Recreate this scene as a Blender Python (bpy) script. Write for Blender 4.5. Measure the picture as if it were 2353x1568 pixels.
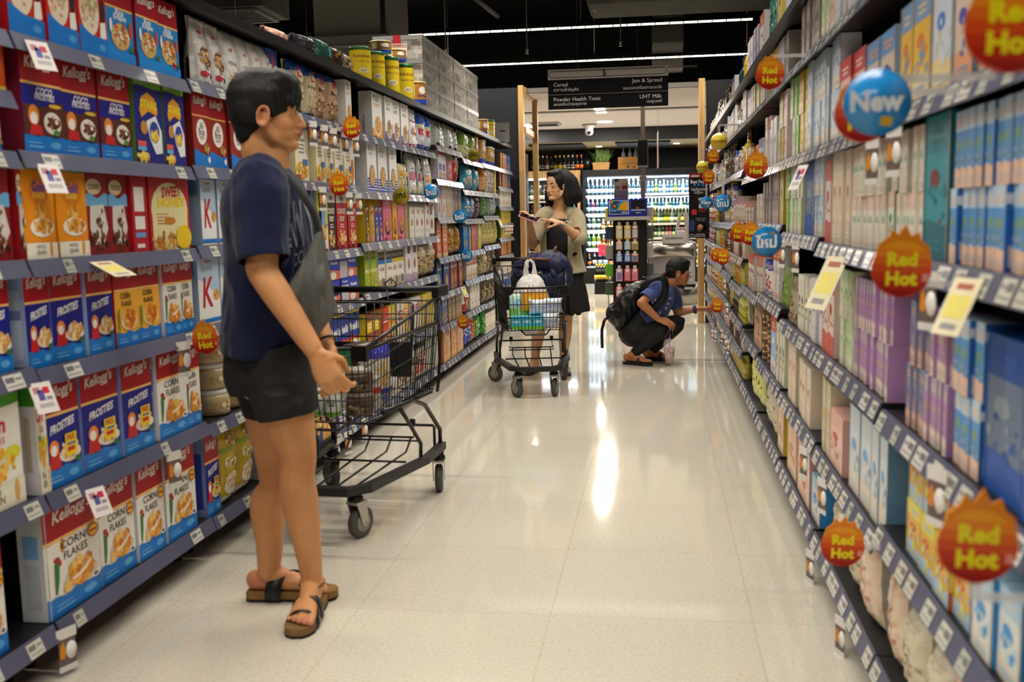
import bpy, bmesh, math, random
import numpy as np
from mathutils import Vector, Matrix, noise
from mathutils.bvhtree import BVHTree
random.seed(7)
for o in list(bpy.data.objects): bpy.data.objects.remove(o)
SC = bpy.context.scene
COL = SC.collection
# ------------------------------------------------------------------ camera
PW, PH, FPX = 2353, 1568, 2293.0
CAMZ = 1.22
CAM_ROWS = None
def _cam():
 global CAM_ROWS
 yc = Vector((1512 - PW/2, -(492 - PH/2), -FPX)).normalized()
 hz = Vector((1, 0.020, 0))
 up = hz.cross(yc).normalized()
 if up.y < 0: up = -up
 xc = yc.cross(up)
 R = Matrix((xc, yc, up))            # camera -> world rotation
 CAM_ROWS = R
 cd = bpy.data.cameras.new('camera')
 cd.sensor_fit = 'HORIZONTAL'; cd.sensor_width = 23.6
 cd.lens = FPX / PW * 23.6
 cd.clip_start = 0.05; cd.clip_end = 100
 cd.dof.use_dof = True; cd.dof.focus_distance = 7.6; cd.dof.aperture_fstop = 2.4
 co = bpy.data.objects.new('camera', cd); COL.objects.link(co)
 co.matrix_world = Matrix.Translation((0, 0, CAMZ)) @ R.to_4x4()
 SC.camera = co
_cam()
# ------------------------------------------------------------------ world, exposure
w = bpy.data.worlds.new('world'); SC.world = w; w.use_nodes = True
w.node_tree.nodes['Background'].inputs[0].default_value = (0.9, 0.88, 0.85, 1)
w.node_tree.nodes['Background'].inputs[1].default_value = 0.012
SC.view_settings.view_transform = 'Standard'; SC.view_settings.look = 'None'
SC.view_settings.gamma = 1.0; SC.view_settings.use_curve_mapping = False
SC.view_settings.exposure = 0.15
SC.cycles.max_bounces = 7; SC.cycles.diffuse_bounces = 3; SC.cycles.glossy_bounces = 3
SC.cycles.transmission_bounces = 5; SC.cycles.transparent_max_bounces = 12
SC.cycles.caustics_reflective = False; SC.cycles.caustics_refractive = False
SC.cycles.use_denoising = True; SC.cycles.sample_clamp_indirect = 4.0
LED_Z = 3.18
LED_Y = (-2.9, -0.6, 1.7, 4.0, 6.2, 8.5, 10.8, 13.1)
LED_POWER = 15.0
# ------------------------------------------------------------------ measuring helpers (pixel of the photograph -> point on a real plane)
def ray(px, py): return CAM_ROWS @ Vector((px - PW/2, -(py - PH/2), -FPX))
def at(px, py, X=None, Y=None, Z=None):
 d = ray(px, py); o = Vector((0, 0, CAMZ))
 t = X / d.x if X is not None else (Y / d.y if Y is not None else (Z - CAMZ) / d.z)
 return o + d * t
def yof(px, X, z):
 """Y on the line (X, *, z) seen at column px."""
 Rt = CAM_ROWS.transposed()
 a = Rt @ Vector((X, 0, z - CAMZ)); b = Rt @ Vector((0, 1, 0)); k = (px - PW/2) / FPX
 return -(a.x + k * a.z) / (b.x + k * b.z)
# ------------------------------------------------------------------ materials
def lin(c):
 if isinstance(c, str):
  c = [int(c[i:i+2], 16) / 255 for i in (0, 2, 4)]
 return tuple(x / 12.92 if x <= 0.04045 else ((x + 0.055) / 1.055) ** 2.4 for x in c)
MATS = {}
def mat(name, col='808080', rough=0.5, metal=0.0, spec=0.5, attr=False, bump=0.0, bscale=40, mottle=0.0, mscale=8, trans=0.0, alpha=1.0, coat=0.0, emit=None, estr=0.0, sheen=0.0, sss=0.0, ior=1.45):
 if name in MATS: return MATS[name]
 m = bpy.data.materials.new(name); m.use_nodes = True; nt = m.node_tree
 b = nt.nodes['Principled BSDF']
 c = (*lin(col), 1)
 b.inputs['Base Color'].default_value = c
 b.inputs['Roughness'].default_value = rough; b.inputs['Metallic'].default_value = metal
 b.inputs['Specular IOR Level'].default_value = spec
 b.inputs['IOR'].default_value = ior
 if trans: b.inputs['Transmission Weight'].default_value = trans
 if alpha < 1: b.inputs['Alpha'].default_value = alpha
 if coat: b.inputs['Coat Weight'].default_value = coat; b.inputs['Coat Roughness'].default_value = 0.08
 if sheen: b.inputs['Sheen Weight'].default_value = sheen
 if sss:
  b.inputs['Subsurface Weight'].default_value = sss; b.inputs['Subsurface Scale'].default_value = 0.02
  b.inputs['Subsurface Radius'].default_value = (1, .35, .2)
 src = None
 if attr:
  a = nt.nodes.new('ShaderNodeAttribute'); a.attribute_name = 'Col'; src = a.outputs['Color']
 tc = nt.nodes.new('ShaderNodeTexCoord')
 if mottle:
  n = nt.nodes.new('ShaderNodeTexNoise'); n.inputs['Scale'].default_value = mscale; n.inputs['Detail'].default_value = 4
  nt.links.new(tc.outputs['Object'], n.inputs['Vector'])
  r = nt.nodes.new('ShaderNodeMapRange'); r.inputs[1].default_value = 0.3; r.inputs[2].default_value = 0.7
  r.inputs[3].default_value = 1 - mottle; r.inputs[4].default_value = 1 + mottle * 0.6
  nt.links.new(n.outputs['Fac'], r.inputs[0])
  mx = nt.nodes.new('ShaderNodeVectorMath'); mx.operation = 'SCALE'
  if src is None: mx.inputs[0].default_value = c[:3]
  else: nt.links.new(src, mx.inputs[0])
  nt.links.new(r.outputs[0], mx.inputs['Scale']); src = mx.outputs[0]
 if src is not None: nt.links.new(src, b.inputs['Base Color'])
 if bump:
  n = nt.nodes.new('ShaderNodeTexNoise'); n.inputs['Scale'].default_value = bscale; n.inputs['Detail'].default_value = 3
  nt.links.new(tc.outputs['Object'], n.inputs['Vector'])
  bp = nt.nodes.new('ShaderNodeBump'); bp.inputs['Strength'].default_value = bump; bp.inputs['Distance'].default_value = 0.01
  nt.links.new(n.outputs['Fac'], bp.inputs['Height']); nt.links.new(bp.outputs[0], b.inputs['Normal'])
 if emit:
  b.inputs['Emission Color'].default_value = (*lin(emit), 1); b.inputs['Emission Strength'].default_value = estr
 MATS[name] = m; return m
CARD = mat('printed_card', attr=True, rough=0.42, spec=0.4, mottle=0.05, mscale=30)
FILM = mat('printed_film', attr=True, rough=0.27, spec=0.6, bump=0.5, bscale=28, mottle=0.08, mscale=25)
GLOSS = mat('glossy_print', attr=True, rough=0.18, spec=0.6, mottle=0.03)
CLOTH = mat('cloth', attr=True, rough=0.85, spec=0.2, bump=0.25, bscale=300, mottle=0.12, mscale=12, sheen=0.15)
SKIN = mat('skin', attr=True, rough=0.5, spec=0.4, mottle=0.06, mscale=30, sss=0.12)
BLACK = mat('black_metal', '101011', 0.38, 0.3, bump=0.05)
BLACKW = mat('black_wire', '0c0c0d', 0.3, 0.0, spec=0.6, mottle=0.1)
DARK = mat('dark_powder_coat', '17171a', 0.5, 0.1, mottle=0.1)
RAIL = mat('shelf_edge_plastic', '54566e', 0.42, 0, spec=0.4, mottle=0.1, mscale=5, coat=0.12)
STEEL = mat('brushed_steel', 'a9a39b', 0.3, 0.9, mottle=0.1, mscale=4)
CHROME = mat('dull_chrome', 'b4b2aa', 0.28, 0.8, mottle=0.06)
RUBBER = mat('grey_rubber', '4b4a49', 0.6, mottle=0.08)
HUB = mat('wheel_hub_plastic', '8f8d86', 0.4, 0.1, mottle=0.06)
GLASS = mat('clear_glass', 'f2f6f6', 0.05, trans=0.9, ior=1.45)
# ------------------------------------------------------------------ mesh helpers
class PB:
 """collects coloured polygons"""
 def __init__(s): s.v = []; s.f = []; s.c = []; s.sm = []; s.mi = []
 def add(s, vs, fs, col, smooth=False, mi=0):
  k = len(s.v); s.v.extend([tuple(x) for x in vs]); c = lin(col)
  for f in fs:
   s.f.append([k + i for i in f]); s.c.append(c); s.sm.append(smooth); s.mi.append(mi)
 def box(s, lo, hi, col, mi=0, M=None):
  x0, y0, z0 = lo; x1, y1, z1 = hi
  v = [(x0,y0,z0),(x1,y0,z0),(x1,y1,z0),(x0,y1,z0),(x0,y0,z1),(x1,y0,z1),(x1,y1,z1),(x0,y1,z1)]
  if M is not None: v = [tuple(M @ Vector(p)) for p in v]
  s.add(v, [(0,3,2,1),(4,5,6,7),(0,1,5,4),(1,2,6,5),(2,3,7,6),(3,0,4,7)], col, False, mi)
 def tube(s, pts, r, col, n=8, mi=0, close=False, rr=None):
  """round rod through pts (radius r, or rr list)"""
  P = [Vector(p) for p in pts]; m = len(P); vs = []
  up = None
  for i, p in enumerate(P):
   a = P[(i-1) % m] if (i > 0 or close) else p; b = P[(i+1) % m] if (i < m-1 or close) else p
   t = (b - a).normalized() if (b - a).length > 1e-9 else Vector((0,0,1))
   if up is None:
    up = Vector((0,0,1)) if abs(t.z) < 0.9 else Vector((1,0,0))
   x = up - t * up.dot(t)
   if x.length < 1e-6: x = Vector((1,0,0)) - t * t.x
   x.normalize(); y = t.cross(x); up = x
   q = rr[i] if rr else r
   for k in range(n):
    an = 2*math.pi*k/n; vs.append(p + x*(math.cos(an)*q) + y*(math.sin(an)*q))
  fs = []
  for i in range(m if close else m-1):
   j = (i+1) % m
   for k in range(n): fs.append((i*n+k, i*n+(k+1) % n, j*n+(k+1) % n, j*n+k))
  if not close:
   fs.append(tuple(range(n-1, -1, -1))); fs.append(tuple((m-1)*n+k for k in range(n)))
  s.add(vs, fs, col, True, mi)
 def lathe(s, prof, n=24, col=None, cols=None, M=None, mi=0, ax='z'):
  """prof [(r,z)], cols one per segment"""
  vs = []
  for r, z in prof:
   for k in range(n):
    an = 2*math.pi*k/n
    p = (r*math.cos(an), r*math.sin(an), z)
    if ax == 'x': p = (z, r*math.cos(an), r*math.sin(an))
    if ax == 'y': p = (r*math.sin(an), z, r*math.cos(an))
    vs.append(tuple(M @ Vector(p)) if M is not None else p)
  base = len(s.v); s.v.extend(vs)
  for i in range(len(prof)-1):
   c = lin(cols[i] if cols else col)
   for k in range(n):
    s.f.append([base+i*n+k, base+i*n+(k+1) % n, base+(i+1)*n+(k+1) % n, base+(i+1)*n+k]); s.c.append(c); s.sm.append(True); s.mi.append(mi)
  for idx, rev in ((0, True), (len(prof)-1, False)):
   f = [base+idx*n+k for k in range(n)]
   if rev: f.reverse()
   if prof[idx][0] > 1e-5:
    s.f.append(f); s.c.append(lin(cols[min(idx, len(cols)-1)] if cols else col)); s.sm.append(False); s.mi.append(mi)
 def mesh(s, name, mats):
  me = bpy.data.meshes.new(name)
  me.from_pydata(s.v, [], s.f)
  if not isinstance(mats, (list, tuple)): mats = [mats]
  for m in mats: me.materials.append(m)
  me.polygons.foreach_set('use_smooth', s.sm)
  me.polygons.foreach_set('material_index', s.mi)
  ca = me.color_attributes.new('Col', 'FLOAT_COLOR', 'CORNER')
  ln = np.array([len(f) for f in s.f]); cc = np.ones((ln.sum(), 4), dtype=np.float32)
  cc[:, :3] = np.repeat(np.array(s.c, dtype=np.float32), ln, axis=0)
  ca.data.foreach_set('color', cc.ravel())
  me.update(); return me
def link(name, me, parent=None, loc=(0,0,0), rz=0, scale=None, rot=None):
 o = bpy.data.objects.new(name, me); COL.objects.link(o); o.location = loc
 o.rotation_euler = rot if rot else (0, 0, rz)
 if scale: o.scale = scale
 if parent: o.parent = parent
 return o
def tag(o, label=None, cat=None, group=None, kind=None):
 if label: o['label'] = label
 if cat: o['category'] = cat
 if group: o['group'] = group
 if kind: o['kind'] = kind
 return o
def empty(name, loc=(0,0,0), rz=0, label=None, cat=None, group=None, kind=None, scale=None):
 o = bpy.data.objects.new(name, None); COL.objects.link(o); o.location = loc; o.rotation_euler = (0,0,rz)
 o.empty_display_size = 0.05
 if scale: o.scale = scale
 return tag(o, label, cat, group, kind)
def pbx(name, boxes, m, parent=None, col='808080', **k):
 p = PB()
 for lo, hi in boxes: p.box(lo, hi, col)
 return link(name, p.mesh(name, m), parent, **k)
def bevel(o, w=0.003, n=2):
 b = o.modifiers.new('b', 'BEVEL'); b.width = w; b.segments = n; b.limit_method = 'ANGLE'
 return o
# ------------------------------------------------------------------ lettering
_TX = {}
def text_tris(s, weight=0.0):
 k = (s, weight)
 if k in _TX: return _TX[k]
 cu = bpy.data.curves.new('t', 'FONT'); cu.body = s; cu.size = 1; cu.offset = weight; cu.resolution_u = 2
 cu.align_x = 'LEFT'
 o = bpy.data.objects.new('t', cu); COL.objects.link(o)
 dg = bpy.context.evaluated_depsgraph_get(); dg.update()
 me = o.evaluated_get(dg).to_mesh()
 v = np.array([x.co[:2] for x in me.vertices]) if len(me.vertices) else np.zeros((0, 2))
 f = [tuple(p.vertices) for p in me.polygons]
 o.evaluated_get(dg).to_mesh_clear()
 bpy.data.objects.remove(o); bpy.data.curves.remove(cu)
 if len(v):
  mn = v.min(0); mx = v.max(0); v = (v - mn); wh = mx - mn
 else: wh = np.array([1, 1])
 _TX[k] = (v, f, wh); return _TX[k]
# ------------------------------------------------------------------ products
def _pv_bag(v): return max(0.04, (1 - abs(2*v-1)**3.2)) ** 0.6
def _pv_pouch(v): return max(0.03, 1 - v**2.2) ** 0.8 if v > 0.04 else 0.8 + 5*v
class Prod:
 def __init__(s, typ, w, h, d, base, side=None, top=None, seed=1):
  s.t, s.w, s.h, s.d = typ, w, h, d; s.b = PB(); s.lay = 1; s.rng = random.Random(seed); s.base = base
  s.side = side or base; s.top = top or base; s.ph = s.rng.random()*6
  getattr(s, '_'+typ)()
 # surface point of the front
 def S(s, u, v, e=0.0):
  w, h, d = s.w, s.h, s.d
  if s.t in ('box',): return ((u-.5)*w, -e, v*h)
  if s.t == 'gable':
   k = 0 if v < .78 else (v-.78)/.22
   return ((u-.5)*w, k*d*.42 - e, v*h)
  if s.t in ('bag', 'pouch'):
   pv = _pv_bag(v) if s.t == 'bag' else _pv_pouch(v)
   pu = max(0.0, 1-abs(2*u-1)**2.6)**.55
   nar = 1 - .10*(1-pu*0)*(math.sin(math.pi*v) if s.t == 'bag' else (1-v)*.3)
   wr = .006*math.sin(23*u+9*v+s.ph)*math.sin(17*v+s.ph) * pu
   tw = .10*d*math.sin(3*v+s.ph)
   return ((u-.5)*w*nar, d/2 - (d/2*pu*pv + wr*pv) - e + tw*(v**2), v*h)
  if s.t in ('can', 'jar', 'bottle'):
   a = math.pi*(u-.5)*.98 ; r = s.R(v)+e
   return (r*math.sin(a), s.w/2 - r*math.cos(a), v*h)
 def R(s, v):
  w = s.w/2
  if s.t == 'can': return w
  if s.t == 'jar':
   if v < .06: return w*(.86+v*2.3)
   if v < .72: return w
   if v < .82: return w*(1-(v-.72)/.1*.18)
   return w*.84
  # bottle
  if v < .03: return w*.9
  if v < .55: return w
  if v < .72:
   k = (v-.55)/.17; return w*(1-.62*(k*k*(3-2*k)))
  if v < .93: return w*.38*(1-(v-.72)*.3)
  return w*.40
 def _box(s):
  w, h, d = s.w/2, s.h, s.d
  V = [(-w,0,0),(w,0,0),(w,d,0),(-w,d,0),(-w,0,h),(w,0,h),(w,d,h),(-w,d,h)]
  b = s.b
  b.add(V, [(0,1,5,4)], s.base); b.add(V, [(1,2,6,5),(3,0,4,7)], s.side); b.add(V, [(2,3,7,6)], s.base); b.add(V, [(4,5,6,7),(0,3,2,1)], s.top)
 def _gable(s):
  w, h, d = s.w/2, s.h, s.d; k = h*.78; b = s.b
  V = [(-w,0,0),(w,0,0),(w,d,0),(-w,d,0),(-w,0,k),(w,0,k),(w,d,k),(-w,d,k),(-w,d*.42,h),(w,d*.42,h),(w,d*.58,h),(-w,d*.58,h)]
  b.add(V, [(0,1,5,4),(4,5,9,8)], s.base); b.add(V, [(1,2,6,5),(3,0,4,7),(5,6,10,9),(7,4,8,11)], s.side)
  b.add(V, [(2,3,7,6),(6,7,11,10),(8,9,10,11),(0,3,2,1)], s.top)
 def _bag(s):
  N, M = 14, 18; b = s.b; V = []; F = []
  for j in range(M+1):
   for i in range(N+1): V.append(s.S(i/N, j/M))
  o = len(V)
  for j in range(M+1):
   for i in range(N+1):
    x, y, z = s.S(i/N, j/M); V.append((x, s.d - y if s.t != 'x' else y, z))
  for j in range(M):
   for i in range(N):
    a = j*(N+1)+i; F.append((a, a+1, a+N+2, a+N+1)); F.append((o+a+1, o+a, o+a+N+1, o+a+N+2))
  # edges sewn
  for j in range(M):
   for i in (0, N):
    a = j*(N+1)+i; q = (a, a+N+1, o+a+N+1, o+a); F.append(q if i == N else q[::-1])
  for i in range(N): a = i; F.append((o+a, o+a+1, a+1, a)); a = M*(N+1)+i; F.append((a, a+1, o+a+1, o+a))
  b.add(V, F, s.base, True)
 _pouch = _bag
 def _round(s, prof, cols): s.b.lathe([(r, z) for r, z in prof], 22, cols=cols, M=Matrix.Translation((0, s.w/2, 0)))
 def _can(s):
  w, h = s.w/2, s.h
  s._round([(w*.97, 0), (w, h*.02), (w, h*.9), (w*1.03, h*.9), (w*1.03, h*.985), (w*.9, h)], [s.side, s.base, s.top, s.top, s.top])
 def _jar(s):
  w, h = s.w/2, s.h; P = [(s.R(v), v*h) for v in (0, .03, .06, .3, .55, .72, .77, .82)] + [(w*.88, h*.82), (w*.9, h*.84), (w*.9, h*.98), (w*.8, h)]
  s._round(P, [s.base]*7 + [s.top]*4)
 def _bottle(s):
  w, h = s.w/2, s.h; P = [(s.R(v), v*h) for v in (0, .03, .1, .3, .5, .55, .6, .64, .68, .72, .8, .86)] + [(w*.4, h*.861), (w*.4, h*.98), (w*.34, h)]
  s._round(P, [s.base]*11 + [s.top]*3)
 # -------------------------------- printed shapes
 def e(s, k=1): s.lay += k; return 0.00016*s.lay + (0.0012 if s.t in ('bag', 'pouch') else 0.0)
 def poly(s, pts, col, dense=True, k=1):
  """convex-ish polygon as a fan with inner rings so that it follows the surface"""
  e = s.e(k); cu = sum(p[0] for p in pts)/len(pts); cv = sum(p[1] for p in pts)/len(pts)
  K = (3 if s.t != 'box' else 1) if dense else 1; n = len(pts); k = 0; V = [s.S(cu, cv, e)]
  for k in range(1, K+1):
   for u, v in pts: V.append(s.S(cu+(u-cu)*k/K, cv+(v-cv)*k/K, e))
  F = [(0, 1+i, 1+(i+1) % n) for i in range(n)]
  for k in range(K-1):
   for i in range(n):
    a = 1+k*n+i; c = 1+k*n+(i+1) % n; F.append((a, a+n, c+n, c))
  s.b.add(V, F, col, s.t not in ('box', 'gable'))
 def r(s, u0, v0, u1, v1, col):
  if s.t == 'box': n, m = 1, 1
  elif s.t == 'gable': n, m = 1, max(1, int((v1-v0)*12))
  else: n, m = max(1, int(abs(u1-u0)*14)), max(1, int(abs(v1-v0)*16))
  e = s.e(); V = []; F = []
  for j in range(m+1):
   for i in range(n+1): V.append(s.S(u0+(u1-u0)*i/n, v0+(v1-v0)*j/m, e))
  for j in range(m):
   for i in range(n): a = j*(n+1)+i; F.append((a, a+1, a+n+2, a+n+1))
  s.b.add(V, F, col, s.t not in ('box', 'gable'))
 def o(s, cu, cv, ru, rv, col, n=20, rot=0):
  c, q = math.cos(rot), math.sin(rot); P = []
  for i in range(n):
   a = 2*math.pi*i/n; x = ru*math.cos(a); y = rv*math.sin(a); P.append((min(1, max(0, cu+x*c-y*q)), min(1, max(0, cv+x*q+y*c))))
  s.poly(P, col)
 def wave(s, v0, v1, amp, col, k=2.0, ph=0.0, slope=0.0, lo=False):
  """band from v0 to v1 whose upper (or with lo its lower) edge waves"""
  n = 14; e = s.e(); V = []
  for i in range(n+1):
   u = i/n; wv = amp*math.sin(2*math.pi*k*u+ph)+slope*(u-.5)
   a, c = (v0, v1+wv) if not lo else (v0+wv, v1)
   V.append(s.S(u, max(0, a), e)); V.append(s.S(u, min(1, (a+c)/2), e)); V.append(s.S(u, min(1, c), e))
  F = []
  for i in range(n):
   for q in (0, 1): a = i*3+q; F.append((a, a+3, a+4, a+1))
  s.b.add(V, F, col)
 def fl(s, cu, cv, ru, rv, n, cols, size=.10):
  """a heap of flakes / nuts inside an ellipse"""
  for i in range(n):
   a = s.rng.random()*6.283; q = math.sqrt(s.rng.random()); u = cu+ru*q*math.cos(a); v = cv+rv*q*math.sin(a)
   su = size*(.5+s.rng.random()*.7); sv = su*s.w/s.h*(.6+s.rng.random()*.6); t = s.rng.random()*3; P = []
   for k in range(5):
    an = t+k*1.257; P.append((min(1, max(0, u+su*.5*math.cos(an))), min(1, max(0, v+sv*.5*math.sin(an)))))
   s.poly(P, s.rng.choice(cols), False, .2)
 def t_(s, txt, cu, cv, wfrac, col, shear=0.0, weight=0.02, hf=None, rot=0.0):
  V, F, wh = text_tris(txt, weight); e = s.e()
  if not len(V): return
  W = wfrac*s.w; sc = W/wh[0]; sy = (hf*s.h/wh[1]) if hf else sc; out = []
  c, q = math.cos(rot), math.sin(rot)
  for x, y in V:
   x = x - wh[0]/2; y = (y-wh[1]/2); X = x*sc + shear*y*sy; Y = y*sy; X, Y = X*c-Y*q, X*q+Y*c
   out.append(s.S(cu+X/s.w, min(1, max(0, cv+Y/s.h)), e))
  s.b.add(out, F, col)
 def lines(s, cu, cv, wf, n, col, gap=.03, th=.012):
  for i in range(n):
   q = wf*(.7+.3*s.rng.random())/2; s.r(cu-q, cv-i*gap, cu+q, cv-i*gap+th, col)
 def sidebars(s, cols):
  """printing on both side faces of a box"""
  w, h, d = s.w/2, s.h, s.d
  for sx in (-1, 1):
   x = sx*(w+.0004)
   for (v0, v1, y0, y1, c) in cols:
    V = [(x, d*y0, h*v0), (x, d*y1, h*v0), (x, d*y1, h*v1), (x, d*y0, h*v1)]
    s.b.add(V, [(0,1,2,3) if sx > 0 else (3,2,1,0)], c)
KINDS = {}
def kind(key, name, desc, typ, w, h, d, base, fn=None, side=None, top=None, m=None, cat=None, sb=None):
 KINDS[key] = dict(name=name, desc=desc, typ=typ, w=w, h=h, d=d, base=base, fn=fn, side=side, top=top, m=m or (FILM if typ in ('bag', 'pouch') else GLOSS if typ in ('jar', 'can', 'bottle') else CARD), cat=cat or name.replace('_', ' '), me=None, sb=sb)
def kmesh(key):
 K = KINDS[key]
 if K['me'] is None:
  p = Prod(K['typ'], K['w'], K['h'], K['d'], K['base'], K['side'], K['top'], seed=sum(map(ord, key)))
  if K['fn']: K['fn'](p)
  if K['sb']: p.sidebars(K['sb'])
  K['me'] = p.b.mesh(K['name'], K['m'])
 return K['me']
# --- designs -------------------------------------------------------
KR, KB = 'a50f1c', '1577cf'
FLK = ['e8a23a', 'f0b450', 'd98a26', 'f6c66a', 'c97a1e']; NUT = ['8a5a30', 'a9743f', 'c79a62', '6b4424', 'd9b98a']
def kel(s, body, sw='f3c372'):
 s.r(0, 0, 1, 1, body); s.wave(.66, 1, .012, KR, 1.0, 1.0, .05, lo=True)
 s.wave(.655, .70, .014, sw, 1.2, .6, .04); s.wave(.68, .74, .012, KR, 1.2, 2.6, .03)
 s.t_("Kellogg's", .5, .865, .74, 'f4ece6', .25, .015, rot=.06)
 s.wave(0, .17, .014, KB, 2.2, .4); s.o(.76, .085, .13, .035, '5aa9ea'); s.r(.1, .05, .45, .065, '6fb4ec'); s.r(.1, .09, .4, .10, '6fb4ec')
def k_corn(s, badge=False):
 kel(s, 'eeeae2'); s.t_('CORN', .48, .60, .48, '2b2320', 0, .01, hf=.075); s.t_('FLAKES', .52, .50, .46, '2b2320', 0, .008, hf=.07)
 s.poly([(.10,.46),(.16,.5),(.2,.47),(.17,.30),(.13,.2),(.09,.2)], '2f7a3a'); s.o(.15, .50, .06, .02, 'b3202a'); s.o(.2, .46, .035, .025, 'b3202a')
 s.o(.6, .26, .34, .085, 'd9d4cc'); s.fl(.58, .31, .24, .09, 46, FLK, .14); s.fl(.55, .24, .3, .05, 24, FLK, .14)
 s.poly([(.4,.27),(.62,.30),(.78,.36),(.8,.34),(.62,.27),(.42,.25)], 'f6efe2'); s.o(.86, .19, .09, .03, 'f4efe8'); s.o(.86, .19, .05, .018, '6a5a50')
 if badge: s.o(.86, .60, .11, .062, 'a3241f'); s.o(.86, .60, .09, .05, 'e8b51c'); s.r(.79, .59, .93, .61, 'a3241f')
def k_honey(s):
 k_corn(s); s.r(.0, .17, 1, .17, 'f0b13c')
def k_cornhoney(s):
 kel(s, 'f0b13c'); s.t_('CORN', .45, .60, .42, '4a2a18', hf=.07); s.t_('FLAKES', .48, .51, .42, '4a2a18', hf=.06)
 s.o(.55, .30, .34, .11, 'f8dfa0'); s.fl(.55, .32, .25, .1, 46, ['d9781c', 'e8922c', 'f4b45a', 'c96a14'], .14); s.poly([(.08,.44),(.16,.46),(.14,.2),(.08,.2)], '6a8a3a')
def k_frost(s, tagc=False):
 kel(s, '1b1f86'); s.t_('FROSTIES', .52, .555, .66, 'f2f0f6', .3, .03, rot=.12)
 s.poly([(.10,.17),(.42,.17),(.44,.30),(.30,.36),(.14,.30)], 'c4242a'); s.o(.26, .36, .13, .075, 'e98a34'); s.o(.25, .34, .08, .05, 'f5f0ea')
 s.o(.68, .27, .3, .075, 'efe6da'); s.fl(.68, .32, .24, .08, 40, ['e3b26a', 'eec88a', 'd49a50', 'f4dcae'], .13); s.o(.86, .2, .08, .03, '3f6a34')
 if tagc:
  s.r(.55, .25, .86, .46, 'f4d31c'); s.t_('FREE', .70, .42, .22, 'b3202a', 0, .03); s.r(.6, .29, .8, .33, 'd0302c'); s.r(.6, .35, .82, .37, '3a66b8')
def k_choco(s):
 kel(s, '201a88'); s.t_('COCO', .55, .60, .40, 'f2f0f6', .2, .02); s.t_('FROSTIES', .55, .545, .48, 'f2f0f6', .2, .02)
 s.wave(.17, .47, .02, '5a2a1c', 1, 2, .05); s.o(.25, .36, .13, .10, 'e98a34'); s.o(.25, .33, .09, .06, 'f5f0ea'); s.poly([(.12,.17),(.44,.17),(.42,.26),(.18,.28)], 'c4242a')
 s.o(.70, .30, .22, .11, 'efe6dc'); s.fl(.70, .31, .17, .07, 26, ['5b2d1a', '7a4426', '3c1c10', 'f4ece0'], .12); s.o(.78, .47, .16, .02, 'e0b93c'); s.o(.78, .21, .08, .03, '5a8a40')
def k_stars(s):
 s.r(0, 0, 1, 1, '1d2080'); s.wave(.90, 1, .01, '79b32c', 1, 0, .0, lo=True); s.t_('NESTLE', .2, .95, .28, 'f0f4e8', 0, .01)
 s.poly([(.18,.62),(.28,.78),(.5,.84),(.75,.78),(.85,.64),(.8,.58),(.5,.62),(.25,.54)], 'f0a71c'); s.t_('STARS', .52, .70, .6, 'f7e23c', .05, .05, hf=.10, rot=-.04)
 s.poly([(.4,.5),(.75,.58),(.95,.4),(.95,.14),(.7,.12),(.5,.3)], 'eef0f4'); s.o(.68, .38, .18, .13, '2a4aa8'); s.fl(.68, .34, .12, .07, 22, ['f0c43a', 'e8b024', 'f7dc6a'], .10)
 s.o(.3, .42, .12, .08, 'c98a4a'); s.fl(.2, .07, .2, .05, 22, ['f0c43a', 'e8b024', 'f7dc6a'], .12); s.r(.04, .2, .34, .26, 'e2604a'); s.r(.04, .15, .34, .195, '6fb4ec')
def k_allbran(s):
 kel(s, '962a20'); s.r(0, .2, 1, .66, '962a20'); s.o(.5, .46, .30, .17, 'f2efe9', 24); s.t_('All', .5, .54, .2, '33261f', 0, .01); s.t_('Bran', .5, .46, .34, '33261f', 0, .01); s.lines(.5, .39, .3, 2, '6a5a50', .025, .01)
 s.fl(.72, .26, .2, .06, 28, ['a9743f', 'c79a62', '8a5a30', 'd9a35a'], .1); s.wave(0, .15, .03, KB, .6, 1.0, -.1); s.o(.85, .1, .07, .04, 'f2efe9')
def k_gold(s):
 s.r(0, 0, 1, 1, 'ee9416'); s.wave(.92, 1, .006, '5d9a34', 1, 0, 0, lo=True); s.o(.52, .70, .32, .15, 'd97c1a'); s.t_('Gold', .52, .75, .42, '5a3ca0', .1, .04); s.t_('FLAKES', .52, .66, .36, 'f4dc4a', .1, .03)
 s.o(.52, .48, .17, .06, 'f7cf6a'); s.fl(.52, .50, .15, .06, 16, FLK, .1); s.o(.55, .33, .38, .10, 'f4efe2'); s.fl(.55, .34, .3, .07, 40, FLK, .11); s.r(0, 0, 1, .17, 'efe9da')
 s.t_('WHOLE', .45, .13, .3, '5a5a4a', 0, .02); s.t_('GRAIN', .45, .07, .3, '5a5a4a', 0, .02); s.o(.78, .10, .05, .09, 'd99a3a')
def k_cookie(s):
 s.r(0, 0, 1, 1, '8c1c22'); s.r(0, .82, 1, 1, '9a2126'); s.o(.4, .78, .34, .09, 'e9cfa4'); s.t_('COOKIE', .42, .78, .5, '4a2a20', 0, .03); s.wave(.56, .68, .03, '6fb2e2', 1.4, 0)
 s.poly([(.2,.56),(.8,.58),(.95,.3),(.7,.1),(.35,.12),(.15,.3)], 'ddd6d0'); s.fl(.5, .14, .42, .13, 40, ['3a1c12', '5b2d1a', '7a4426'], .13); s.fl(.62, .42, .2, .1, 14, ['5b2d1a', '8a5230', 'f0e6da'], .12)
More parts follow.
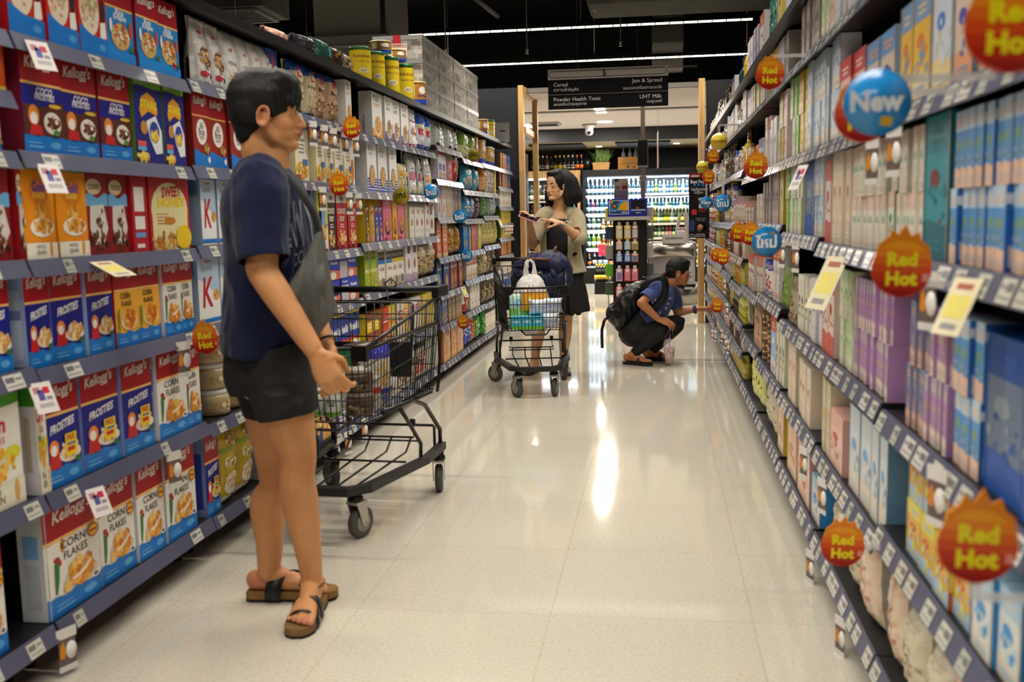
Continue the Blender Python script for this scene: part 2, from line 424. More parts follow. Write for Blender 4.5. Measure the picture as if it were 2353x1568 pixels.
def k_honeypack(s):
 s.r(0, 0, 1, 1, 'b7232a'); s.o(.5, .52, .46, .36, 'e8dfa8'); s.r(.06, .0, .94, .5, 'e8dfa8'); s.t_('SWEET', .55, .76, .5, 'c0342c', 0, .05, rot=.06); s.t_('HONEY', .55, .62, .72, 'f2cf1a', 0, .06, hf=.13, rot=.02)
 s.lines(.3, .46, .34, 4, 'c87a5a', .04, .012); s.o(.48, .38, .14, .05, 'c98232'); s.fl(.36, .11, .34, .12, 60, ['c98232', 'e3a850', 'a9682a', 'f0c97c'], .09); s.o(.8, .16, .2, .16, 'f0cc22')
def k_special(s):
 s.r(0, 0, 1, 1, 'b8cfe8'); s.wave(0, .50, .03, 'eef0f2', .6, .5, -.25); s.r(0, .93, 1, .945, '3a78c0'); s.t_("Kellogg's", .5, .87, .3, 'c8202c', .2, .03)
 s.t_('Special', .4, .78, .5, '9098a8', 0, .01); s.t_('K', .45, .45, .48, 'b8202c', .12, .02, hf=.42); s.o(.82, .40, .15, .08, 'd9963c'); s.fl(.82, .4, .12, .06, 16, FLK, .1); s.r(0, .03, 1, .085, KB)
def k_cornnes(s):
 s.r(0, 0, 1, 1, 'efece2'); s.wave(.87, 1, .01, '4f9a2c', 1, 0, .02, lo=True); s.t_('Corn', .4, .72, .66, 'd03048', .1, .04, hf=.15); s.t_('Flakes', .5, .60, .4, 'd06a70', .1, .01)
 s.o(.2, .44, .16, .06, 'e3e03a'); s.o(.82, .46, .16, .06, 'e3d83a'); s.fl(.5, .38, .4, .12, 50, ['f0b43a', 'e89a24', 'f4cf5a', 'e8e04a'], .13); s.o(.24, .51, .12, .03, '5a9a3a')
 s.wave(0, .22, .015, 'e9e4d0', 1, 1); s.t_('Whole', .36, .17, .36, '56604a', 0, .02); s.t_('GRAIN', .4, .09, .4, '56604a', 0, .02); s.o(.84, .13, .05, .1, 'dcae5a')
def k_redbowl(s):
 s.r(0, 0, 1, 1, 'cc2c12'); s.r(0, .86, 1, 1, 'b01820'); s.o(.40, .52, .34, .30, 'ede0c8'); s.fl(.40, .54, .26, .22, 46, ['c9a878', 'e8c79a', '9fae62', 'b98a5a', 'e6b4a0'], .11)
 s.t_('MUESLI', .5, .92, .5, 'e8d15a', 0, .03); s.o(.86, .55, .09, .14, '2a2a30'); s.poly([(.72,.2),(.95,.24),(.92,.42),(.74,.4)], 'f2efe9'); s.wave(0, .25, .02, '1779d2', 1, 2, -.12); s.o(.78, .12, .12, .04, '4fa0e4')
def k_bluebowl(s):
 kel(s, '1f86cc'); s.t_('Rice', .5, .62, .3, 'e8f2fa', 0, .03); s.t_('Krispies', .5, .55, .46, 'e8f2fa', 0, .03); s.o(.5, .33, .34, .16, 'd7b266'); s.fl(.5, .36, .26, .14, 44, ['e0be74', 'c25a40', 'f0e4c8', 'a9763a', 'd94a50'], .11)
 s.o(.14, .44, .05, .08, 'f2efe9'); s.o(.86, .44, .06, .09, 'c8503a'); s.o(.88, .2, .08, .03, '3f7a34'); s.wave(0, .17, .02, '1d8ae0', 1, 2, -.1)
def k_muesli(s):
 s.r(.14, .93, .86, .97, 'c9c6c0'); s.o(.5, .80, .18, .035, 'cf5a44'); s.t_('GRANOLA', .5, .72, .5, '8d8a8c', .1, .01); s.fl(.5, .45, .34, .12, 30, NUT, .16); s.fl(.62, .32, .24, .1, 24, NUT, .15)
 s.o(.36, .17, .2, .05, 'c23a4c'); s.fl(.8, .6, .1, .05, 5, ['cf5a44'], .1); s.o(.72, .15, .1, .04, '31508a')
def k_oatbag(s):
 s.r(.0, .80, 1, 1, '1d4fae'); s.r(.34, .70, .66, .90, 'c23a40'); s.o(.5, .78, .13, .06, 'e8d0c4'); s.t_('Rolled Oats', .5, .60, .7, '54422c', 0, .01); s.fl(.5, .36, .40, .2, 60, ['d8c49c', 'e7d7b4', 'c7ad7c', 'efe4cc'], .12); s.r(0, 0, 1, .1, '2a5fae')
def k_nutbag(s):
 s.r(.0, .84, 1, 1, '2450a8'); s.r(.3, .74, .62, .9, 'b8383c'); s.t_('Muesli', .5, .62, .6, '4a3a30', 0, .01); s.fl(.5, .36, .42, .24, 70, ['c99a7a', 'a86a52', 'e0c4a0', '8a4a3c', 'd8b48a'], .13)
def k_organic(s):
 s.r(0, 0, 1, 1, 'ece6d0'); s.r(0, .85, 1, 1, '1c3f9a'); s.r(.22, .76, .66, .92, 'b0353c'); s.o(.44, .84, .17, .05, 'd8b0a8'); s.t_('ORGANIC', .5, .67, .56, '6a5a50', 0, .02, hf=.05); s.lines(.5, .58, .5, 3, '8a7f70', .06, .02)
 s.fl(.5, .17, .42, .14, 60, ['e8b83c', 'd9a02a', 'f2d070', 'c98a28'], .15); s.r(.56, .26, .92, .36, '3a6ab0'); s.r(.1, .03, .4, .1, 'b0353c'); s.r(0, 0, .05, .85, 'e0cc5a')
def whitebowl(c1, c2):
 def f(s):
  s.r(0, 0, 1, 1, 'f0efec'); s.t_('MUESLI', .42, .90, .56, '4a4a50', 0, .01); s.t_('honest', .42, .84, .5, '4a4a50', 0, .01); s.lines(.42, .74, .6, 2, c2, .04, .018); s.poly([(0,0),(1,0),(1,.42),(.0,.2)], c2)
  s.o(.55, .30, .36, .23, 'f6f4f0', 24); s.o(.55, .30, .30, .20, c1, 24); s.fl(.55, .3, .26, .17, 50, [c1, 'b07a32', 'd9a85a', '8a5a2a', 'e6c484'], .12); s.r(.1, .02, .4, .06, '7a3038')
 return f
def bluedot(s):
 s.r(0, 0, 1, 1, 'f0efec'); s.t_('COUNTRY', .40, .90, .5, '5a5a62', 0, .01); s.t_('MUESLI', .40, .84, .5, '5a5a62', 0, .01); s.lines(.4, .76, .5, 2, '8088c0', .03, .014)
 for i in range(5): s.r(.0, .02+i*.055, 1, .05+i*.055, '3a52b8')
 s.o(.5, .31, .3, .22, '4a3a9a', 24); s.o(.5, .31, .27, .2, 'd8a850', 24); s.fl(.5, .31, .23, .17, 50, ['e2b860', 'c8923c', 'f0d08a', 'b07a32'], .11)
def orangedot(s):
 s.r(0, 0, 1, 1, 'f0efec'); s.t_('COUNTRY', .45, .93, .6, '5a5a62', 0, .01); s.t_('FLAKES', .45, .88, .5, '5a5a62', 0, .01); s.lines(.4, .78, .55, 2, 'a8a8a8', .04, .014)
 s.o(.5, .29, .36, .22, 'e08a20', 24); s.fl(.5, .29, .32, .19, 60, ['f09a2c', 'd9781c', 'f4b45a', 'c96a14'], .1); s.r(.05, .02, .4, .06, '7a3038')
def crisp(c):
 def f(s):
  s.r(0, 0, 1, 1, c); s.r(0, .80, 1, 1, 'e9e6dc'); s.o(.5, .88, .2, .04, '8a8a86'); s.t_('COUNTRY', .5, .66, .8, 'f2ece4', 0, .03, hf=.10); s.t_('CRISP', .5, .53, .5, 'f2ece4', 0, .03, hf=.09); s.lines(.5, .42, .4, 2, 'e8c8c0', .04, .02)
  s.fl(.5, .2, .34, .13, 40, ['e8c074', 'd09a4c', 'f4dca4', 'b87c34'], .16); s.r(.06, .02, .36, .08, '9a2a34'); s.r(.4, .02, .56, .08, '2a2a34')
 return f
def bluemilk(s):
 s.r(0, 0, 1, 1, '7aa2d8'); s.wave(.0, .4, .04, 'f0dca8', 1, 1); s.r(.6, .45, 1, 1, 'e8e04a'); s.t_('Organic', .45, .70, .6, '3a62b0', 0, .01); s.fl(.5, .3, .3, .12, 30, ['f0b43c', 'f6d678', 'c8502a'], .16); s.poly([(0,.0),(1,.0),(.8,.18),(.2,.18)], 'e6ded0'); s.r(.2, 0, .8, .04, '2a2624')
def yel(c):
 def f(s):
  s.r(0, 0, 1, 1, c); s.r(0, .80, 1, 1, 'e9c022'); s.poly([(.05,.6),(.8,.66),(.95,.86),(.7,.82),(.1,.74)], 'a8442a'); s.t_('Crunchy', .5, .73, .66, 'f4ece4', .3, .03, rot=.2); s.o(.5, .52, .14, .03, 'e8e0d0'); s.fl(.55, .25, .26, .2, 40, ['d9b05a', 'b88a3c', 'efd08a'], .14); s.r(.3, .02, .8, .12, 'd8a0a0')
 return f
def pinkb(c):
 def f(s):
  s.r(0, 0, 1, 1, c); s.t_('granola', .5, .86, .5, 'f4d8dc', 0, .01); s.lines(.5, .7, .4, 1, 'f4d8dc'); s.o(.5, .33, .34, .21, '2e2624', 24); s.o(.5, .37, .3, .17, 'c8824a', 24); s.fl(.5, .37, .26, .14, 60, ['d8924a', 'b0683a', 'e8b070', '8a4a28', 'f0d0a0'], .1); s.r(.1, .02, .4, .07, '9a2a34')
 return f
def houseb(c):
 def f(s): s.r(0, 0, 1, .74, 'e9e6dc'); s.r(.62, .62, .9, .74, c); s.o(.5, .40, .24, .11, 'd0b8b0'); s.o(.5, .40, .17, .08, 'a86a4a'); s.lines(.45, .2, .5, 2, 'b8a8b8', .05, .02); s.lines(.4, .66, .4, 1, '8a8078')
 return f
def silverp(c):
 def f(s): s.r(.0, .0, .1, 1, '2a2a2e'); s.t_('MUESLI', .5, .62, .4, '9aa09c', 0, .01); s.r(.2, .36, .85, .54, c); s.poly([(.1,.02),(.9,.02),(.8,.32),(.25,.34)], 'ddd2c2'); s.fl(.5, .14, .3, .08, 14, ['c8b490', 'e2d4b8'], .12)
 return f
def greyp(s): s.t_('Super Muesli', .5, .30, .55, '8a8a90', 0, .01); s.o(.5, .80, .28, .10, '7a6c54'); s.fl(.5, .80, .24, .08, 24, ['8c7a5c', '5c5040', 'b0a07c'], .1); s.lines(.5, .5, .5, 3, 'b4b8ba', .04, .01); s.o(.25, .12, .08, .05, '4a2e48')
def greenbag(s): s.r(0, .5, 1, 1, '6f8f3e'); s.fl(.5, .3, .4, .24, 60, ['c8b88a', 'a8b070', 'e0d8b0', '8a9a50'], .12); s.lines(.5, .75, .4, 2, 'dfe6c8', .06, .03)
def tealbag(s): s.r(0, .55, 1, 1, '1f88ac'); s.r(0, 0, 1, .16, '1a7fa2'); s.fl(.5, .36, .42, .18, 70, ['d8c8a8', 'b8a480', 'efe6d0', '9a8460'], .12); s.o(.4, .6, .2, .05, '8ad0d8')
def bluebag(s): s.r(0, .62, 1, 1, '2a84c4'); s.r(0, 0, 1, .2, '2a8ad0'); s.o(.5, .66, .3, .08, 'e6eef2'); s.fl(.5, .42, .4, .2, 50, ['c8c0ac', 'a89c84', 'efe8d8'], .12)
def orangebag(s): s.r(0, .6, 1, 1, 'd07a24'); s.r(0, 0, 1, .12, 'c06a1c'); s.fl(.5, .35, .4, .22, 50, ['d8a860', 'c88a40', 'f0d8a8'], .12); s.o(.5, .72, .3, .07, 'f0e0c8')
def clearbag(cols, band=None):
 def f(s):
  s.fl(.5, .42, .44, .38, 90, cols, .12)
  if band: s.r(.1, .58, .9, .74, band); s.lines(.5, .68, .5, 2, 'f2efe9', .05, .02)
 return f
def winfr(cols, top, oval='c8a878'):
 def f(s): s.r(0, .78, 1, 1, top); s.t_('MIX', .5, .88, .4, 'f0ece4', 0, .03); s.o(.5, .36, .3, .2, oval); s.fl(.5, .36, .26, .17, 36, cols, .12); s.lines(.5, .7, .6, 2, '7a7068', .05, .02)
 return f
def darkgran(band):
 def f(s): s.r(0, 0, 1, 1, 'ece6da'); s.r(0, .66, 1, .86, '3a322c'); s.t_('GRANOLA', .5, .75, .8, 'a89a7c', 0, .02); s.r(0, .57, 1, .66, band); s.fl(.5, .44, .34, .05, 12, ['b07a4a', '3a3a6a', 'c8965a'], .14); s.fl(.5, .12, .46, .12, 70, ['e0b860', 'c89a44', 'f0d890'], .12); s.r(.56, .06, .86, .22, '3a6ab0')
 return f
def lime(s): s.r(0, 0, 1, 1, 'a9bb2e'); s.r(.06, .62, .62, .97, '8fa526'); s.t_('RUDE', .42, .88, .6, '4a5a1c', 0, .05, hf=.08); s.t_('HEALTH', .42, .75, .66, '4a5a1c', 0, .05, hf=.08); s.wave(.42, .50, .006, 'd8dc9a', 1, 0); s.poly([(.7,.3),(.85,.97),(.95,.97),(.9,.3)], 'd8b04a'); s.fl(.6, .15, .3, .13, 26, ['d8c04a', '8fa526', 'e6d88a'], .16); s.poly([(.8,.55),(.92,.97),(1,.97),(1,.5)], '4f9a9a')
def wheatpk(s): s.r(0, 0, 1, 1, '2a3aa8'); s.r(0, 0, .42, .7, 'c6c2cc'); s.o(.7, .66, .26, .26, '3048c0'); s.t_('Weetabix', .7, .68, .4, 'f0f0f6', 0, .04); s.poly([(.44,.0),(1,.0),(1,.34),(.44,.42)], 'd8705a'); s.o(.64, .16, .16, .16, 'f0e4d0'); s.t_('Weetabix', .2, .85, .32, 'c8ccf0', 0, .03)
def weetb(c):
 def f(s): s.r(0, 0, 1, 1, c); s.r(0, .42, 1, .95, '2038a0'); s.t_('Weet-Bix', .5, .66, .86, 'f2f2f6', 0, .05, hf=.18); s.wave(.36, .44, .03, 'c83a2c', .6, 1); s.poly([(.1,.02),(.4,.4),(.9,.3),(.95,.05)], 'f0ece4'); s.fl(.55, .14, .34, .1, 12, ['2a2a2a', '4a4440', 'e8e0d0'], .16)
 return f
def bran(c, acc):
 def f(s): s.r(0, 0, 1, 1, c); s.r(.1, .55, .9, .8, acc); s.lines(.5, .72, .6, 2, 'f2efe9', .07, .03); s.fl(.5, .24, .38, .2, 44, ['c88a4a', 'e0b070', 'a0622c', 'f0d8b0'], .14)
 return f
def agen(c):
 def f(s): s.r(0, 0, 1, 1, c); s.t_('Ager', .5, .74, .8, 'dfe4ee', .1, .03, hf=.14); s.poly([(.5,.6),(.7,.4),(.62,.2),(.4,.2),(.34,.4)], 'd8a860'); s.fl(.52, .28, .14, .08, 12, FLK, .1); s.lines(.5, .1, .6, 2, 'a8b0c8', .04, .02)
 return f
def oatbr(s): s.r(0, 0, 1, 1, 'e6b47a'); s.fl(.5, .5, .45, .45, 60, ['e8b884', 'dba068', 'f0cfa4', 'd08c50'], .22); s.r(0, 0, .08, 1, 'c8641c'); s.lines(.55, .7, .4, 2, 'f6e8d4', .05, .02)
def greybx(s): s.r(0, 0, 1, 1, 'c0bfb6'); s.r(0, .86, 1, 1, 'c8a8a0'); s.r(.1, .88, .9, .97, '8c3a34'); s.r(0, .78, 1, .84, '3a4a3c')
def brownst(c):
 def f(s): s.r(0, 0, 1, 1, c); s.fl(.5, .3, .4, .25, 30, NUT, .2); s.lines(.5, .8, .7, 2, 'f0e8dc', .06, .03)
 return f
def redbar(s): s.r(0, 0, 1, 1, 'ddd6cc'); s.r(0, .3, .45, 1, 'b8222a'); s.fl(.6, .3, .3, .3, 30, NUT, .2); s.t_('OATS', .24, .7, .5, 'f0e04a', 0, .02, rot=1.57)
def blueorange(c):
 def f(s): s.r(0, 0, 1, 1, c); s.fl(.5, .45, .4, .34, 40, ['e89a34', 'f0b450', 'd98226', 'f6cf7a'], .2); s.r(.1, .84, .7, .96, 'f0ece4')
 return f
def orangecrk(s): s.r(0, 0, 1, 1, 'e0764a'); s.poly([(0,.8),(1,.8),(1,1),(.75,.86),(.5,1),(.25,.86),(0,1)], 'ecc49c'); s.r(.1, .72, .9, .74, 'f0d8c0'); s.t_('COCO', .5, .60, .7, 'f6ece0', 0, .04, hf=.09); s.t_('POPS', .5, .47, .7, 'f6ece0', 0, .04, hf=.09); s.lines(.5, .3, .6, 3, 'f4dcc8', .05, .02); s.r(0, 0, 1, .12, 'd8c490')
def tallsl(c, acc):
 def f(s): s.r(0, 0, 1, 1, c); s.r(.1, .55, .9, .9, acc); s.fl(.5, .3, .3, .14, 16, ['d8a03c', '8a5a30'], .2); s.lines(.5, .8, .6, 2, 'e8e4dc', .05, .02)
 return f
def canist(c1, c2):
 def f(s): s.r(0, 0, 1, .88, c1); s.r(0, 0, 1, .22, c2); s.o(.5, .62, .16, .12, 'f0ece4'); s.fl(.5, .4, .3, .1, 24, NUT, .12)
 return f
def flah(s): s.r(0, .04, 1, .88, 'e7cc2e'); s.t_("FLAHAVAN'S", .5, .70, .6, '8c2c24', 0, .02, hf=.09); s.t_('Quick Oats', .5, .54, .5, '8c2c24', 0, .01); s.o(.5, .28, .16, .08, 'efe6cc'); s.fl(.5, .28, .12, .05, 12, ['d8c49c', 'c7ad7c'], .1)
def quaker(s): s.r(0, .0, 1, .88, 'b07a34'); s.r(0, .0, 1, .2, '2a4ac0'); s.r(.04, .3, .22, .84, 'e0d49a'); s.o(.5, .60, .14, .16, 'f2efe9'); s.t_('Quaker', .5, .36, .4, '2a3aa0', 0, .04); s.fl(.75, .5, .16, .2, 20, NUT, .1)
kind('corn', 'cereal_box', 'white corn flakes box with red top', 'box', .20, .30, .065, 'eeeae2', k_corn, side='e8e6ea', top='f2ece2', sb=[(.86,.97,.1,.8,'a8c4e4'),(.55,.8,.2,.8,'7ab0e4'),(.1,.5,.2,.8,'d0ccd4')])
kind('corn_badge', 'cereal_box', 'large corn flakes box with yellow badge', 'box', .22, .32, .075, 'eeeae2', lambda s: k_corn(s, True), side='cfd4da', top='f2ece2', sb=[(.55,.75,.2,.8,'7ab0e4'),(.1,.5,.2,.8,'bcc0c8')])
kind('cornhoney', 'cereal_box', 'golden honey corn flakes box', 'box', .17, .27, .06, 'f0b13c', k_cornhoney, side='a51c24')
kind('frost', 'cereal_box', 'navy frosted flakes box', 'box', .20, .28, .065, '1b1f86', k_frost, side='a8b8e0', sb=[(.1,.8,.2,.8,'c8d4ee'),(.5,.6,.2,.8,'3a4ab0')])
kind('frost_tag', 'cereal_box', 'navy frosted flakes box with yellow flash', 'box', .20, .30, .065, '1b1f86', lambda s: k_frost(s, True), side='8898d0', sb=[(.1,.8,.2,.8,'3a4ab0')])
kind('choco', 'cereal_box', 'navy and brown chocolate flakes box', 'box', .22, .30, .065, '201a88', k_choco, side='7a1c30')
kind('stars', 'cereal_box', 'dark blue star cereal box, green top', 'box', .19, .30, .06, '1d2080', k_stars, side='5d8a2c')
kind('allbran', 'cereal_box', 'red bran cereal box with white oval', 'box', .19, .27, .06, '962a20', k_allbran, side='8a2420')
kind('gold', 'cereal_box', 'orange gold cereal box, green top', 'box', .18, .27, .055, 'ee9416', k_gold, side='d97c1a')
kind('cookie', 'cereal_box', 'brown and red cookie cereal box', 'box', .17, .27, .055, '8c1c22', k_cookie, side='a81e28')
kind('redspine', 'cereal_box', 'narrow red cereal box turned side on', 'box', .10, .27, .19, 'b01c28', lambda s: (s.r(.15, .5, .8, .8, 'ece6e0'), s.r(.15, .28, .8, .44, 'ece6e0'), s.r(.15, .18, .8, .24, '6aa0d8'), s.r(.2, .05, .7, .1, 'f0e0da')))
kind('honeypack', 'cereal_box', 'wide red and cream sweet honey cereal box', 'box', .30, .26, .06, 'b7232a', k_honeypack)
kind('special', 'cereal_box', 'pale blue flakes box with big red letter', 'box', .18, .28, .06, 'b8cfe8', k_special, side='9fb8d8', sb=[(.7,.95,.2,.8,'6a94c8')])
kind('cornnes', 'cereal_box', 'white corn cereal box with green top', 'box', .22, .30, .06, 'efece2', k_cornnes, side='e6e2ea', sb=[(.8,1,0,1,'4f9a2c'),(.2,.7,.3,.6,'c8b8a0')])
kind('redbowl', 'cereal_box', 'orange red muesli box, blue foot', 'box', .22, .30, .06, 'cc2c12', k_redbowl, side='b01820')
kind('bluebowl', 'cereal_box', 'bright blue crisped rice box, red top', 'box', .18, .27, .055, '1f86cc', k_bluebowl, side='8a1c2c')
kind('smallorange', 'cereal_box', 'small orange cereal box', 'box', .16, .20, .05, 'cc4a12', lambda s: (s.o(.5, .6, .32, .26, 'e9b42c'), s.fl(.5, .5, .3, .2, 30, FLK, .12), s.r(0, 0, 1, .1, 'e8c22c')))
kind('muesli', 'muesli_pouch', 'white muesli pouch with granola picture', 'pouch', .17, .30, .08, 'd6d3d0', k_muesli, m=None)
kind('whitepouch', 'muesli_pouch', 'plain white muesli pouch', 'pouch', .17, .32, .08, 'd9d7d4', lambda s: (s.o(.5, .7, .12, .03, 'c8704c'), s.t_('muesli', .5, .5, .5, '9aa4b4', .1, .01), s.fl(.5, .25, .25, .12, 16, NUT, .12), s.fl(.8, .45, .1, .06, 5, ['b04a3c'], .1)))
kind('oatbox', 'oat_box', 'blue and white oat box with red seal', 'box', .24, .32, .09, 'e8e2d4', lambda s: (s.r(0, .74, 1, 1, '1d52b4'), s.r(.5, .68, .72, .94, 'c23a40'), s.o(.2, .86, .1, .06, '9a3a5a'), s.lines(.5, .5, .6, 3, 'a89a80')), side='1d52b4')
kind('oatbag', 'oat_bag', 'clear rolled oats bag with blue top', 'bag', .16, .32, .10, 'd9c9a6', k_oatbag)
kind('nutbag', 'oat_bag', 'clear fruit muesli bag with blue top', 'bag', .16, .32, .10, 'c8a684', k_nutbag)
kind('organic', 'cereal_box', 'cream organic flakes box with blue top', 'box', .17, .30, .06, 'ece6d0', k_organic, side='e6dcae')
kind('bowl_orange', 'cereal_box', 'white flakes box with orange corner', 'box', .17, .31, .08, 'f0efec', whitebowl('e0a040', 'e89a20'), side='e9e8e6', top='f2f2f0', sb=[(.1,.5,.6,.66,'6a6a6a'),(.2,.4,.7,.74,'8a8a8a')])
kind('bowl_purple', 'cereal_box', 'white muesli box with purple corner', 'box', .15, .31, .07, 'f0efec', whitebowl('b0783c', '4a3a6a'), side='f0efec')
kind('bowl_dots', 'cereal_box', 'white muesli box with blue stripes', 'box', .17, .32, .07, 'f0efec', bluedot, side='e2e2e4')
kind('bowl_plain', 'cereal_box', 'white flakes box with orange oval', 'box', .17, .32, .07, 'f0efec', orangedot, side='e2e2e4')
kind('brownie', 'baking_pouch', 'white brownie mix pouch, pink foot', 'pouch', .14, .27, .06, 'e6e0dc', lambda s: (s.t_('BROWNIE', .5, .68, .7, 'b86a70', 0, .02), s.o(.5, .42, .28, .1, 'b8845a'), s.fl(.5, .42, .2, .06, 8, ['5a3020'], .1), s.r(0, 0, 1, .1, 'b02c50')))
kind('redblue', 'snack_bag', 'crinkled blue, white and red bag', 'bag', .14, .26, .08, 'd8d8e4', lambda s: (s.r(0, .7, 1, 1, '2a5cc0'), s.r(.1, .42, .9, .58, 'c83a44'), s.r(0, 0, 1, .16, '2a4cae'), s.r(.1, .6, .3, .68, 'e8d82a')))
kind('silver_pink', 'muesli_pouch', 'grey pouch with pink band', 'pouch', .19, .30, .09, 'b9c0bc', silverp('c03a78'))
kind('silver_gold', 'muesli_pouch', 'grey pouch with gold band', 'pouch', .17, .28, .08, 'b9c0bc', silverp('cc962c'))
kind('greyp', 'muesli_pouch', 'pale grey super muesli pouch', 'pouch', .22, .32, .10, 'b4bab8', greyp)
kind('clearnoodle', 'oat_bag', 'small clear bag of oats', 'bag', .15, .20, .08, 'd8c79c', clearbag(['e2d2a8', 'cbb27c', 'efe4c8'], 'd9a82c'))
kind('greenbag', 'muesli_bag', 'green topped muesli bag', 'bag', .22, .30, .10, 'b8b88a', greenbag)
kind('tealbag', 'muesli_bag', 'teal muesli bag', 'bag', .20, .28, .10, '2a94b4', tealbag)
kind('bluebag', 'muesli_bag', 'blue and clear seed bag', 'bag', .18, .28, .09, '3a94cc', bluebag)
kind('orangebag', 'muesli_bag', 'orange and clear oat bag', 'bag', .20, .27, .09, 'dcae7c', orangebag)
kind('clearwhite', 'snack_bag', 'clear bag with white and red print', 'bag', .15, .26, .07, 'cfd0cc', clearbag(['d8d0c0', 'c84a3c', 'e8b03c', 'b8b0a4', '5a7ab8']))
kind('greenclear', 'seed_bag', 'green and clear seed bag', 'bag', .18, .26, .08, '6c9a60', clearbag(['4a8a48', '8a9a6c', 'c8ccb0', '6a5a48']))
kind('purpleclear', 'seed_bag', 'dark purple and clear seed bag', 'bag', .15, .25, .07, '5a3a4c', clearbag(['5a3040', 'a89aa0', 'c8b8b0', '3a2430']))
kind('blueclear', 'seed_bag', 'pale blue clear seed bag', 'bag', .15, .24, .07, '9db4bc', clearbag(['a8bcc4', '7a98a8', 'd0d8d4', '8a7a60']))
kind('yellowtall', 'snack_box', 'tall yellow box', 'box', .10, .27, .05, 'e6cf52', lambda s: (s.fl(.5, .4, .4, .3, 26, ['e8b83c', 'f2dc7a', 'c88a28'], .2), s.r(0, .93, 1, 1, '2a6a3c')))
kind('barbox', 'snack_bar_box', 'small brown and blue snack box', 'box', .085, .17, .12, 'b8743c', brownst('b87a44'), side='8a6a5a')
kind('barbox2', 'snack_bar_box', 'small blue and green snack box', 'box', .085, .17, .12, '3a62b0', lambda s: (s.fl(.5, .3, .35, .2, 20, ['9ab03c', 'e0c04a', 'd08a3c'], .2), s.lines(.5, .8, .6, 2, 'f0ece4')), side='2a4a90')
kind('whitebar', 'snack_bar_box', 'small white box with brown print', 'box', .09, .19, .12, 'e8e2d8', lambda s: (s.fl(.5, .25, .35, .15, 16, NUT, .2), s.lines(.5, .8, .6, 2, 'a8605a')))
kind('yellowbar', 'snack_bar_box', 'small yellow and green snack box', 'box', .12, .19, .12, 'd8b82c', lambda s: (s.o(.5, .72, .2, .1, '5a8a2c'), s.fl(.5, .35, .3, .2, 20, ['8a6a2c', 'c8a040', '5a4a24'], .2)), side='7a9a30')
kind('purplewhite', 'cereal_box', 'lilac white muesli box', 'box', .13, .30, .06, 'd8d0dc', lambda s: (s.r(0, .84, 1, 1, 'b04040'), s.r(.2, .34, .8, .56, '5a4898'), s.fl(.5, .2, .4, .14, 40, ['c8964c', '8a5a3c', 'e0b878'], .15), s.r(0, 0, 1, .06, '3a2a6a')), side='cfc8d4')
kind('redfruit', 'cereal_box', 'red fruit cereal box with olive top', 'box', .16, .30, .06, 'c02c38', lambda s: (s.r(0, .74, 1, 1, '9a9440'), s.fl(.5, .45, .42, .3, 50, ['d03444', '6a3a8a', 'e0d4d0', 'e86a3c'], .2)), side='c8c0cc')
kind('redbag', 'muesli_bag', 'round red bag with gold crest', 'bag', .24, .27, .10, 'b8283c', lambda s: (s.fl(.5, .5, .3, .2, 50, ['d8a850', 'f0d08a', 'b87a34'], .12), s.wave(.7, .95, .02, 'd88a90', 1, 0), s.wave(.02, .3, .02, 'a81c34', 1, 0)))
kind('tallwhite', 'snack_box', 'tall whitish carton with small print', 'box', .11, .26, .05, 'd2cccc', tallsl('d6d0ce', 'b08a80'))
kind('tallclear', 'snack_box', 'tall beige carton with gold print', 'box', .12, .27, .05, 'b8ac8c', tallsl('b9ad8e', 'a09070'))
kind('tallgrey', 'snack_box', 'tall grey brown carton', 'box', .12, .25, .05, '8a807c', tallsl('8c8480', '5a4440'))
kind('crisp_dark', 'cereal_box', 'dark brown crisp cereal box with white top', 'box', .15, .30, .06, '3c2a28', crisp('3c2a28'), side='2c201e')
kind('crisp_red', 'cereal_box', 'red crisp cereal box with white top', 'box', .15, .30, .06, 'b8303a', crisp('c2323c'), side='8c2028')
kind('bluemilk', 'cereal_box', 'blue and yellow cereal box with milk splash', 'box', .14, .30, .05, '7aa2d8', bluemilk, side='26222a')
kind('yel_brown', 'cereal_box', 'yellow topped brown crunch box', 'gable', .12, .26, .07, '5a4a34', yel('5c4c36'), side='e0b822', top='e0b822')
kind('yel_gold', 'cereal_box', 'yellow topped gold crunch box', 'gable', .12, .26, .07, 'c8a030', yel('c89a2c'), side='e0b822', top='e0b822')
kind('yel_blue', 'cereal_box', 'yellow topped blue crunch box', 'gable', .12, .26, .07, '2a4aa0', yel('2c4ca4'), side='c8a82a', top='e0b822')
kind('yel_purple', 'cereal_box', 'yellow topped purple crunch box', 'gable', .12, .26, .07, '5a2a94', yel('5c2c98'), side='c8a82a', top='e0b822')
kind('pinkg', 'granola_box', 'pink granola box with black bowl', 'box', .20, .31, .07, 'e06a94', pinkb('e0708e'), side='e06a94')
kind('yelg', 'granola_box', 'yellow granola box with black bowl', 'box', .17, .31, .07, 'e8b01c', pinkb('e8b01c'), side='e8b01c')
kind('tanbox', 'snack_box', 'plain tan carton', 'box', .10, .26, .06, 'b89a50', lambda s: s.r(.7, 0, 1, 1, '8a6a34'), side='a88a44')
kind('housew', 'granola_box', 'white house shaped granola carton', 'gable', .14, .28, .08, 'e9e6dc', houseb('c07a30'), side='e2dccf', top='d8d2c8')
kind('housep', 'granola_box', 'white and plum house shaped granola carton', 'gable', .14, .27, .08, 'e6e2da', houseb('7a3050'), side='d8d0c8', top='6a2a44')
kind('redcorner', 'granola_box', 'white granola box with red edge', 'box', .14, .26, .07, 'ece8e2', lambda s: (s.r(0, 0, .08, 1, 'b02834'), s.r(.2, .6, .6, .9, '8a2a40'), s.o(.5, .35, .22, .14, 'a86a4a'), s.fl(.8, .85, .15, .1, 10, ['b0583c'], .16), s.r(0, 0, 1, .08, '3a2a5a')), side='a82834')
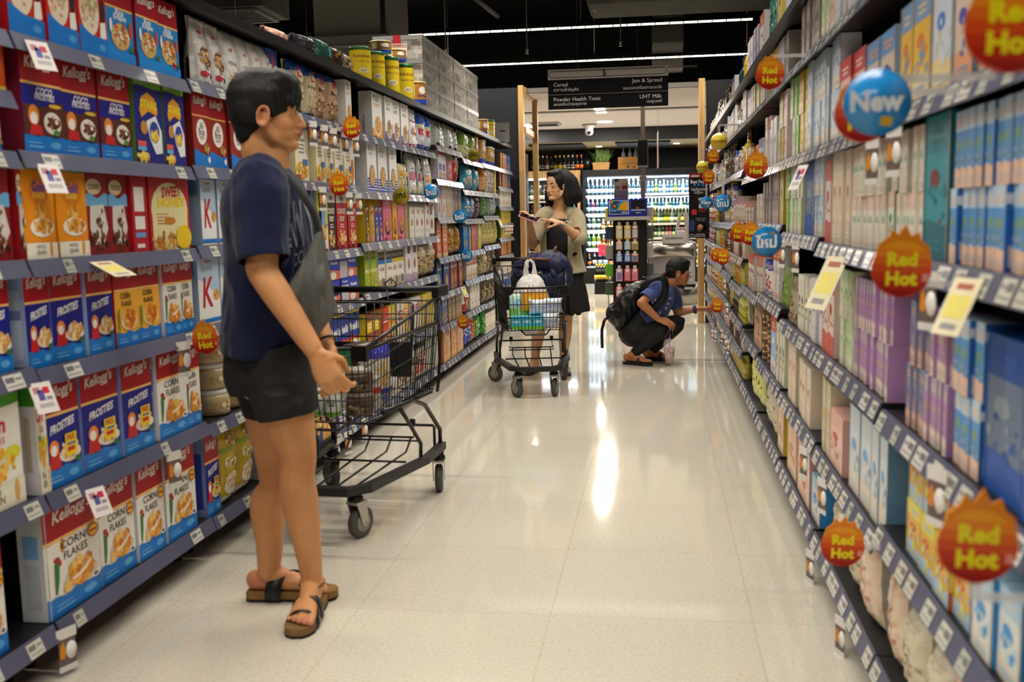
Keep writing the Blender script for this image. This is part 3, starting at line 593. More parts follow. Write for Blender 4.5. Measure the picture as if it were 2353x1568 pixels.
kind('lime', 'granola_box', 'lime green granola box', 'box', .15, .28, .06, 'a9bb2e', lime, side='8fa526')
kind('wheatpk', 'biscuit_box', 'blue and white wheat biscuit box', 'box', .36, .19, .12, '2a3aa8', wheatpk, side='2a3aa8')
kind('darkgranb', 'granola_box', 'white and black granola box, blue band', 'box', .15, .30, .06, 'ece6da', darkgran('3f78c8'), side='e8e2d4')
kind('darkgrany', 'granola_box', 'white and black granola box, yellow band', 'box', .15, .30, .06, 'ece6da', darkgran('d8c01c'), side='e8e2d4')
kind('ovalw', 'muesli_box', 'white muesli box with oval window', 'box', .13, .27, .06, 'e9e4e6', lambda s: (s.r(.3, .72, .8, .98, '6a2a5a'), s.o(.5, .45, .26, .16, 'd0c0d4'), s.o(.5, .45, .18, .12, 'b07a4a'), s.fl(.5, .45, .15, .1, 20, NUT, .1), s.wave(0, .2, .02, 'b89ab0', 1, 0)))
kind('clearnut', 'muesli_bag', 'clear cellophane bag of nut muesli', 'bag', .18, .30, .10, 'c4b48c', clearbag(['8a5a30', 'c8a468', 'e8d8ac', '5a3a20', 'b07a3c', 'a83a34'], 'd4c4a4'))
kind('weetb', 'biscuit_box', 'blue and yellow wheat biscuit box', 'box', .26, .25, .09, 'e8d02c', weetb('e8d02c'), side='e8d02c')
kind('weetw', 'biscuit_box', 'blue and white wheat biscuit box with chocolate', 'box', .20, .25, .09, 'ece8e2', weetb('ece8e2'), side='2038a0')
kind('branbr', 'bran_box', 'brown bran box with yellow flash', 'box', .17, .25, .06, '8a4a24', bran('8c4c26', 'e8c81c'), side='e0c02c')
kind('branrd', 'bran_box', 'orange red bran box', 'box', .16, .25, .06, 'd0401c', bran('d0441c', 'c02c1c'), side='e0b02c')
kind('branyl', 'bran_box', 'yellow bran box', 'box', .15, .25, .06, 'e0c040', bran('e0c444', 'c88a2c'), side='d8b83c')
kind('branwh', 'bran_box', 'white muesli bar box', 'box', .14, .25, .06, 'e2dcd4', bran('e2dcd4', 'a83a44'), side='c8b89c')
kind('yellowside', 'cereal_box', 'yellow cereal box turned side on', 'box', .13, .26, .16, 'dcc22c', lambda s: (s.lines(.5, .8, .6, 8, 'b8a02c', .07, .02)))
kind('agenb', 'muesli_box', 'dark blue muesli box with slanted lettering', 'box', .15, .28, .06, '2c447c', agen('2e4680'), side='24386c')
kind('agenr', 'muesli_box', 'brown red muesli box with slanted lettering', 'box', .14, .28, .06, '8a3c30', agen('8e4034'), side='6c2c24')
kind('branblue', 'muesli_box', 'blue grey muesli box with gold flakes', 'box', .14, .27, .06, '5a6a8c', bran('5c6c90', '3a5aa0'), side='4a5a7c')
kind('brangrey', 'muesli_box', 'brown grey muesli box with gold flakes', 'box', .15, .27, .06, '9a8468', bran('9c866a', '6a5a50'), side='8c2c28')
kind('redpouch', 'muesli_pouch', 'crimson pouch with orange dot', 'pouch', .19, .27, .08, 'a82434', lambda s: (s.r(.0, .3, .3, .95, 'e4dcd4'), s.o(.6, .3, .2, .14, 'd88a3c'), s.fl(.6, .3, .14, .1, 14, FLK, .12)))
kind('threeoval', 'muesli_box', 'white box with maroon ovals', 'box', .14, .27, .06, 'e6e2d8', lambda s: (s.o(.35, .72, .16, .13, '8a3440'), s.o(.35, .72, .1, .08, 'dcd4cc'), s.fl(.5, .25, .36, .16, 14, ['8a5a40', 'c8a080', 'a83a3c'], .12)))
kind('darknut', 'nut_bag', 'dark and clear bag of nuts', 'bag', .15, .25, .08, '6a5a44', clearbag(['8a6a44', 'c8b48a', '3a2a20', 'e0d0ac']))
kind('oatbr', 'bran_box', 'pale orange oat bran box', 'box', .22, .30, .07, 'e6b47a', oatbr, side='cc7434')
kind('greybx', 'oat_box', 'tall grey oat box with dark band', 'box', .18, .32, .10, 'c0bfb6', greybx, side='aeada4')
kind('whitered', 'snack_bag', 'white, red and brown snack packet', 'bag', .12, .20, .05, 'e0d8cc', lambda s: (s.r(.2, .2, .8, .6, 'c02c34'), s.o(.5, .75, .3, .12, 'b0743c'), s.lines(.5, .9, .5, 2, '8a4a34')))
kind('redbar', 'cereal_box', 'red and beige oat bar box', 'box', .17, .28, .06, 'ddd6cc', redbar, side='a81c24')
kind('blueb', 'snack_bag', 'bright blue and white snack bag', 'bag', .18, .24, .09, '2c4cc8', clearbag(['e8e8f0', '3a5ad8', 'c8d0e8']))
kind('orangeb', 'snack_bag', 'orange and white snack bag', 'bag', .18, .24, .09, 'e8743c', clearbag(['f0a060', 'f4e8dc', 'd85a24', '5a9a3c']))
kind('greenb', 'snack_bag', 'bright green snack bag', 'bag', .18, .25, .09, '3ca03c', clearbag(['5cc04c', '2c8a34', 'c8e8b0']))
kind('tub', 'nut_tub', 'clear tub of nuts with lid', 'jar', .16, .10, .16, 'b8a47c', lambda s: s.fl(.5, .35, .4, .2, 30, ['d8c49a', 'a88a5c', 'e8dcc0'], .12), top='d4d4d0')
kind('grainbag', 'oat_bag', 'yellow green oat bag with bowl print', 'bag', .20, .30, .10, 'c8a81c', lambda s: (s.fl(.5, .82, .4, .1, 30, NUT, .12), s.r(0, .68, 1, .74, '8a9a2c'), s.t_('Grand', .5, .55, .7, 'f2ecd0', .1, .02), s.o(.5, .26, .34, .15, 'efe9da'), s.o(.5, .28, .26, .1, 'd8a860'), s.wave(0, .1, .02, 'dcd8c8', 1, 0)))
kind('bluecrk', 'snack_box', 'navy box with orange crackers', 'box', .20, .19, .06, '2a2c7c', blueorange('2a2c7c'))
kind('goldcrk', 'snack_box', 'yellow box with orange crackers', 'box', .18, .19, .06, 'e0a848', blueorange('e6ac50'))
kind('whitecrk', 'snack_box', 'white and purple cracker box', 'box', .18, .18, .06, 'dcd4e0', lambda s: (s.r(0, 0, .4, .5, '4a2c7c'), s.fl(.5, .7, .3, .14, 20, NUT, .14)))
kind('orangecrk', 'cereal_box', 'coral orange box with zigzag top', 'box', .15, .28, .06, 'e0764a', orangecrk, side='b85a34')
kind('goldbag', 'snack_bag', 'shiny gold snack bag', 'bag', .24, .26, .12, 'b8862c', clearbag(['d8a840', 'a8701c', 'f0d080', '8a5418', 'b04a24']))
kind('bookblue', 'snack_box', 'slim blue packet', 'gable', .10, .26, .05, '2c6cb8', tallsl('2c6cb8', '4a8ad0'))
kind('bookteal', 'snack_box', 'slim teal packet', 'gable', .10, .26, .05, '4aa8a8', tallsl('4aa8a8', '6cc4c0'))
kind('bookred', 'snack_box', 'slim orange red packet', 'gable', .10, .26, .05, 'd8482c', tallsl('d8482c', 'e8744c'))
kind('bookpurple', 'snack_box', 'slim purple packet', 'gable', .10, .26, .05, '7a4c9c', tallsl('7a4c9c', '9a70b8'))
kind('bookyellow', 'snack_box', 'slim yellow packet', 'gable', .11, .26, .05, 'd0b42c', tallsl('d0b42c', 'e0cc60'))
kind('clearyel', 'snack_bag', 'clear bag of yellow crisps', 'bag', .16, .27, .09, 'c8ba6c', clearbag(['d8c870', 'b8a448', 'e8e0a8', 'b8883c']))
kind('can_q', 'oat_canister', 'brown and blue oat canister', 'can', .13, .22, .13, 'b07a34', quaker, top='d8b87c', side='2a4ac0')
kind('can_r', 'oat_canister', 'brown and red oat canister', 'can', .13, .24, .13, 'b07a3c', canist('b0763a', 'c83a2c'), top='c89a50', side='b83224')
kind('can_b', 'oat_canister', 'tan and blue oat canister', 'can', .13, .24, .13, 'c09a5c', canist('c0985a', '2a4cc0'), top='c8a05c', side='2444b0')
kind('can_w', 'oat_canister', 'blue yellow canister with white lid', 'can', .11, .19, .11, 'c8a84c', canist('c8a040', '2a4ab0'), top='cfd2cc', side='2444b0')
kind('can_f', 'oat_canister', 'yellow oats canister with green lid', 'can', .125, .235, .125, 'e7cc2e', flah, top='2c6e3c', side='caa824')
kind('graybox', 'gift_box', 'pale grey carton with brown motif', 'box', .20, .22, .14, 'a9aaa6', lambda s: (s.o(.62, .55, .16, .05, '6a3a30'), s.lines(.5, .25, .4, 2, '8a8a88')))
# shop-worn generic cartons for the milk side: three bands of colour and a blurred printed panel
def gen(name, desc, w, h, d, a, b_, c, acc, typ='box', m=None, cat=None, key=None, side=None, top=None, sb=None):
 def f(s):
  s.r(0, 0, 1, 1, b_); s.r(0, .74, 1, 1, a); s.wave(0, .26, .02, c, 1, 0); s.o(.42, .56, .2, .07, acc); s.lines(.5, .86, .6, 2, c, .06, .03); s.fl(.5, .4, .42, .16, 12, [acc, a, c], .15); s.lines(.5, .12, .6, 2, a, .05, .02); s.r(0, 0, .035, 1, side or a); s.r(.965, 0, 1, 1, '9a948c')
 kind(key, name, desc, typ, w, h, d, b_, f, side=side or b_, top=top or a, m=m, cat=cat, sb=sb)
def gen2(key, name, desc, w, h, a, b_, c, acc, typ='box', d=.06, **k): gen(name, desc, w, h, d, a, b_, c, acc, typ, key=key, **k)
gen2('m_bluepeach', 'milk_carton', 'slim blue and peach milk carton', .045, .135, 'bcd4ea', '5a9ad8', 'ecc4a8', '8aa84c', side='2a6ac0', sb=[(.42,.72,.15,.85,'1c2c50'),(.05,.3,.1,.9,'d8d8d0'),(.78,.9,0,1,'d8e0ea'),(.1,.18,.3,.7,'2a78d0')])
gen2('m_white', 'milk_carton', 'slim white and green milk carton', .045, .135, 'e8c8b8', 'e6e2d4', 'ded8c8', '8ab8a0')
gen2('m_purple', 'milk_carton', 'slim lilac soy milk carton', .042, .135, 'b8a8bc', 'b88ac0', 'e6d6c4', 'c8b070')
gen2('m_blueor', 'milk_carton', 'slim blue and grey milk carton', .042, .135, '7a88a4', '8a84a0', 'd8a890', '4a5aa8')
gen2('m_greenw', 'milk_carton', 'pale green and white milk carton', .06, .14, 'c4dcb4', 'd8e0c0', 'e0d8c8', '8ac080')
gen2('m_bluew', 'milk_carton', 'pale blue and white milk carton', .06, .14, 'a8c4e0', 'c8d4e0', 'e0d0bc', '6a94cc')
gen2('m_green', 'milk_carton', 'leaf green milk carton', .06, .14, 'a8c88c', 'a8d088', 'd8d8b8', '5a9a50')
gen2('m_pink', 'milk_carton', 'pink and white milk carton', .06, .14, 'e4b0c4', 'e8c8d0', 'd8cca8', 'c04a8a')
gen2('m_olive', 'milk_carton', 'olive and cream milk carton', .07, .15, 'a8a06c', 'c8b870', 'd8ccb4', '8a8448')
gen2('m_yellow', 'milk_carton', 'golden cream milk carton', .08, .17, 'd8b448', 'e4cc90', 'e0d0a4', 'c8a030', side='c8a014')
gen2('m_grey', 'milk_carton', 'grey brown tall milk carton', .06, .20, 'a8a09c', '9a9088', 'b8a8a4', '4a3438')
gen2('m_cream', 'milk_carton', 'cream and blue tall milk carton', .09, .21, 'e8e4d4', 'e0dcc4', 'd8d4c4', '4a5a7c')
gen2('m_creamp', 'milk_carton', 'cream and peach tall milk carton', .08, .21, 'ecdcc8', 'e8d4bc', 'd8c8b4', 'b88a6c')
gen2('b_dark', 'milk_box', 'large dark blue milk box', .11, .26, '1c50a0', '6a7c98', '2458b0', '8a98a8', side='1450a0', top='1c58b0', d=.2, sb=[(v+a, v+b, y+c, y+e_, col) for v in (0, .5) for y in (0, .5) for a, b, c, e_, col in ((.03, .2, .08, .42, 'b8c0b0'), (.06, .12, .12, .36, '1c5cb8'), (.24, .38, .12, .38, '3c4450'), (.40, .43, .05, .45, 'c8d0d8'), (.46, .49, .1, .2, 'c86a4c'))])
gen2('b_blue', 'milk_box', 'big light blue and white milk box', .13, .17, 'c8d8e4', 'd4dce4', 'e0d4c8', '7aa8d8', side='6a94b4', top='7aa4c4', d=.2)
gen2('b_peach', 'milk_box', 'peach and white milk box', .12, .15, 'e8c0a4', 'e8c8b4', 'e0d0c4', 'd88a6c', d=.16)
gen2('b_pink', 'milk_box', 'pink and red formula box', .14, .22, 'c8404c', 'e4b4b0', 'e8ccc0', 'd85a50', side='a83440', d=.16)
gen2('b_formy', 'milk_box', 'yellow and blue formula box', .14, .22, '7a9cc8', 'e0b444', 'dcc8a0', 'd8843c', side='c89a30', d=.16)
gen2('b_formb', 'milk_box', 'blue and orange formula box', .13, .21, '6a98d0', 'd4c0b0', 'dc9a70', '3c4ca0', side='8aa4c4', d=.16)
gen2('b_formw', 'milk_box', 'white and blue formula box', .14, .24, 'd8dce0', 'c8d0dc', 'e0c890', '4a7ac8', side='9aa4b4', d=.16)
gen2('b_white', 'milk_box', 'white boxed drink with small print', .08, .22, 'e0e0e0', 'd8d6da', 'd0ccd0', '8a8ab0', side='c8c4cc', d=.12)
gen2('b_lilac', 'milk_box', 'lilac grey boxed drink', .09, .23, 'b8b0c4', 'bcb4c0', 'c4b8bc', '6a5a98', side='b0a8bc', d=.12)
gen2('b_orangecap', 'milk_box', 'white carton with orange cap', .07, .25, 'c8502c', 'dcd8d4', 'd4ccc8', 'a8b0c0', d=.08)
gen2('b_yellow', 'milk_box', 'yellow malt drink box', .09, .24, 'd8c03c', 'd8c47c', 'c8b88c', '6a8a3c', side='c8a82c', d=.1)
gen2('b_multi', 'noodle_pack', 'yellow, red and blue multipack', .13, .12, 'e8d84c', 'e0b04c', 'a8c4e0', 'd04a34', side='ecd460', d=.16, sb=[(.0,.3,0,1,'d04a34'),(.6,.8,0,1,'8ab4e0')])
gen2('b_teal', 'milk_box', 'tall teal display with chocolate print', .10, .28, '2a8494', '3a94a4', '2a6c7c', '7a3c38', side='1c6a78', d=.12)
gen2('b_whgr', 'milk_box', 'white and green shrink wrapped cartons', .16, .17, 'e4b8a4', 'd8dccc', 'e0dcd0', '2c8a5c', side='2c8a5c', d=.14)
gen2('b_brown', 'drink_tub', 'brown chocolate drink tub', .11, .15, 'c8a064', '5a3c30', '4a3028', 'c8a070', 'can', d=.11)
gen2('b_tray', 'drink_tray', 'shrink wrapped pinkish brown tray', .11, .30, '8a7c60', 'b88c74', 'c89878', '6a5a50', side='3a302c', d=.2)
gen2('b_oran', 'milk_box', 'pale blue box with orange top', .08, .27, 'd8602c', '9ab8e0', 'd8d4e0', 'e8e8f0', side='5a5a7c', d=.12)
gen2('b_red', 'milk_box', 'white box with red band', .09, .26, 'd86c64', 'e0d0c4', 'd05a50', 'c04040', side='d8bcb4', d=.1)
gen2('b_peachbag', 'milk_bag', 'large peach and white milk bag', .17, .25, 'e8c4ac', 'ecd4bc', 'e0c8b0', 'c88a70', 'bag', d=.10)
gen2('b_marble', 'milk_bag', 'cream marbled multipack', .14, .20, 'e0d8c4', 'dcd0b4', 'd4c4a4', 'a89478', 'bag', d=.12)
gen2('b_stripe', 'milk_box', 'cream box with gold stripes', .08, .18, 'e0d0a4', 'dcd2b8', 'd4c8ac', 'd8a020', d=.14)
gen2('b_pinkb', 'milk_box', 'pale pink multipack', .16, .17, 'e8b4a8', 'ecc4b4', 'e0c0b0', 'c8484c', side='e0a8a0', d=.16)
gen2('b_skyb', 'milk_box', 'pale blue and white multipack', .15, .15, 'a8d0ec', 'd8e0e4', 'e0d8cc', '3c94d8', side='3c94d8', d=.16)
gen2('b_yelpk', 'milk_box', 'peach multipack with yellow end', .14, .20, 'e8c0a4', 'e4bca4', 'e0c8a4', 'c88a5c', side='d8b840', d=.2)
gen2('g_olive', 'drink_pouch', 'olive green drink powder pouch', .15, .17, '6a8038', '6f8a3a', '8a9a58', '3a4a24', 'pouch', d=.06)
gen2('g_brown', 'drink_pouch', 'brown and tan drink powder pouch', .15, .18, '8a7a50', 'a89c84', '6a5428', '5a4018', 'pouch', d=.06)
gen2('y_bag', 'snack_bag', 'pale yellow green oat drink bag', .12, .26, 'd8d878', 'dcdc88', 'e0dca8', '7a5a34', 'bag', d=.09)
gen2('w_bag', 'snack_bag', 'white and brown drink bag', .13, .24, 'd4ccb8', 'd0c8b0', 'c0b494', '7a5a44', 'bag', d=.09)
gen2('y_bottle', 'choco_bottle', 'tall yellow chocolate bottle, brown cap', .09, .27, '5a3424', 'e8c81c', 'd8b414', '5a3a18', 'bottle', d=.09)
gen2('j_nut', 'spread_jar', 'hazelnut spread jar with white lid', .09, .11, 'e8e4de', '6a3828', '5a3024', 'e0dcd4', 'jar', d=.09, top='e6e2dc')
gen2('j_brown', 'spread_jar', 'dark brown spread jar', .08, .12, '5a3830', '4a2c24', '3c241c', 'd8ccb8', 'jar', d=.08, top='8a8078')
gen2('j_red', 'spread_jar', 'red jam jar with pale lid', .075, .12, 'd8d0c4', '8c2c28', '6a201c', 'e6dcc8', 'jar', d=.075, top='d0c8bc')
gen2('j_yel', 'spread_jar', 'golden honey jar with yellow lid', .075, .13, 'e0b43c', 'b8842c', 'a8701c', 'e8dc9c', 'jar', d=.075, top='d8b82c')
gen2('j_white', 'spread_jar', 'white jar with dark blue lid', .075, .13, '2c3c9c', 'd8d0c8', 'b0a498', '6a4438', 'jar', d=.075, top='2a38a0')
gen2('s_bottle', 'sauce_bottle', 'dark sauce bottle with pale label', .065, .22, '3a2a20', '2c211c', '1f1814', 'd8cfba', 'bottle', d=.065, top='8a7a4c')
gen2('s_bottley', 'sauce_bottle', 'yellow green sauce bottle', .065, .21, 'c8b83c', 'a8982c', '8a8424', 'e8e4b0', 'bottle', d=.065, top='4a7a34')
gen2('s_bottlet', 'sauce_bottle', 'dark teal bottle', .07, .24, '1c3c44', '14323a', '0e242c', '7ab4cc', 'bottle', d=.07, top='1c2c34')
gen2('x_box1', 'spice_box', 'small white and red box', .06, .14, 'c8503c', 'dcd4c8', 'b8a890', '5a3a30', d=.1)
gen2('x_box2', 'spice_box', 'small blue and cream box', .06, .15, '3a5cb0', 'd8ccb4', 'c8b070', '8a3a34', d=.1)
gen2('x_box3', 'spice_box', 'small green and yellow box', .06, .15, '3a8a44', 'd0c058', '7aa048', 'e8e4c8', d=.1)
gen2('x_box4', 'spice_box', 'small orange box', .06, .15, 'd87828', 'dc9c50', 'b8541c', 'f0e8d4', d=.1)
gen2('x_box5', 'spice_box', 'small beige box with violet top', .055, .17, '4a3c90', 'd8d0d4', 'b8b0c0', '5a8ad0', d=.1)
gen2('x_box6', 'spice_box', 'small cream and pink box', .055, .17, 'dccfc0', 'e0d4c4', 'c8a098', 'b06a5c', d=.1)
gen2('x_can', 'drink_tub', 'white tub with blue lid', .10, .17, '2c3ca8', 'dcd4cc', 'c8b8b0', 'd04a44', 'can', d=.10, top='2436a0')
gen2('x_cang', 'drink_tub', 'green and teal tub', .08, .19, '2c6c5c', '3a8c7c', '2c5c54', 'c8d8cc', 'can', d=.08, top='2a7a5c')
# ------------------------------------------------------------------ gondolas
ORD = ['first','second','third','fourth','fifth','sixth','seventh','eighth','ninth','tenth','eleventh','twelfth','thirteenth','fourteenth','fifteenth','sixteenth','seventeenth','eighteenth','nineteenth','twentieth']
BAYS = {'L': [(1.40,2.38,[1.665,1.515,1.365,1.09,.81,.465,.105]), (2.38,3.35,[1.667,1.37,1.088,.80,.462,.105]), (3.35,4.33,[1.675,1.378,1.095,.805,.445,.10]),
    (4.33,5.34,[1.667,1.36,1.025,.75,.44,.095]), (5.34,7.29,[1.650,1.335,1.046,.765,.395,.08]), (7.29,8.30,[1.713,1.465,1.18,.88,.608,.36,.07]),
    (8.30,9.27,[1.672,1.41,1.165,.885,.64,.365,.07]), (9.27,10.2,[1.682,1.41,1.19,.905,.63,.356,.065]), (10.2,11.2,[1.68,1.487,1.288,1.11,.96,.77,.57,.36,.07])],
  'R': [(.45,1.42,[1.72,1.39,1.068,.714,.46,.105]), (1.42,2.40,[1.72,1.395,1.075,.712,.435,.105]), (2.40,3.37,[1.72,1.385,1.075,.725,.40,.105]),
    (3.37,4.35,[1.725,1.387,1.09,.725,.41,.11]), (4.35,5.32,[1.722,1.386,1.12,.765,.42,.12]), (5.32,6.30,[1.72,1.384,1.10,.73,.445,.13]),
    (6.30,7.30,[1.72,1.436,1.11,.89,.70,.48,.31,.13]), (7.30,8.30,[1.72,1.432,1.10,.89,.72,.51,.31,.13]), (8.30,9.30,[1.72,1.43,1.095,.89,.735,.51,.31,.14]),
    (9.30,10.3,[1.72,1.43,1.09,.887,.74,.506,.31,.15]), (10.3,11.2,[1.72,1.43,1.09,.887,.74,.506,.31,.15])]}
XL = {'L': -1.60, 'R': 0.50}; SG = {'L': -1, 'R': 1}
SIDE = {'L': 'cereal', 'R': 'milk'}
LIPH = 0.046
def wx(side, q): return XL[side] + SG[side]*q
def rel(o, root):
 o.parent = root; o.matrix_parent_inverse = Matrix.Translation(-Vector(root.location)); return o
def sbox(side, q0, q1, y0, y1, z0, z1, p, col='808080'):
 a, b = sorted((wx(side, q0), wx(side, q1))); p.box((a, y0, z0), (b, y1, z1), col)
def _label_mesh(side, k):
 p = PB(); s = SG[side]
 A = Vector((0, 0, 0)); up = Vector((s*.018, 0, LIPH)).normalized(); yv = Vector((0, 1, 0)); nrm = Vector((-s*LIPH, 0, .018)).normalized()
 def q(u0, v0, u1, v1, e, col):
  P = [yv*u0+up*v0+nrm*e, yv*u1+up*v0+nrm*e, yv*u1+up*v1+nrm*e, yv*u0+up*v1+nrm*e]
  if s > 0: P.reverse()
  p.add(P, [(0,1,2,3)], col)
 W = (.062, .046, .075)[k]; q(-W/2, .003, W/2, .043, .0012, ('c9cbbd', 'b9bdb2', 'd6d2cc')[k])
 q(-W/2+.005, .022, .002, .036, .0016, '77777a'); q(.006, .026, W/2-.004, .032, .0016, '8c8c90'); q(-W/2+.005, .010, W/2-.006, .014, .0016, '98989a')
 return p.mesh('price_label', GLOSS)
LABM = {s: [_label_mesh(s, k) for k in range(3)] for s in 'LR'}
RNG = random.Random(11)
def build_bay(side, i):
 y0, y1, lips = BAYS[side][i]; m = 3
 root = empty('shelving_unit', (wx(side, .25), (y0+y1)/2, 0), label=f"black shop shelving unit with grey price rails, {ORD[i]} bay of the {SIDE[side]} side", cat='shelving unit', group=f'{SIDE[side]} side shelving')
 p = PB(); sbox(side, .52, .55, y0+.001, y1-.001, .06, 2.02, p, '0b0b0c'); rel(link('back_panel', p.mesh('back_panel', DARK)), root)
 for yy in ((y0+.012,) if y1 < 11 else (y0+.012, y1-.012)):
  p = PB(); sbox(side, .46, .52, yy-.011, yy+.011, .0, 1.965, p, '0b0b0c')
  for k in range(26): sbox(side, .455, .4601, yy-.006, yy+.006, .2+k*.07, .23+k*.07, p, '000000')
  rel(link('upright', p.mesh('upright', BLACK)), root)
 for k, z in enumerate(lips):
  zs = z + LIPH - .002; p = PB(); sbox(side, .02, .50, y0+.004, y1-.004, zs-.022, zs, p, '1b1b1e')
  sh = rel(link('shelf', p.mesh('shelf', DARK)), root)
  p = PB(); X0, X1 = wx(side, 0), wx(side, .018); t = SG[side]*.004
  V = []
  for yy in (y0+.006, y1-.006): V += [(X0, yy, z), (X1, yy, z+LIPH), (X1+t, yy, z+LIPH), (X0+t, yy, z)]
  F = [(0,1,5,4), (1,2,6,5), (2,3,7,6), (3,0,4,7), (0,3,2,1), (4,5,6,7)]
  if side == 'R': F = [f[::-1] for f in F]
  p.add(V, F, '62627c'); r = link('price_rail', p.mesh('price_rail', RAIL)); r.parent = sh
  n = 5 if (side == 'L' and y0 < 5) else 9
  if y0 > 7: n = 7
  if side == 'L' and i in (1,): n = 2
  if side == 'R' and y0 < 3: n = 9
  for j in range(n):
   yy = y0 + (j+.5+RNG.uniform(-.3, .3))*(y1-y0)/n
   yy = min(max(yy, y0+.04), y1-.04); l = link('price_label', LABM[side][RNG.choice((0, 0, 1, 2))], sh, (X0, yy, z))
 p = PB(); sbox(side, .0, .56, y0+.001, y1-.001, 1.975, 2.0, p, '0b0b0c'); sbox(side, -.002, .02, y0+.001, y1-.001, 1.968, 2.004, p, '0b0b0c'); rel(link('top_shelf', p.mesh('top_shelf', BLACK)), root)
 for yy in (y0+.05, y1-.05):
  p = PB(); sbox(side, .10, .48, yy-.02, yy+.02, .03, .085, p, '0b0b0c'); p.lathe([(.018, 0), (.018, .008), (.008, .01), (.008, .035)], 10, '0b0b0c', M=Matrix.Translation((wx(side, .14), yy, 0)))
  rel(link('foot', p.mesh('foot', BLACK)), root)
 return root
for s_ in 'LR':
 for i_ in range(len(BAYS[s_])): build_bay(s_, i_)
_CNT = {}
SHN = ['top','second','third','fourth','fifth','sixth','seventh','eighth','ninth']
def shelfname(side, bi, k):
 n = len(BAYS[side][bi][2])
 if k == -1: return 'overhead'
 if k == n-1: return 'lowest'
 return SHN[k]
def bay_at(side, y):
 for i, b in enumerate(BAYS[side]):
  if b[0] <= y < b[1]: return i
 return 0 if y < BAYS[side][0][0] else len(BAYS[side])-1
def put(key, side, y, zs, width, k, q=.03, hs=1.0, layer=0, dy=0.0, bi=None, ds=1.0):
 K = KINDS[key]; me = kmesh(key); bi = bay_at(side, y) if bi is None else bi
 o = bpy.data.objects.new(K['name'], me); COL.objects.link(o)
 o.location = (wx(side, q), y, zs + layer*K['h']*hs + .0008*(layer+1)); o.rotation_euler = (0, 0, (math.pi/2 if side == 'L' else -math.pi/2) + dy)
 o.scale = (max(.2, (width-.003)/K['w']), ds, hs)
 kk = (key, side, bi, k); c = _CNT.get(kk, 0); _CNT[kk] = c+1
 where = f"{shelfname(side, bi, k)} shelf, {ORD[bi]} {SIDE[side]} bay"
 o['label'] = f"{K['desc']}, {ORD[c] if c < 20 else ('one more')} on {where}" if c < 20 else f"{K['desc']}, beyond the twentieth on {where}"
 o['category'] = K['cat']; o['group'] = f"{K['desc']} on the {where}"
 return o
def fill(side, bi, k, spec):
 """spec: 'key px0 px1 [n] [hs=] [st=] [q=]; ...' measured along the shelf"""
 lips = BAYS[side][bi][2]; zs = 2.0 if k == -1 else lips[k] + LIPH - .002
 for it in spec.split(';'):
  a = it.split()
  if not a: continue
  key, p0, p1 = a[0], float(a[1]), float(a[2]); n = int(a[3]) if len(a) > 3 and '=' not in a[3] else 1
  op = dict(x.split('=') for x in a[3:] if '=' in x); q = float(op.get('q', .03)); st = int(op.get('st', 1)); hs = float(op.get('hs', 1))
  Y0, Y1 = sorted((yof(p0, wx(side, q), zs), yof(p1, wx(side, q), zs))); bj = bi
  if side == 'R' and bi < 6 or k == -1: bj = bay_at(side, (Y0+Y1)/2)
  z2 = zs if k == -1 else BAYS[side][bj][2][k] + LIPH - .002
  Y0, Y1 = sorted((yof(p0, wx(side, q), z2), yof(p1, wx(side, q), z2)))
  b0, b1 = BAYS[side][bj][:2]; W0 = Y1-Y0
  if k >= 0 and Y0 < b0+.004: Y0 = b0+.004; Y1 = max(Y1, Y0+.6*W0)
  if k >= 0 and Y1 > b1-.004: Y1 = b1-.004; Y0 = min(Y0, Y1-.6*W0)
  wd = (Y1-Y0)/n
  K = KINDS[key]
  lp = BAYS[side][bj][2]; nxt = 2.6 if k == -1 else (lp[k-1] - .024 + LIPH if k > 0 else 1.965)
  room = nxt - z2 - .004
  if K['h']*hs*st > room: hs = room/(K['h']*st)
  for j in range(n):
   for L_ in range(st):
    qq = q + RNG.uniform(0, .012)
    put(key, side, Y0+wd*(j+.5), z2, wd, k, qq, hs, L_, 0 if K['typ'] not in ('bag', 'pouch') else RNG.uniform(-.05, .05), bi=bj)
# ---- cereal side
L = lambda b, k, s: fill('L', b, k, s)
L(0,0,'whitepouch -50 24'); L(0,1,'smallorange -40 46 hs=.6'); L(0,2,'corn 0 46 hs=.45 q=.05; corn -46 -2 hs=.45 q=.05'); L(0,3,'cookie -40 37 hs=.9'); L(0,4,'frost -45 36'); L(0,5,'cornnes -60 66'); L(0,6,'corn_badge -60 30')
L(1,0,'redbowl 28 112; redbowl 113 184; redbowl 185 251; bluebowl 254 317; bluebowl 319 371; bluebowl 372 424; muesli 427 462 hs=.93')
L(2,0,'muesli 463 500 hs=.95; muesli 501 530; whitepouch 531 566; whitepouch 567 592; whitepouch 593 617; whitepouch 618 642; oatbox 643 682 q=.06')
L(3,0,'oatbag 684 712 q=.04; oatbag 713 736 q=.05; nutbag 737 760 q=.05; nutbag 761 786 q=.05; bowl_orange 826 846')
L(4,0,'bowl_orange 861 884; bowl_purple 887 904; bowl_purple 906 923; bowl_purple 925 942; brownie 945 965; redblue 967 984; redblue 985 999')
L(5,0,'greyp 1005 1029; greyp 1031 1046; greyp 1047 1060'); L(6,0,'greenbag 1066 1084; greenbag 1085 1096; can_r 1098 1111')
L(7,0,'can_b 1112 1124; can_w 1127 1137; can_w 1138 1147'); L(8,0,'barbox 1151 1165 3; barbox2 1166 1178 3')
L(1,1,'choco 58 152; choco 155 238; choco 241 313; stars 317 381; stars 384 446')
L(2,1,'allbran 448 488; allbran 490 530; allbran 532 570; pinkg 573 606 hs=.8; clearnoodle 640 676')
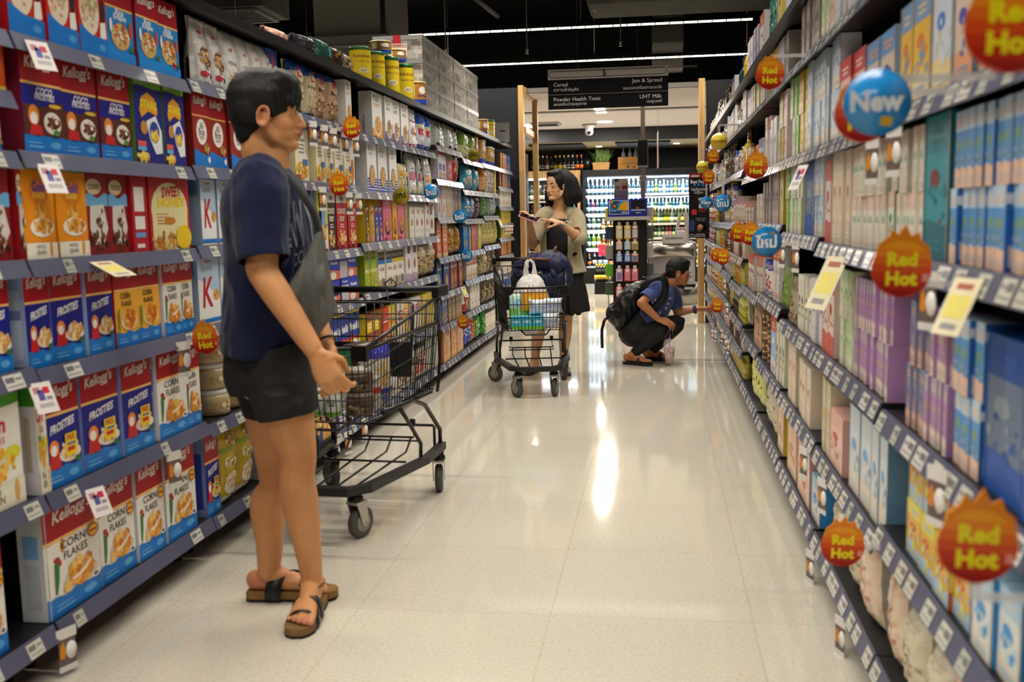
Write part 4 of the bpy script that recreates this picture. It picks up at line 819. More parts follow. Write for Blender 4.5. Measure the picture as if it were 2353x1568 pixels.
L(3,1,'organic 680 713; organic 727 749; organic 750 768; organic 772 793; organic 794 816; bowl_plain 818 836')
L(4,1,'bowl_dots 846 868; bowl_dots 875 896; bowl_dots 898 915; clearnoodle 923 941; silver_pink 943 966; silver_pink 967 978; silver_gold 979 999')
L(5,1,'purplewhite 1008 1018; purplewhite 1019 1029; redfruit 1031 1043; redbag 1045 1066')
L(6,1,'tealbag 1070 1090; tealbag 1091 1106'); L(7,1,'orangebag 1112 1121; clearwhite 1122 1131; clearwhite 1132 1140; yellowtall 1142 1147'); L(8,1,'barbox 1151 1166 4; barbox2 1167 1180 4')
L(1,2,'cookie 28 58; gold 62 134; gold 137 207; cookie 210 262; cookie 264 307; redspine 311 346; honeypack 352 462')
L(2,2,'special 472 506; special 508 545; special 547 584; special 586 622'); L(3,2,'bluemilk 722 741; bluemilk 743 757; crisp_dark 758 778; crisp_red 780 803; crisp_red 805 829')
L(4,2,'yel_brown 844 853; yel_gold 854 863; yel_blue 864 874; yel_purple 875 884; pinkg 885 904; yelg 906 917; pinkg 918 933; tanbox 935 943; housew 944 954; housew 955 966; housew 967 978; housep 979 988; redcorner 989 1003')
L(5,2,'tallwhite 1010 1025 2; tallclear 1026 1042 2; tallgrey 1043 1066 3'); L(6,2,'bluebag 1070 1083; bluebag 1084 1095; purpleclear 1096 1105'); L(7,2,'greenclear 1112 1120; greenclear 1121 1128; blueclear 1129 1148 2'); L(8,2,'whitebar 1151 1178 6'); L(8,3,'yellowbar 1153 1180 4'); L(8,4,'yellowbar 1152 1178 4'); L(8,5,'barbox 1152 1178 5'); L(8,6,'whitebar 1152 1176 4'); L(8,7,'barbox2 1152 1176 4'); L(8,8,'whitebar 1152 1176 4')
L(1,3,'frost 39 130; frost 133 206; frost 209 268; cornhoney 271 325; cornhoney 327 378; corn 381 422 hs=.9; corn 423 457 hs=.9')
L(2,3,'special 461 510; special 513 558; corn 560 600; frost 602 640'); L(3,3,'wheatpk 740 785 hs=.72 st=2; wheatpk 787 826 hs=.72 st=2')
L(4,3,'lime 844 856; lime 857 873; darkgranb 874 889; darkgranb 890 903; darkgrany 904 917; darkgrany 918 933; ovalw 935 948; ovalw 949 962; clearnut 964 984; clearnut 985 1006')
L(5,3,'orangecrk 1008 1018; orangecrk 1019 1030; goldbag 1032 1050; goldbag 1051 1065'); L(6,3,'bookblue 1067 1079 3; bookteal 1080 1084; bookred 1085 1094 2; bookpurple 1095 1099; bookyellow 1100 1109 2'); L(7,3,'clearyel 1112 1148 4')
L(1,4,'cornnes 68 106; frost_tag 112 196; frost_tag 203 286; frost_tag 290 358; corn 368 434; corn 437 492'); L(2,4,'tub 510 545 1 st=3; tub 547 585 1 st=2; tub 587 620 1 st=3; corn 625 665')
L(3,4,'weetb 762 787; weetw 788 808; weetb 809 834'); L(4,4,'branbr 846 861; branbr 862 878; branrd 879 897; branyl 899 914; branwh 916 930; branyl 931 945; branwh 946 958; branwh 959 972; branyl 973 984; yellowside 986 1002')
L(5,4,'agenb 1008 1020; agenb 1021 1034; agenr 1036 1045; agenr 1046 1055; agenr 1056 1065'); L(6,4,'branwh 1073 1098 4; darknut 1099 1107'); L(7,4,'clearnut 1112 1121; darknut 1122 1140 2')
L(5,5,'branblue 1010 1032 3; brangrey 1034 1064 4'); L(6,5,'redpouch 1068 1081; threeoval 1084 1105 3'); L(7,5,'darknut 1112 1122; darknut 1123 1140 2')
L(1,5,'corn_badge 34 118; corn_badge 124 240; corn_badge 243 322; corn_badge 324 385; corn_badge 388 455'); L(2,5,'frost_tag 458 512; grainbag 516 558; grainbag 562 600; corn_badge 610 660')
L(3,5,'bluecrk 700 744; goldcrk 747 772; whitecrk 775 799; bluecrk 801 820'); kind('bluetall', 'protein_box', 'tall white box with bright blue top', 'box', .07, .30, .06, 'd8d8e0', lambda s: (s.r(0, .7, 1, 1, '1c3cb0'), s.r(0, .78, 1, .86, 'b8c83c'), s.r(0, .7, 1, .76, '3aa0dc'), s.r(.2, .5, .8, .58, '5a2c50'), s.r(0, 0, 1, .3, 'c8b8b0')))
L(4,5,'bluetall 835 915 8; redbar 917 935; redbar 937 955; whitered 957 982 5; greybx 984 1000; greybx 1001 1015')
L(5,6,'oatbr 1019 1036; oatbr 1037 1050; oatbr 1051 1066'); L(6,6,'blueb 1069 1078; blueb 1079 1086; orangeb 1087 1096; greenb 1097 1108'); L(7,6,'greenb 1111 1116; whitebar 1118 1140 4 st=1')
# ---- milk side
R = lambda b, k, s: fill('R', b, k, s)
R(5,0,'x_box6 1701 1712 3; x_box5 1713 1722 2; x_box6 1723 1730 2'); R(4,0,'x_box3 1736 1742; x_box1 1743 1762 4 hs=1.3'); R(3,0,'b_lilac 1786 1800 hs=1; b_yellow 1772 1785; m_grey 1802 1816 2')
R(2,0,'m_grey 1836 1880 7; m_greenw 1882 1898 2 hs=1.4; b_peach 1900 1912'); R(1,0,'b_white 1915 1975 7; b_lilac 1978 2030 4; b_white 2035 2080 3')
R(5,1,'y_bottle 1703 1710; x_box6 1712 1722 3; x_box4 1723 1730 2'); R(4,1,'x_box4 1737 1742; x_box5 1743 1756 3; b_orangecap 1757 1766 2')
R(3,1,'b_white 1768 1782 3; m_olive 1786 1800 3 st=2; m_pink 1801 1811 2 st=2 hs=1.05'); R(2,1,'m_green 1815 1832 3 st=2 hs=1.1; m_yellow 1833 1850 2 st=2 hs=.9; m_bluew 1853 1890 4 st=2 hs=1.1; b_formw 1892 1900')
R(1,1,'m_bluew 1903 1925 2 st=2 hs=1.1; b_pink 1926 1950; b_pink 1951 1978; b_formb 1982 2010 ; b_formb 2012 2045; b_formy 2048 2085; b_formy 2088 2130; b_formw 2133 2180; b_formb 2183 2228'); R(0,1,'b_formy 2235 2290; b_formy 2293 2360; b_formb 2363 2430')
R(5,2,'j_yel 1701 1708; x_box1 1709 1726 4'); R(4,2,'x_box6 1738 1752 4; m_grey 1753 1760 2'); R(3,2,'m_grey 1766 1788 5 st=1 hs=1.3; b_yellow 1790 1798; m_green 1800 1812 2 st=2')
R(2,2,'m_greenw 1815 1840 4 st=2; b_dark 1843 1862; m_bluew 1865 1890 3 st=2; b_red 1893 1905'); R(1,2,'m_creamp 1908 1944 3 hs=1.3; m_white 1948 2030 9 st=2; b_whgr 2032 2048 1 st=2; m_white 2050 2112 6 st=2; b_teal 2116 2172')
R(0,2,'m_bluepeach 2178 2460 12 st=2')
R(5,3,'x_box2 1701 1715 3 hs=1.4; x_box1 1716 1730 3 hs=1.4'); R(4,3,'x_box1 1739 1750 2 hs=1.5; x_can 1751 1768 2'); R(3,3,'b_orangecap 1771 1784 2; g_olive 1786 1803 ; g_brown 1804 1824')
R(2,3,'m_cream 1828 1860 4; b_white 1862 1885 2; b_red 1888 1915 2'); R(1,3,'m_greenw 1925 1955 3 st=2; m_purple 1958 2075 17 st=2; m_blueor 2078 2118 4 st=2; m_purple 2121 2172 6 st=2'); R(0,3,'m_bluepeach 2178 2238 3 st=2; b_dark 2243 2330 1 st=1; b_dark 2335 2450 1')
R(5,4,'j_yel 1700 1720 4 st=1 hs=1.5'); R(4,4,'b_tray 1728 1746; b_brown 1748 1762 2 st=2'); R(3,4,'b_oran 1768 1780; m_cream 1783 1806 3 hs=1.25; m_creamp 1808 1826 2 hs=1.25')
R(2,4,'m_creamp 1832 1862 3; b_stripe 1866 1902 4 st=1 hs=1.3; b_pinkb 1905 1935'); R(1,4,'b_blue 1945 1995 2 st=1 hs=1.4; b_blue 1998 2060 2 st=1 hs=1.4; b_multi 2075 2140 2 st=2; b_multi 2143 2220 2 st=2'); R(0,4,'b_skyb 2230 2330 2; b_multi 2335 2480 2 st=2')
R(5,5,'y_bag 1700 1720 3'); R(4,5,'y_bag 1728 1750 3; w_bag 1752 1766'); R(3,5,'w_bag 1770 1778; b_yelpk 1784 1802; b_yelpk 1805 1826')
R(2,5,'b_pinkb 1830 1858 1 hs=1.4; b_skyb 1862 1895; b_marble 1898 1925; b_marble 1928 1960'); R(1,5,'b_peachbag 1965 2000; b_peachbag 2004 2045; b_marble 2050 2095; b_marble 2100 2150; b_peachbag 2155 2220; b_peachbag 2225 2300'); R(0,5,'b_peachbag 2310 2420; b_peachbag 2430 2560')
# far end of the milk side: jars, sauces and small boxes
_rf = random.Random(5)
for b_ in range(6, 11):
 y0, y1, lips = BAYS['R'][b_]
 for k, z in enumerate(lips):
  y = y0+.02; fam = _rf.choice([['j_nut','j_brown','j_red'], ['j_red','j_yel','j_white'], ['s_bottle','s_bottley','j_brown'], ['x_box1','x_box2','j_white'], ['s_bottle','x_box6','j_brown']])
  if k in (3, 4, 6): fam = _rf.choice([['j_red','j_brown'], ['j_yel','x_box3'], ['j_white','x_box1'], ['j_brown','x_box6']])
  zs = z+LIPH-.002; room = (lips[k-1]+LIPH-.022 if k else 1.97)-zs-.005
  while y < y1-.09:
   key = _rf.choice(fam); K = KINDS[key]; n = _rf.choice((2, 3, 4))
   for j in range(n):
    if y+K['w'] > y1-.01: break
    hs = min(1.0+.25*_rf.random(), room/K['h']); st = 2 if K['h']*hs*2 < room and K['typ'] == 'jar' and _rf.random() < .5 else 1
    for L_ in range(st): put(key, 'R', y+K['w']/2, zs, K['w'], k, .03, hs, L_, bi=b_)
    y += K['w']+.003
   y += .004
# on the overhead shelves
fill('R', 6, -1, 'j_brown 1671 1679 2; x_box5 1680 1688 2'); fill('R', 5, -1, 's_bottlet 1693 1701 2; y_bottle 1703 1712 hs=1.1'); fill('R', 4, -1, 'b_white 1716 1727 2; b_lilac 1729 1738 2; b_orangecap 1741 1750')
fill('R', 3, -1, 'x_cang 1765 1782 3 hs=1.5; b_yellow 1785 1797; b_formw 1800 1815'); fill('R', 2, -1, 'b_pink 1822 1845; b_formb 1850 1880')
fill('R', 7, -1, 'j_red 1653 1660 2; s_bottle 1661 1668 2; j_brown 1669 1672'); fill('R', 8, -1, 's_bottle 1644 1651 3'); fill('R', 9, -1, 'j_red 1637 1642 3; s_bottley 1643 1644'); fill('R', 10, -1, 'j_yel 1631 1636 3')
# ------------------------------------------------------------------ setting
def struct(name, p, m, mod=None):
 o = link(name, p.mesh(name, m)); o['kind'] = 'structure'
 if mod: mod(o)
 return o
def floor_mat():
 m = bpy.data.materials.new('polished_vinyl_floor'); m.use_nodes = True; nt = m.node_tree; b = nt.nodes['Principled BSDF']
 tc = nt.nodes.new('ShaderNodeTexCoord'); N = nt.nodes.new; K = nt.links.new
 n1 = N('ShaderNodeTexNoise'); n1.inputs['Scale'].default_value = 90; n1.inputs['Detail'].default_value = 5; K(tc.outputs['Object'], n1.inputs['Vector'])
 n2 = N('ShaderNodeTexNoise'); n2.inputs['Scale'].default_value = 1.1; n2.inputs['Detail'].default_value = 3; K(tc.outputs['Object'], n2.inputs['Vector'])
 r1 = N('ShaderNodeValToRGB'); r1.color_ramp.elements[0].position = .28; r1.color_ramp.elements[0].color = (*lin('bcb3a0'), 1); r1.color_ramp.elements[1].position = .5; r1.color_ramp.elements[1].color = (*lin('cac4b5'), 1)
 e = r1.color_ramp.elements.new(.8); e.color = (*lin('d1cbbe'), 1); K(n1.outputs['Fac'], r1.inputs[0])
 br = N('ShaderNodeTexBrick'); br.offset = 0; br.inputs['Scale'].default_value = 1.0; br.inputs['Brick Width'].default_value = .61; br.inputs['Row Height'].default_value = .61; br.inputs['Mortar Size'].default_value = .0012
 mp = N('ShaderNodeMapping'); mp.inputs['Location'].default_value = (.33, .12, 0); K(tc.outputs['Object'], mp.inputs[0]); K(mp.outputs[0], br.inputs['Vector'])
 br.inputs['Color1'].default_value = (1, 1, 1, 1); br.inputs['Color2'].default_value = (.965, .965, .96, 1); br.inputs['Mortar'].default_value = (.72, .69, .62, 1)
 mx = N('ShaderNodeMix'); mx.data_type = 'RGBA'; mx.blend_type = 'MULTIPLY'; mx.inputs[0].default_value = 1; K(r1.outputs[0], mx.inputs[6]); K(br.outputs['Color'], mx.inputs[7])
 r2 = N('ShaderNodeMapRange'); r2.inputs[3].default_value = .95; r2.inputs[4].default_value = 1.04; K(n2.outputs['Fac'], r2.inputs[0])
 sc = N('ShaderNodeVectorMath'); sc.operation = 'SCALE'; K(mx.outputs[2], sc.inputs[0]); K(r2.outputs[0], sc.inputs['Scale']); K(sc.outputs[0], b.inputs['Base Color'])
 r3 = N('ShaderNodeMapRange'); r3.inputs[3].default_value = .04; r3.inputs[4].default_value = .10; K(n2.outputs['Fac'], r3.inputs[0]); K(r3.outputs[0], b.inputs['Roughness'])
 b.inputs['Specular IOR Level'].default_value = .42
 n3 = N('ShaderNodeTexNoise'); n3.inputs['Scale'].default_value = 9; n3.inputs['Detail'].default_value = 2
 m2 = N('ShaderNodeMapping'); m2.inputs['Scale'].default_value = (1, .35, 1); K(tc.outputs['Object'], m2.inputs[0]); K(m2.outputs[0], n3.inputs['Vector'])
 bp = N('ShaderNodeBump'); bp.inputs['Strength'].default_value = .03; bp.inputs['Distance'].default_value = .01; K(n3.outputs['Fac'], bp.inputs['Height']); K(bp.outputs[0], b.inputs['Normal'])
 return m
FLOOR = floor_mat()
p = PB(); p.add([(-9,-5,0),(6,-5,0),(6,20,0),(-9,20,0)], [(0,1,2,3)], 'd3c9b6'); struct('floor', p, FLOOR)
CEIL = mat('black_ceiling', '0a0a0b', .9, mottle=.2, mscale=.6)
p = PB(); p.add([(-9,-5,4.6),(6,-5,4.6),(6,19,4.6),(-9,19,4.6)], [(3,2,1,0)], '0a0a0b'); struct('ceiling', p, CEIL)
WALLD = mat('black_wall_paint', '0f1012', .6, mottle=.12, mscale=2)
WHITEC = mat('white_ceiling_board', 'c9c0bb', .8, mottle=.04, mscale=1)
GREYW = mat('grey_fascia_paint', '8b857c', .8)
PINE = mat('pale_pine', 'c9a26b', .45, mottle=.22, mscale=3)
def grainy(m, base, dark):
 nt = m.node_tree; b = nt.nodes['Principled BSDF']; tc = nt.nodes.new('ShaderNodeTexCoord'); mp = nt.nodes.new('ShaderNodeMapping'); mp.inputs['Scale'].default_value = (14, 14, .9)
 w_ = nt.nodes.new('ShaderNodeTexNoise'); w_.inputs['Scale'].default_value = 2.2; w_.inputs['Detail'].default_value = 5; w_.inputs['Distortion'].default_value = .6
 nt.links.new(tc.outputs['Object'], mp.inputs[0]); nt.links.new(mp.outputs[0], w_.inputs['Vector']); r = nt.nodes.new('ShaderNodeValToRGB')
 r.color_ramp.elements[0].position = .35; r.color_ramp.elements[0].color = (*lin(dark), 1); r.color_ramp.elements[1].position = .6; r.color_ramp.elements[1].color = (*lin(base), 1)
 nt.links.new(w_.outputs['Fac'], r.inputs[0]); nt.links.new(r.outputs[0], b.inputs['Base Color'])
grainy(PINE, 'cda76f', 'b58b55')
# outer shell
for nm, lo, hi in (('wall_left', (-9.1,-5,0), (-9,20,4.6)), ('wall_right', (6,-5,0), (6.1,20,4.6)), ('wall_back', (-9,-5.1,0), (6,-5,4.6)), ('wall_far', (-9,18.9,0), (6,19.0,4.6))):
 p = PB(); p.box(lo, hi, '0f1012'); struct(nm, p, WALLD)
# end-of-aisle partition of black board with the opening
YP = 11.32
zt = at(1605, 185, Y=YP).z; xl = at(1190, 203, Y=YP).x; xr = at(1605, 185, Y=YP).x + .085
for nm, lo, hi in (('wall_partition_west', (-5.0, YP, 0), (xl, YP+.09, zt+.0)), ('wall_partition_east', (xr+.0, YP, 0), (3.4, YP+.09, zt))):
 p = PB(); p.box(lo, hi, '141518'); struct(nm, p, mat('black_board', '1a1c20', .55, mottle=.1))
# pine posts of the opening
def post_frame(x, w_, label, far=True):
 r = empty('wooden_portal', (x, YP, 0), label=label, cat='wood frame')
 rel(bevel(pbx('post', [((x, YP-.03, 0), (x+w_, YP+.05, zt+.02))], PINE), .004), r)
 if far:
  rel(bevel(pbx('post', [((x+.05, YP+.85, 0), (x+.05+w_, YP+.93, zt))], PINE), .004), r)
  for z in (zt-.06, at(1205, 305, Y=YP).z): rel(bevel(pbx('cross_rail', [((x+.02, YP+.05, z), (x+.08, YP+.85, z+.07))], PINE), .004), r)
  p = PB(); p.box((x+.0, YP+.2, .0), (x+.012, YP+.7, zt-.7), '17151c'); rel(link('infill_panel', p.mesh('infill_panel', mat('dark_glaze', '1c1826', .25))), r)
 return r
post_frame(xl, .062, 'pale pine frame of two posts joined by cross rails beside the woman')
post_frame(xr-.085, .07, 'single pale pine post between the sauce poster and the milk shelves', False)
# checkout hall ceiling beyond the opening
ZC = 2.615
p = PB(); p.box((-6, YP+.2, ZC), (4.5, 16.4, ZC+.02), 'e3dad4'); struct('ceiling_checkout_hall', p, WHITEC)
p = PB(); p.box((-6, YP+.19, ZC-.0), (4.5, YP+.24, zt+.012), '8b857c'); struct('trim_1', p, GREYW)
p = PB(); p.box((-6, 13.6, ZC-.012), (4.5, 13.75, ZC), '8b857c'); struct('trim_2', p, mat('ceiling_channel', '6f6863', .7))
p = PB(); p.box((-6, 16.4, ZC-.21), (4.5, 16.5, ZC+.02), '15161a'); struct('wall_fascia', p, mat('fascia_black', '1d1e22', .6))
p = PB(); p.box((-6, 16.5, ZC-.19), (4.5, 18.9, ZC-.15), 'a09070'); struct('ceiling_wine_corner', p, mat('warm_soffit', '9c8b68', .8, mottle=.1))
p = PB()
for a in range(5): p.box((-3.6+a*1.45, 16.9, ZC-.22), (-2.7+a*1.45, 18.0, ZC-.192), '101012')
struct('trim_3', p, mat('ceiling_slats', '101114', .6))
for nm, x0, x1 in (('wall_hall_west', -6.1, -6.0), ('wall_hall_east', 4.5, 4.6)):
 p = PB(); p.box((x0, YP+.2, 0), (x1, 18.9, ZC), '1a1a1c'); struct(nm, p, WALLD)
# ------------------------------------------------------------------ lamps
LEDM = mat('led_diffuser', 'ffffff', .5, emit='fff6e6', estr=3.0)
DOWN = mat('downlight_diffuser', 'ffffff', .5, emit='fff2dc', estr=14.0)
COOLE = mat('cool_tube', 'ffffff', .5, emit='cfe6ff', estr=11.0)
def area(name, loc, sx, sy, power, col, parent=None, rot=(0,0,0), spread=180):
 l = bpy.data.lights.new(name, 'AREA'); l.shape = 'RECTANGLE'; l.size = sx; l.size_y = sy; l.energy = power; l.color = col; l.spread = math.radians(spread)
 o = bpy.data.objects.new(name, l); COL.objects.link(o); o.location = loc; o.rotation_euler = rot
 if parent: o.parent = parent; o.matrix_parent_inverse = Matrix.Translation(-Vector(parent.location))
 return o
def led_run(i, y, x0, x1, z=LED_Z):
 cx = (x0+x1)/2
 desc = ['behind the camera end', 'over the first bays', 'over the second bays', 'over the fourth bays', 'over the sixth bays', 'over the eighth bays', 'passing behind the grey column', 'last before the hanging sign backdrop'][i]
 r = empty('strip_light', (cx, y, z), label=f"long white ceiling strip light on wires, {desc}", cat='strip light', group='ceiling strip lights')
 p = PB(); p.box((x0-cx, -.02, .01), (x1-cx, .02, .055), '15151a'); link('housing', p.mesh('housing', BLACK), r)
 p = PB(); p.box((x0-cx+.01, -.015, -.006), (x1-cx-.01, .015, .0098), 'ffffff'); link('diffuser', p.mesh('diffuser', LEDM), r)
 p = PB(); k = 0; x = x0+.1
 while x < x1: p.box((x-cx-.005, -.0165, -.0085), (x-cx+.005, .0165, .011), '9a9a92'); x += .145
 link('louvre', p.mesh('louvre', mat('louvre_clip', '8c8c86', .4)), r)
 p = PB(); x = x0+.6
 while x < x1: p.tube([(x-cx, 0, .056), (x-cx, 0, 4.6-z)], .002, '777777', 5); x += 1.9
 link('suspension_wire', p.mesh('suspension_wire', CHROME), r)
 area('strip_glow', (cx, y, z-.008), x1-x0-.1, .028, LED_POWER*(x1-x0), (1.0, .93, .82), r, spread=136)
led_x = {6: [(-5.2, .93)], 7: [(-5.2, 1.2)]}
for i, y in enumerate(LED_Y): led_run(i, y, -5.2, 1.25 if i < 6 else led_x[i][0][1] if i != 6 else .97)
def downlight(x, y, z, w_, d_, label, pw=60, round_=True):
 r = empty('ceiling_lamp', (x, y, z), label=label, cat='ceiling lamp', group='checkout hall lamps')
 p = PB()
 if round_: p.lathe([(.0001, -.006), (w_/2, -.006), (w_/2, .0)], 24, 'ffffff')
 else: p.box((-w_/2, -d_/2, -.006), (w_/2, d_/2, 0), 'ffffff')
 link('diffuser', p.mesh('diffuser', DOWN), r); area('lamp_glow', (x, y, z-.02), w_, d_, pw, (1, .92, .8), r)
 return r
q = at(1390, 281, Z=ZC-.01); downlight(q.x, q.y, ZC-.002, .22, .22, 'round recessed ceiling lamp beyond the hanging sign', 60)
q = at(1378, 253, Z=ZC-.01); downlight(q.x, q.y+.0, ZC-.002, .13, .9, 'slim rectangular ceiling lamp just under the hanging sign', 40, False)
for k, (x, y) in enumerate(((-3.4, 13.2), (-2.2, 15.6), (2.6, 13.4), (2.2, 15.8))): downlight(x, y, ZC-.002, .5, .5, f"square ceiling lamp of the checkout hall, {ORD[k]} from the pine frame", 90, False)
for k, (x, y) in enumerate(((at(1350, 317, Z=ZC-.26).x, 17.9), (at(1562, 312, Z=ZC-.26).x, 17.7))):
 r = downlight(x, y, ZC-.195, .10, .10, f"small wine corner spotlight, {['before the bottle poster', 'above the cooler end'][k]}", 7)
# ceiling services
DUCT = mat('duct_wrap', '4a483f', .75, bump=.5, bscale=6, mottle=.2, mscale=3)
def duct(x0, x1, y0, y1, z0, z1, label, name='air_duct'):
 o = bevel(pbx(name, [((x0, y0, z0), (x1, y1, z1))], DUCT), .04, 3); tag(o, label, 'air duct'); return o
a = at(1348, 20, Y=9.0); duct(a.x, 1.6, 8.9, 9.6, a.z+.02, a.z+.5, 'wide wrapped air duct running overhead above the sign')
a = at(1500, 58, Y=11.9); b = at(1570, 102, Y=11.9); duct(a.x, b.x, 11.9-.5, 12.0, b.z, 4.5, 'pale square air duct dropping behind the two light strips') if False else None
GY = mat('duct_grey', '3e3c35', .8, mottle=.12)
for (x0_, y0_, x1_, y1_, Y_, lb) in ((1498, 50, 1571, 103, 11.1, 'upper grey duct drop seen between the light strips'), (1498, 128, 1570, 158, 13.4, 'lower grey duct drop behind the hanging sign')):
 a = at(x0_, y0_, Y=Y_); b = at(x1_, y1_, Y=Y_); o = pbx('duct_drop', [((a.x, Y_, b.z), (b.x, Y_+.35, 4.6))], GY); tag(o, lb, 'air duct')
 bevel(o, .015)
a = at(690, 80, Y=9.4); b = at(893, 80, Y=9.4); c0 = at(707, 0, Y=9.4); c1 = at(888, 0, Y=9.4)
COLM = mat('column_paint', '7a766a', .7, mottle=.08, mscale=1.5)
r = empty('column', ((a.x+b.x)/2, 9.9, 0), label='square dark grey building column with a wider panelled base casing', cat='column', kind='structure')
rel(pbx('shaft', [((c0.x+.0, 9.55, 0), (c1.x-.02, 10.3, 4.6))], COLM), r)
rel(bevel(pbx('casing', [((a.x, 9.4, 0), (b.x-.04, 10.45, a.z-.02))], mat('casing_paint', '6a6860', .6, mottle=.08)), .01), r)
fz = a.z-.12
rel(pbx('panel_moulding', [((a.x+.09, 9.38, fz-.02), (b.x-.16, 9.4, fz)), ((a.x+.09, 9.38, .3), (a.x+.11, 9.4, fz)), ((b.x-.18, 9.38, .3), (b.x-.16, 9.4, fz)), ((b.x-.04, 9.5, fz-.02), (b.x-.025, 10.3, fz)), ((b.x-.04, 9.5, .3), (b.x-.025, 9.52, fz))], mat('moulding_paint', '8a867a', .5)), r)
p = PB(); p.box((c1.x-.10, 9.53, a.z), (c1.x-.06, 9.551, 4.6), '0d0d0c'); rel(link('shadow_gap_strip', p.mesh('strip', BLACK)), r)
# air vents, pipes, sprinklers, loudspeaker
def vent(px, py, Z, w_, d_, label, col='6e6c66'):
 q = at(px, py, Z=Z); r = empty('ceiling_vent', (q.x, q.y, Z), label=label, cat='air vent')
 p = PB(); p.box((-w_/2, -d_/2, 0), (w_/2, d_/2, .03), col); link('frame', p.mesh('frame', mat('vent_'+col, col, .6)), r)
 p = PB()
 for k in range(7): p.box((-w_/2+.03, -d_/2+.03+k*(d_-.06)/7, -.006), (w_/2-.03, -d_/2+.03+(k+.45)*(d_-.06)/7, .001), '222222')
 link('slat', p.mesh('slat', BLACK), r)
vent(548, 42, 3.7, .75, .75, 'square ceiling air vent over the muesli pouches')
vent(1555, 162, 3.4, .6, .6, 'air vent below the duct drop behind the sign')
vent(1255, 288, ZC-.03, .42, .42, 'white ceiling air vent beyond the pine frame', 'a8a29c')
q = at(548, 30, Z=3.73); tag(pbx('duct_drop', [((q.x-.5, q.y-.3, 3.74), (q.x+.42, q.y+.6, 4.6))], GY), 'dark square duct above the vent over the muesli', 'air duct')
def rod(name, pts, r_, m, label, cat):
 p = PB(); p.tube(pts, r_, '808080', 10); o = link(name, p.mesh(name, m)); tag(o, label, cat); return o
q0 = at(1085, 0, Y=9.5); q1 = at(1143, 37, Y=10.6)
rod('ceiling_pipe', [at(1060, -30, Y=9.0), q1], .025, GY, 'pale slanting pipe under the black ceiling', 'pipe')
rod('ceiling_pipe', [(-6, 9.9, 3.98), (2.5, 9.9, 3.98)], .03, BLACK, 'black pipe crossing the ceiling above the first light strip', 'pipe')
rod('ceiling_pipe', [(-6, 11.1, 4.1), (3, 11.1, 4.1)], .05, mat('pipe_dark', '1b1b1b', .5), 'thick black pipe crossing the ceiling near the partition', 'pipe')
SPR = [((1024, 118), 'above the patterned gift boxes', 9.5), ((1426, 102), 'between the sign rods', 9.6), ((1211, 120), 'near the last light strip above the pine frame', 10.4), ((1367, 20), 'hanging with a black body above the sign', 9.2)]
for (pt, lb, Y_) in SPR:
 q = at(*pt, Y=Y_); r = empty('sprinkler', (q.x, q.y, q.z), label=f'ceiling sprinkler on a drop pipe, {lb}', cat='sprinkler', group='ceiling sprinklers')
 p = PB(); p.tube([(0,0,.03), (0,0,4.6-q.z)], .006, '333333', 6); link('drop_pipe', p.mesh('drop_pipe', mat('drop_pipe_grey', '4a4a46', .5)), r)
 p = PB(); p.lathe([(.004, -.02), (.02, -.018), (.006, -.004), (.014, .0), (.014, .03)], 10, 'c8c8c8'); link('nozzle', p.mesh('nozzle', CHROME), r)
q = at(1354, 290, Z=ZC-.03); r = empty('security_camera', (q.x, q.y, ZC), label='white dome security camera under the checkout hall ceiling', cat='security camera')
CAMW = mat('camera_white', '9c9690', .5)
p = PB(); p.lathe([(.11, 0), (.11, -.03), (.07, -.05), (.06, -.09)], 20, 'c8c4be'); link('mount', p.mesh('mount', CAMW), r)
p = PB(); p.lathe([(.06, -.09), (.065, -.12), (.05, -.16), (.02, -.175), (.0005, -.178)], 20, 'c8c4be'); e_ = link('housing', p.mesh('housing', CAMW), r)
p = PB(); p.lathe([(.0005, 0), (.028, 0), (.028, .02)], 14, '222222'); link('lens', p.mesh('lens', BLACK), r, (0, -.058, -.13), rot=(math.pi/2+.3, 0, 0))
# ------------------------------------------------------------------ shopping trolleys (nose towards -y, rear axle at y=0)
def caster(root, x, y, ang, wm, sc=1.0):
 r = .062; p = PB(); t = Matrix.Translation((0, 0, 0))
 c = empty('caster', (x, y, 0), ang); c.parent = root
 p.lathe([(.012, -.017), (r-.012, -.017), (r, -.011), (r, .011), (r-.012, .017), (.012, .017)], 26, cols=['4b4a49']*5, ax='x', M=Matrix.Translation((0, .025, r)))
 link('tyre', p.mesh('tyre', RUBBER), c)
 p = PB(); p.lathe([(.001, -.0185), (.036, -.0185), (.038, -.014)], 20, '8f8d86', ax='x', M=Matrix.Translation((0, .025, r))); p.lathe([(.038, .014), (.036, .0185), (.001, .0185)], 20, '8f8d86', ax='x', M=Matrix.Translation((0, .025, r)))
 link('hub', p.mesh('hub', HUB), c)
 p = PB()
 for s in (-1, 1):
  x0 = s*.024; V = [(x0, -.02, .145), (x0, .035, .145), (x0, .043, .06), (x0, .025, .045), (x0, .010, .055)]
  V += [(a+s*.003, b, cc) for a, b, cc in V]; n = 5
  F = [tuple(range(n)), tuple(range(2*n-1, n-1, -1))] + [(i, i+n, (i+1) % n+n, (i+1) % n) for i in range(n)]
  p.add(V, F, 'a8a69c')
  p.lathe([(.0005, 0), (.008, 0), (.008, .004), (.0005, .004)], 8, 'c8c6bc', ax='x', M=Matrix.Translation((x0+(0 if s > 0 else -.004), .025, r)))
 p.box((-.027, -.024, .14), (.027, .04, .15), 'a8a69c'); link('fork', p.mesh('fork', CHROME), c)
 p = PB(); p.lathe([(.024, .148), (.032, .155), (.030, .168), (.024, .172), (.026, .19), (.0005, .19)], 16, '141414'); link('swivel_cap', p.mesh('swivel_cap', BLACK), c)
 return c
